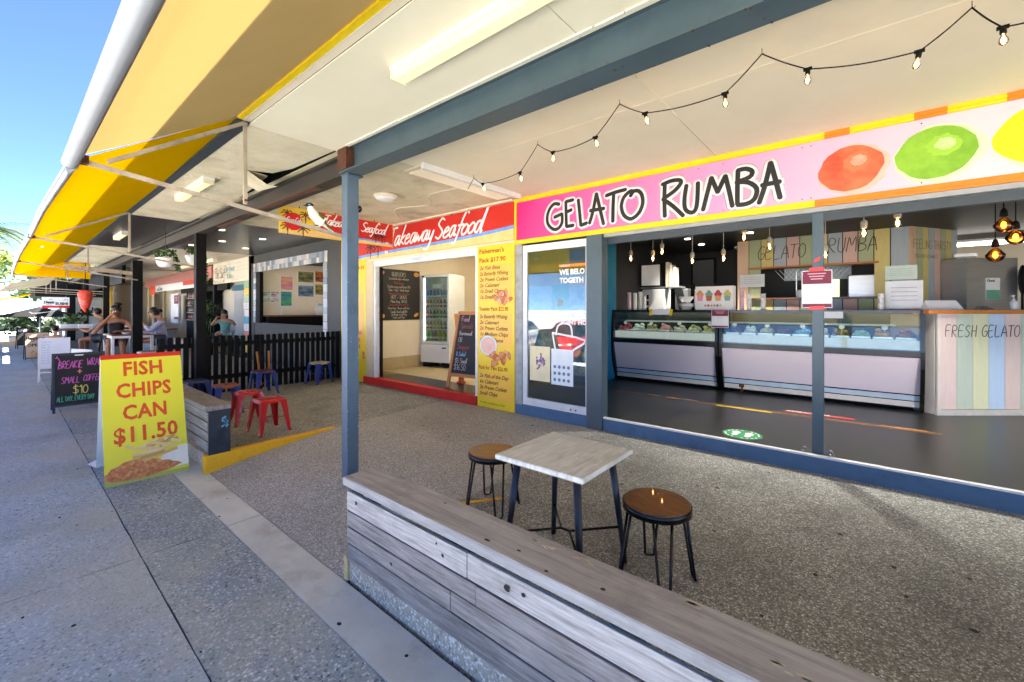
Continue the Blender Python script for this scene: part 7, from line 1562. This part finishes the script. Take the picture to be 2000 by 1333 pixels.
person('man in a grey t-shirt seated sideways behind the planters', (-19.6,2.15,.55), R(-120),
       ((.20,.26,.22),(.22,-.26,.22)), ((.42,.10,.28),(.42,-.10,.28)), headtilt=(.10,0,0), top=mat('grey_cloth','#8b8b90','#7a7a80',rough=.8), sleeve=.8, shorts=mat('dark_cloth','#2b2b30'), hair='short', skin='skin2', scale=1.25)
seat(-19.6,2.15,.55,'stool under the man in grey',.75)
person('person in a blue and white striped top at the footpath edge', (-19.3,1.02,.25), R(170),
       ((.16,.24,.20),(.16,-.24,.20)), ((.34,.10,.22),(.34,-.10,.22)), top=mat('blue_white_stripes','#e3e6ee','#2f5aa8',sc=1,stretch=(0,0,26),amt=.05,rough=.8), sleeve=.7, shorts=mat('dark_cloth','#2b2b30'), hair='short', scale=.95)
seat(-19.3,1.02,.25,'low stool under the person in stripes',.5)
person('person in a red top seated far back between two posts', (-22.5,2.55,.62), R(-20),
       ((.18,.26,.20),(.2,-.28,.20)), ((.40,.12,.24),(.40,-.12,.24)), top=mat('red_cloth','#8f3a32',rough=.8), sleeve=.8, shorts=mat('dark_cloth','#2b2b30'), hair='short')
seat(-22.5,2.55,.62,'stool under the person in red',.8)
person('person in a teal dress, legs crossed, both hands raised to the face', (-16.35,4.72,.66), R(-42),
       ((.10,.34,.34),(.10,-.34,.34)), ((.24,.13,.52),(.24,-.13,.54)), headtilt=(.02,0,-.03), knees=((.42,.02,.06),(.44,-.02,.10)), feet=((.50,.12,-.36),(.56,.10,-.30)), top=mat('teal_cloth','#5f9a94','#4f8782',rough=.8,sc=5), sleeve=.3, shorts=mat('pale_teal_cloth','#9cc4c8','#8ab4b9',rough=.8), skirt=True, hair='long', scale=1.1)
# bird
t = thing('bird', 'small bird with white breast, olive back and dark head perched on the near awning arm', 'bird', (0,0,0))
N = [((0,0,0),(.046,.048)),((0,-.040,.040),(.048,.048)),((0,-.064,.082),(.034,.034)),((0,-.074,.110),(.029,.030)),((0,-.088,.114),.018),((0,.06,-.04),(.022,.022)),((0,.11,-.075),(.014,.008)),((0,.16,-.11),(.016,.005))]
mb = skin_mesh(N,[(0,1),(1,2),(2,3),(3,4),(0,5),(5,6),(6,7)])
bm_ = mb.build('body', mat('white_feathers','#e9e6dc','#d3cdbb',rough=.8,sc=20), t)
b = MB(); b.blob((0,.025,.020),(.047,.070,.034),12,7,M=Matrix.Rotation(-.75,3,'X')); b.blob((0,.09,-.050),(.028,.07,.015),10,6,M=Matrix.Rotation(-.65,3,'X')); b.build('wing', mat('olive_feathers','#6a6a28','#4c4a1e',rough=.8,sc=25), t)
b = MB(); b.blob((0,-.075,.122),(.029,.036,.022),10,6); b.build('crown', mat('black_feathers','#1c1c1f'), t)
b = MB()
for s_ in (-1,1): b.blob((s_*.026,-.09,.117),(.006,.010,.007),8,5)
b.build('eye_patch', mat('blue_eye_patch','#6fa0c4'), t)
b = MB(); b.lathe((0,-.106,.112),[(.007,0),(.001,.032)],7,axis=(0,-1,-.12)); b.build('beak', M['black'], t)
b = MB()
for s_ in (-1,1): b.tube([(s_*.012,-.005,-.03),(s_*.013,-.012,-.062)],.003,5); b.tube([(s_*.013,.008,-.062),(s_*.013,-.03,-.060)],.003,5)
b.build('leg', mat('grey_bird_leg','#4f5358'), t)
t.location = (-4.0,1.91,2.402)
# ================================================================ TREES, CARS, FAR THINGS
def tree(x, y, z0, h, r, label, m, n=2200, sz=.45, trunk=.25):
    t = thing('tree', label, 'tree', (x,y,z0), 'trees beyond the end of the street')
    b = MB(); b.tube([(x,y,z0),(x+.2,y+.1,z0+h*.35),(x,y,z0+h*.7)],[trunk,trunk*.7,trunk*.35],8)
    for k in range(6): a_ = random.uniform(0,6.28); b.tube([(x+.15,y,z0+h*.38+k*.2),(x+math.cos(a_)*r*.6,y+math.sin(a_)*r*.6,z0+h*random.uniform(.6,.85))],[trunk*.4,trunk*.1],6)
    b.build('trunk', M['bark'], t); b = MB()
    for k in range(22):
        a_ = random.uniform(0,6.28); q = random.uniform(.2,1); c = (x+math.cos(a_)*r*q*.8, y+math.sin(a_)*r*q*.8, z0+h*random.uniform(.5,.95)); leaves(b, c, r*random.uniform(.25,.42), n//22, sz, squash=1.4)
    b.build('crown', m, t)['kind'] = 'stuff'
tree(-62,-1.5,-.4,8.0,4.5,'bright green spreading tree at the end of the street', M['leaf_y'])
tree(-75,6,-.4,11,6,'darker tree behind the end of the shops', M['leaf'], sz=.6)
tree(-58,3.4,-.4,6,3,'small leafy tree beyond the last awning', M['leaf'])
tree(-90,-9,-.4,12,7,'large distant tree left of the street', M['leaf_y'], sz=.7)
t = thing('palm_tree', 'palm tree whose fronds enter the frame at the left edge', 'tree', (-34,-.75,-.4))
b = MB(); b.tube([(-34,-.75,-.4),(-34.1,-.8,3),(-34,-.75,5.6)],[.22,.17,.14],10); b.build('trunk', M['bark'], t)
b = MB()
for k in range(26):
    a_ = k/26*6.283*2.6; el = random.uniform(-.2,1.1); prev = None
    d = Vector((math.cos(a_),math.sin(a_),0)); L_ = 1.5
    pts = [Vector((-34,-.75,5.6))+d*L_*f+Z_*(math.sin(el)*L_*f-1.1*f*f*(1.1-el*.4)) for f in (0,.25,.5,.75,1)]
    sd = d.cross(Z_)
    for i in range(4):
        for q in range(4):
            p = pts[i].lerp(pts[i+1],q/4)
            for s_ in (-1,1): b.add([p,p+sd*s_*.38+d*.22-Z_*.12,p+sd*s_*.36+d*.30-Z_*.14,p+d*.07],[(0,1,2,3)])
b.build('fronds', M['leaf'], t)['kind'] = 'stuff'
def car(label, body, x, y, rz):
    t = thing('parked_car', label, 'car', (0,0,0), 'cars parked across the road')
    def loft(secs, m, nm, par=None):
        n_ = len(secs[0]); vs = [p for s_ in secs for p in s_]; fs = [tuple(range(n_-1,-1,-1)), tuple(range((len(secs)-1)*n_, len(secs)*n_))]
        for i in range(len(secs)-1):
            for k in range(n_): j=(k+1)%n_; fs.append((i*n_+k,i*n_+j,(i+1)*n_+j,(i+1)*n_+k))
        b = MB(); b.add(vs, fs, True); return b.build(nm, m, par or t)
    prof = [(-2.1,.35,.85,.72),(-2.0,.25,1.0,.82),(-1.2,.22,1.02,.86),(0,.2,1.0,.87),(1.0,.22,.95,.86),(1.9,.26,.82,.80),(2.1,.38,.62,.68)]
    loft([[(x_,-w_,z0),(x_,-w_-.03,(z0+z1)/2),(x_,-w_+.05,z1),(x_,w_-.05,z1),(x_,w_+.03,(z0+z1)/2),(x_,w_,z0)] for x_,z0,z1,w_ in prof], body, 'body')
    gl = mat('dark_car_glass','#15191c',rough=.08)
    loft([[(x_,-w0,z0),(x_,-w1,z1),(x_,w1,z1),(x_,w0,z0)] for x_,z0,z1,w0,w1 in ((-1.75,.98,1.0,.74,.72),(-1.1,1.0,1.40,.76,.62),(0,.98,1.46,.78,.62),(.5,.95,1.40,.78,.62),(1.2,.92,.95,.74,.70))], gl, 'windows')
    loft([[(x_,-w0,z0),(x_,-w0,z1),(x_,w0,z1),(x_,w0,z0)] for x_,z0,z1,w0 in ((-1.1,1.401,1.43,.60),(0,1.461,1.49,.60),(.5,1.401,1.43,.60))], body, 'roof')
    for wx in (-1.3,1.3):
        for s_ in (-1,1):
            b = MB(); b.lathe((wx,s_*.72,.31),[(.31,0),(.32,.05),(.32,.15),(.30,.2)],18,axis=(0,s_,0)); w_ = b.build('wheel', M['black'], t)
            b = MB(); b.lathe((wx,s_*.925,.31),[(.2,0),(.17,.01)],12,axis=(0,s_,0)); b.build('rim', M['alu'], w_)
    for s_ in (-1,1):
        b = MB(); b.blob((2.0,s_*.58,.66),(.10,.17,.08)); b.build('headlight', M['glass'] if False else M['alu'], t)
        b = MB(); b.blob((-2.04,s_*.62,.8),(.05,.14,.08)); b.build('tail_light', M['redtape'], t)
    return move(t,(x,y,-.42),rz)
c1 = car('white hatchback parked across the road, mirrored in the glass door', mat('white_car_paint','#e3e4e6',rough=.2,coat=.6), -12.6,-5.0,R(75))
car('red hatchback parked across the road, mirrored in the glass door', mat('red_car_paint','#c01818',rough=.2,coat=.6), -9.3,-5.2,R(80))
dk = car('dark blue car parked far down the street', mat('dark_car_paint','#20303f',rough=.25,coat=.5), -52,-1.6,R(20)); 
dup(dk,(-58,.2,-.42),R(15),'second dark car parked beyond the first at the street end')
b = MB(); b.box((-45,4.5,-.4),(-34.2,12,3.0)); o_ = b.build('end_building', M['cream']); tag(o_, 'pale building at the far end of the arcade', 'building')
hd_ = MB()
for k in range(60): leaves(hd_,(-48+random.uniform(-1,1),-10+k*.25,.35+random.uniform(-.5,.6)),.8,60,.4,squash=1.2)
hg = hd_.build('hedge', M['leaf_d']); tag(hg, 'dark green hedge across the end of the street behind the parked cars', 'hedge')
t = thing('far_awning', 'small grey and yellow awning drooping beyond the long yellow one', 'awning', (-27,1,2.2))
b = MB(); b.add([(-22.8,.15,2.45),(-31,-.3,2.3),(-31,1.4,2.75),(-22.8,1.3,2.85)],[(0,1,2,3)]); b.build('canvas', mixshader('grey_awning_canvas','#6f6b62','fabric',.12,tcol='#8a8474'), t)
b = MB(); b.add([(-33,-.35,2.0),(-41,-.9,1.85),(-41,1.2,2.5),(-33,1.2,2.5)],[(0,1,2,3)]); b.build('yellow_canvas', M['fabric_y'], t)
b = MB(); b.bar((-22.8,.15,2.45),(-31,-.3,2.3),.05); b.bar((-33,-.35,2.0),(-41,-.9,1.85),.05); b.build('rail', frame, t)
for i,x in enumerate((-24,-27,-30)):
    b = MB(); b.bar((x,.1,2.40),(x,3.0,2.25),.03); b.bar((x,1.3,2.3),(x,1.3,3.0),.03); tag(b.build('awning_support', frame), ['first','second','third'][i]+' thin pale bar crossing beyond the yellow awning', 'awning support', 'far awning bars')
b = MB(); b.bbox((-33,2.0,-.2),(-31.5,3.4,2.2),.02); tag(b.build('display_window', mat('pale_shop_window','#b9c0bf','#8f9997',rough=.2,sc=3)), 'pale glazed shop display beyond the sushi board', 'display window')
b = MB(); b.tube(smooth_pts([(-60,-9,6),(-45,-5,4.6),(-30,-1.5,4.2)],6),.02,5); tag(b.build('overhead_wire', M['black']), 'thin overhead wire at the left edge of the sky', 'wire')
# ---- wear on the painted steel near the camera
chip = mat('bare_primer_chip','#c3c8ca','#8d7d70',rough=.7,sc=40)
rsp = mat('rust_speck','#6f4428','#4a3325',rough=.9,sc=40)
def chips(name, m, spots, u, v, n_, smin, smax, parent):
    b = MB()
    for p in spots:
        r = random.uniform(smin, smax); k = random.randint(5, 8)
        b.prism([(math.cos(a/k*6.28)*r*random.uniform(.4,1.2), math.sin(a/k*6.28)*r*random.uniform(.5,2.2)) for a in range(k)], Vector(p)+Vector(n_)*.0006, u, v, .0005)
    o_ = b.build(name, m, parent); o_['kind'] = 'stuff'; return o_
near_post = [o_ for o_ in bpy.data.objects if o_.name == 'post'][0]
px0, px1, py0, py1 = -3.93-.0525, -3.93+.0525, 2.2-.061, 2.2+.061
chips('paint_chips', chip, [(px1, random.choice([py0+.006, py1-.006, random.uniform(py0+.01,py1-.01)]), random.uniform(.0,1.9)) for _ in range(24)], Y_, Z_, (1,0,0), .002, .006, near_post)
chips('paint_chips', chip, [(random.choice([px1-.006, px0+.006]), py0, random.uniform(-.1,1.9)) for _ in range(14)], X_, Z_, (0,-1,0), .002, .005, near_post)
chips('rust_specks', rsp, [(px1, random.uniform(py0+.01,py1-.01), random.uniform(-.14,-.06)) for _ in range(14)], Y_, Z_, (1,0,0), .003, .008, near_post)
nb = [o_ for o_ in bpy.data.objects if o_.name == 'steel_beam'][0]
chips('rust_specks', rsp, [(random.uniform(-3.8,1.0), 2.10, random.uniform(2.878,2.888)) for _ in range(60)], X_, Z_, (0,-1,0), .002, .005, nb)
chips('rust_specks', rsp, [(random.uniform(-3.8,1.0), random.choice([2.106,2.278,random.uniform(2.11,2.27)]), 2.876) for _ in range(34)], X_, -Y_, (0,0,-1), .003, .009, nb)
gm = MB(); dk_ = MB()
for _ in range(120):
    x = random.uniform(-9,4); y = random.uniform(1.7,4.85)
    if -5.6 < x < -2.6 and y < 3.0: continue
    r = random.uniform(.006,.018); gm.lathe((x,y,pz(y)+.0015),[(r,0),(r*.8,.0014)],7,sx=random.uniform(.7,1.6))
gm.build('gum_spots', mat('grey_gum','#3b3936','#2c2a28',rough=.8), patio)['kind'] = 'stuff'
for _ in range(26):
    x = random.uniform(-9,4); y = random.uniform(1.7,4.85)
    if -5.6 < x < -2.6 and y < 3.0: continue
    r = random.uniform(.004,.009); dk_.lathe((x,y,pz(y)+.0015),[(r,0),(r*.8,.0014)],6,sx=random.uniform(.7,2.2))
dk_.build('white_specks', M['paper'], patio)['kind'] = 'stuff'
# loose leaves and litter on the patio and footpath
lf_ = MB()
for _ in range(34):
    x = random.uniform(-8,2.5); y = random.choice([random.uniform(1.9,4.8), random.uniform(4.6,4.9), random.uniform(0,1.3)])
    z = (pz(y) if y > 1.5 else FP)+.004
    if -5.6 < x < -2.6 and 1.4 < y < 3.0: continue
    a_ = random.uniform(0,6.28); L_ = random.uniform(.012,.03); d = Vector((math.cos(a_),math.sin(a_),0)); e = Vector((-d.y,d.x,0)); p = Vector((x,y,z))
    lf_.add([p,p+d*L_*.5+e*L_*.22+Z_*.003,p+d*L_+Z_*.001,p+d*L_*.5-e*L_*.22+Z_*.002],[(0,1,2,3)])
o_ = lf_.build('fallen_leaves', mat('dry_leaves','#8d6f42','#5a4428',rough=.8,sc=20)); tag(o_, 'small dry leaves scattered over the patio and footpath', 'leaves', None, 'stuff')
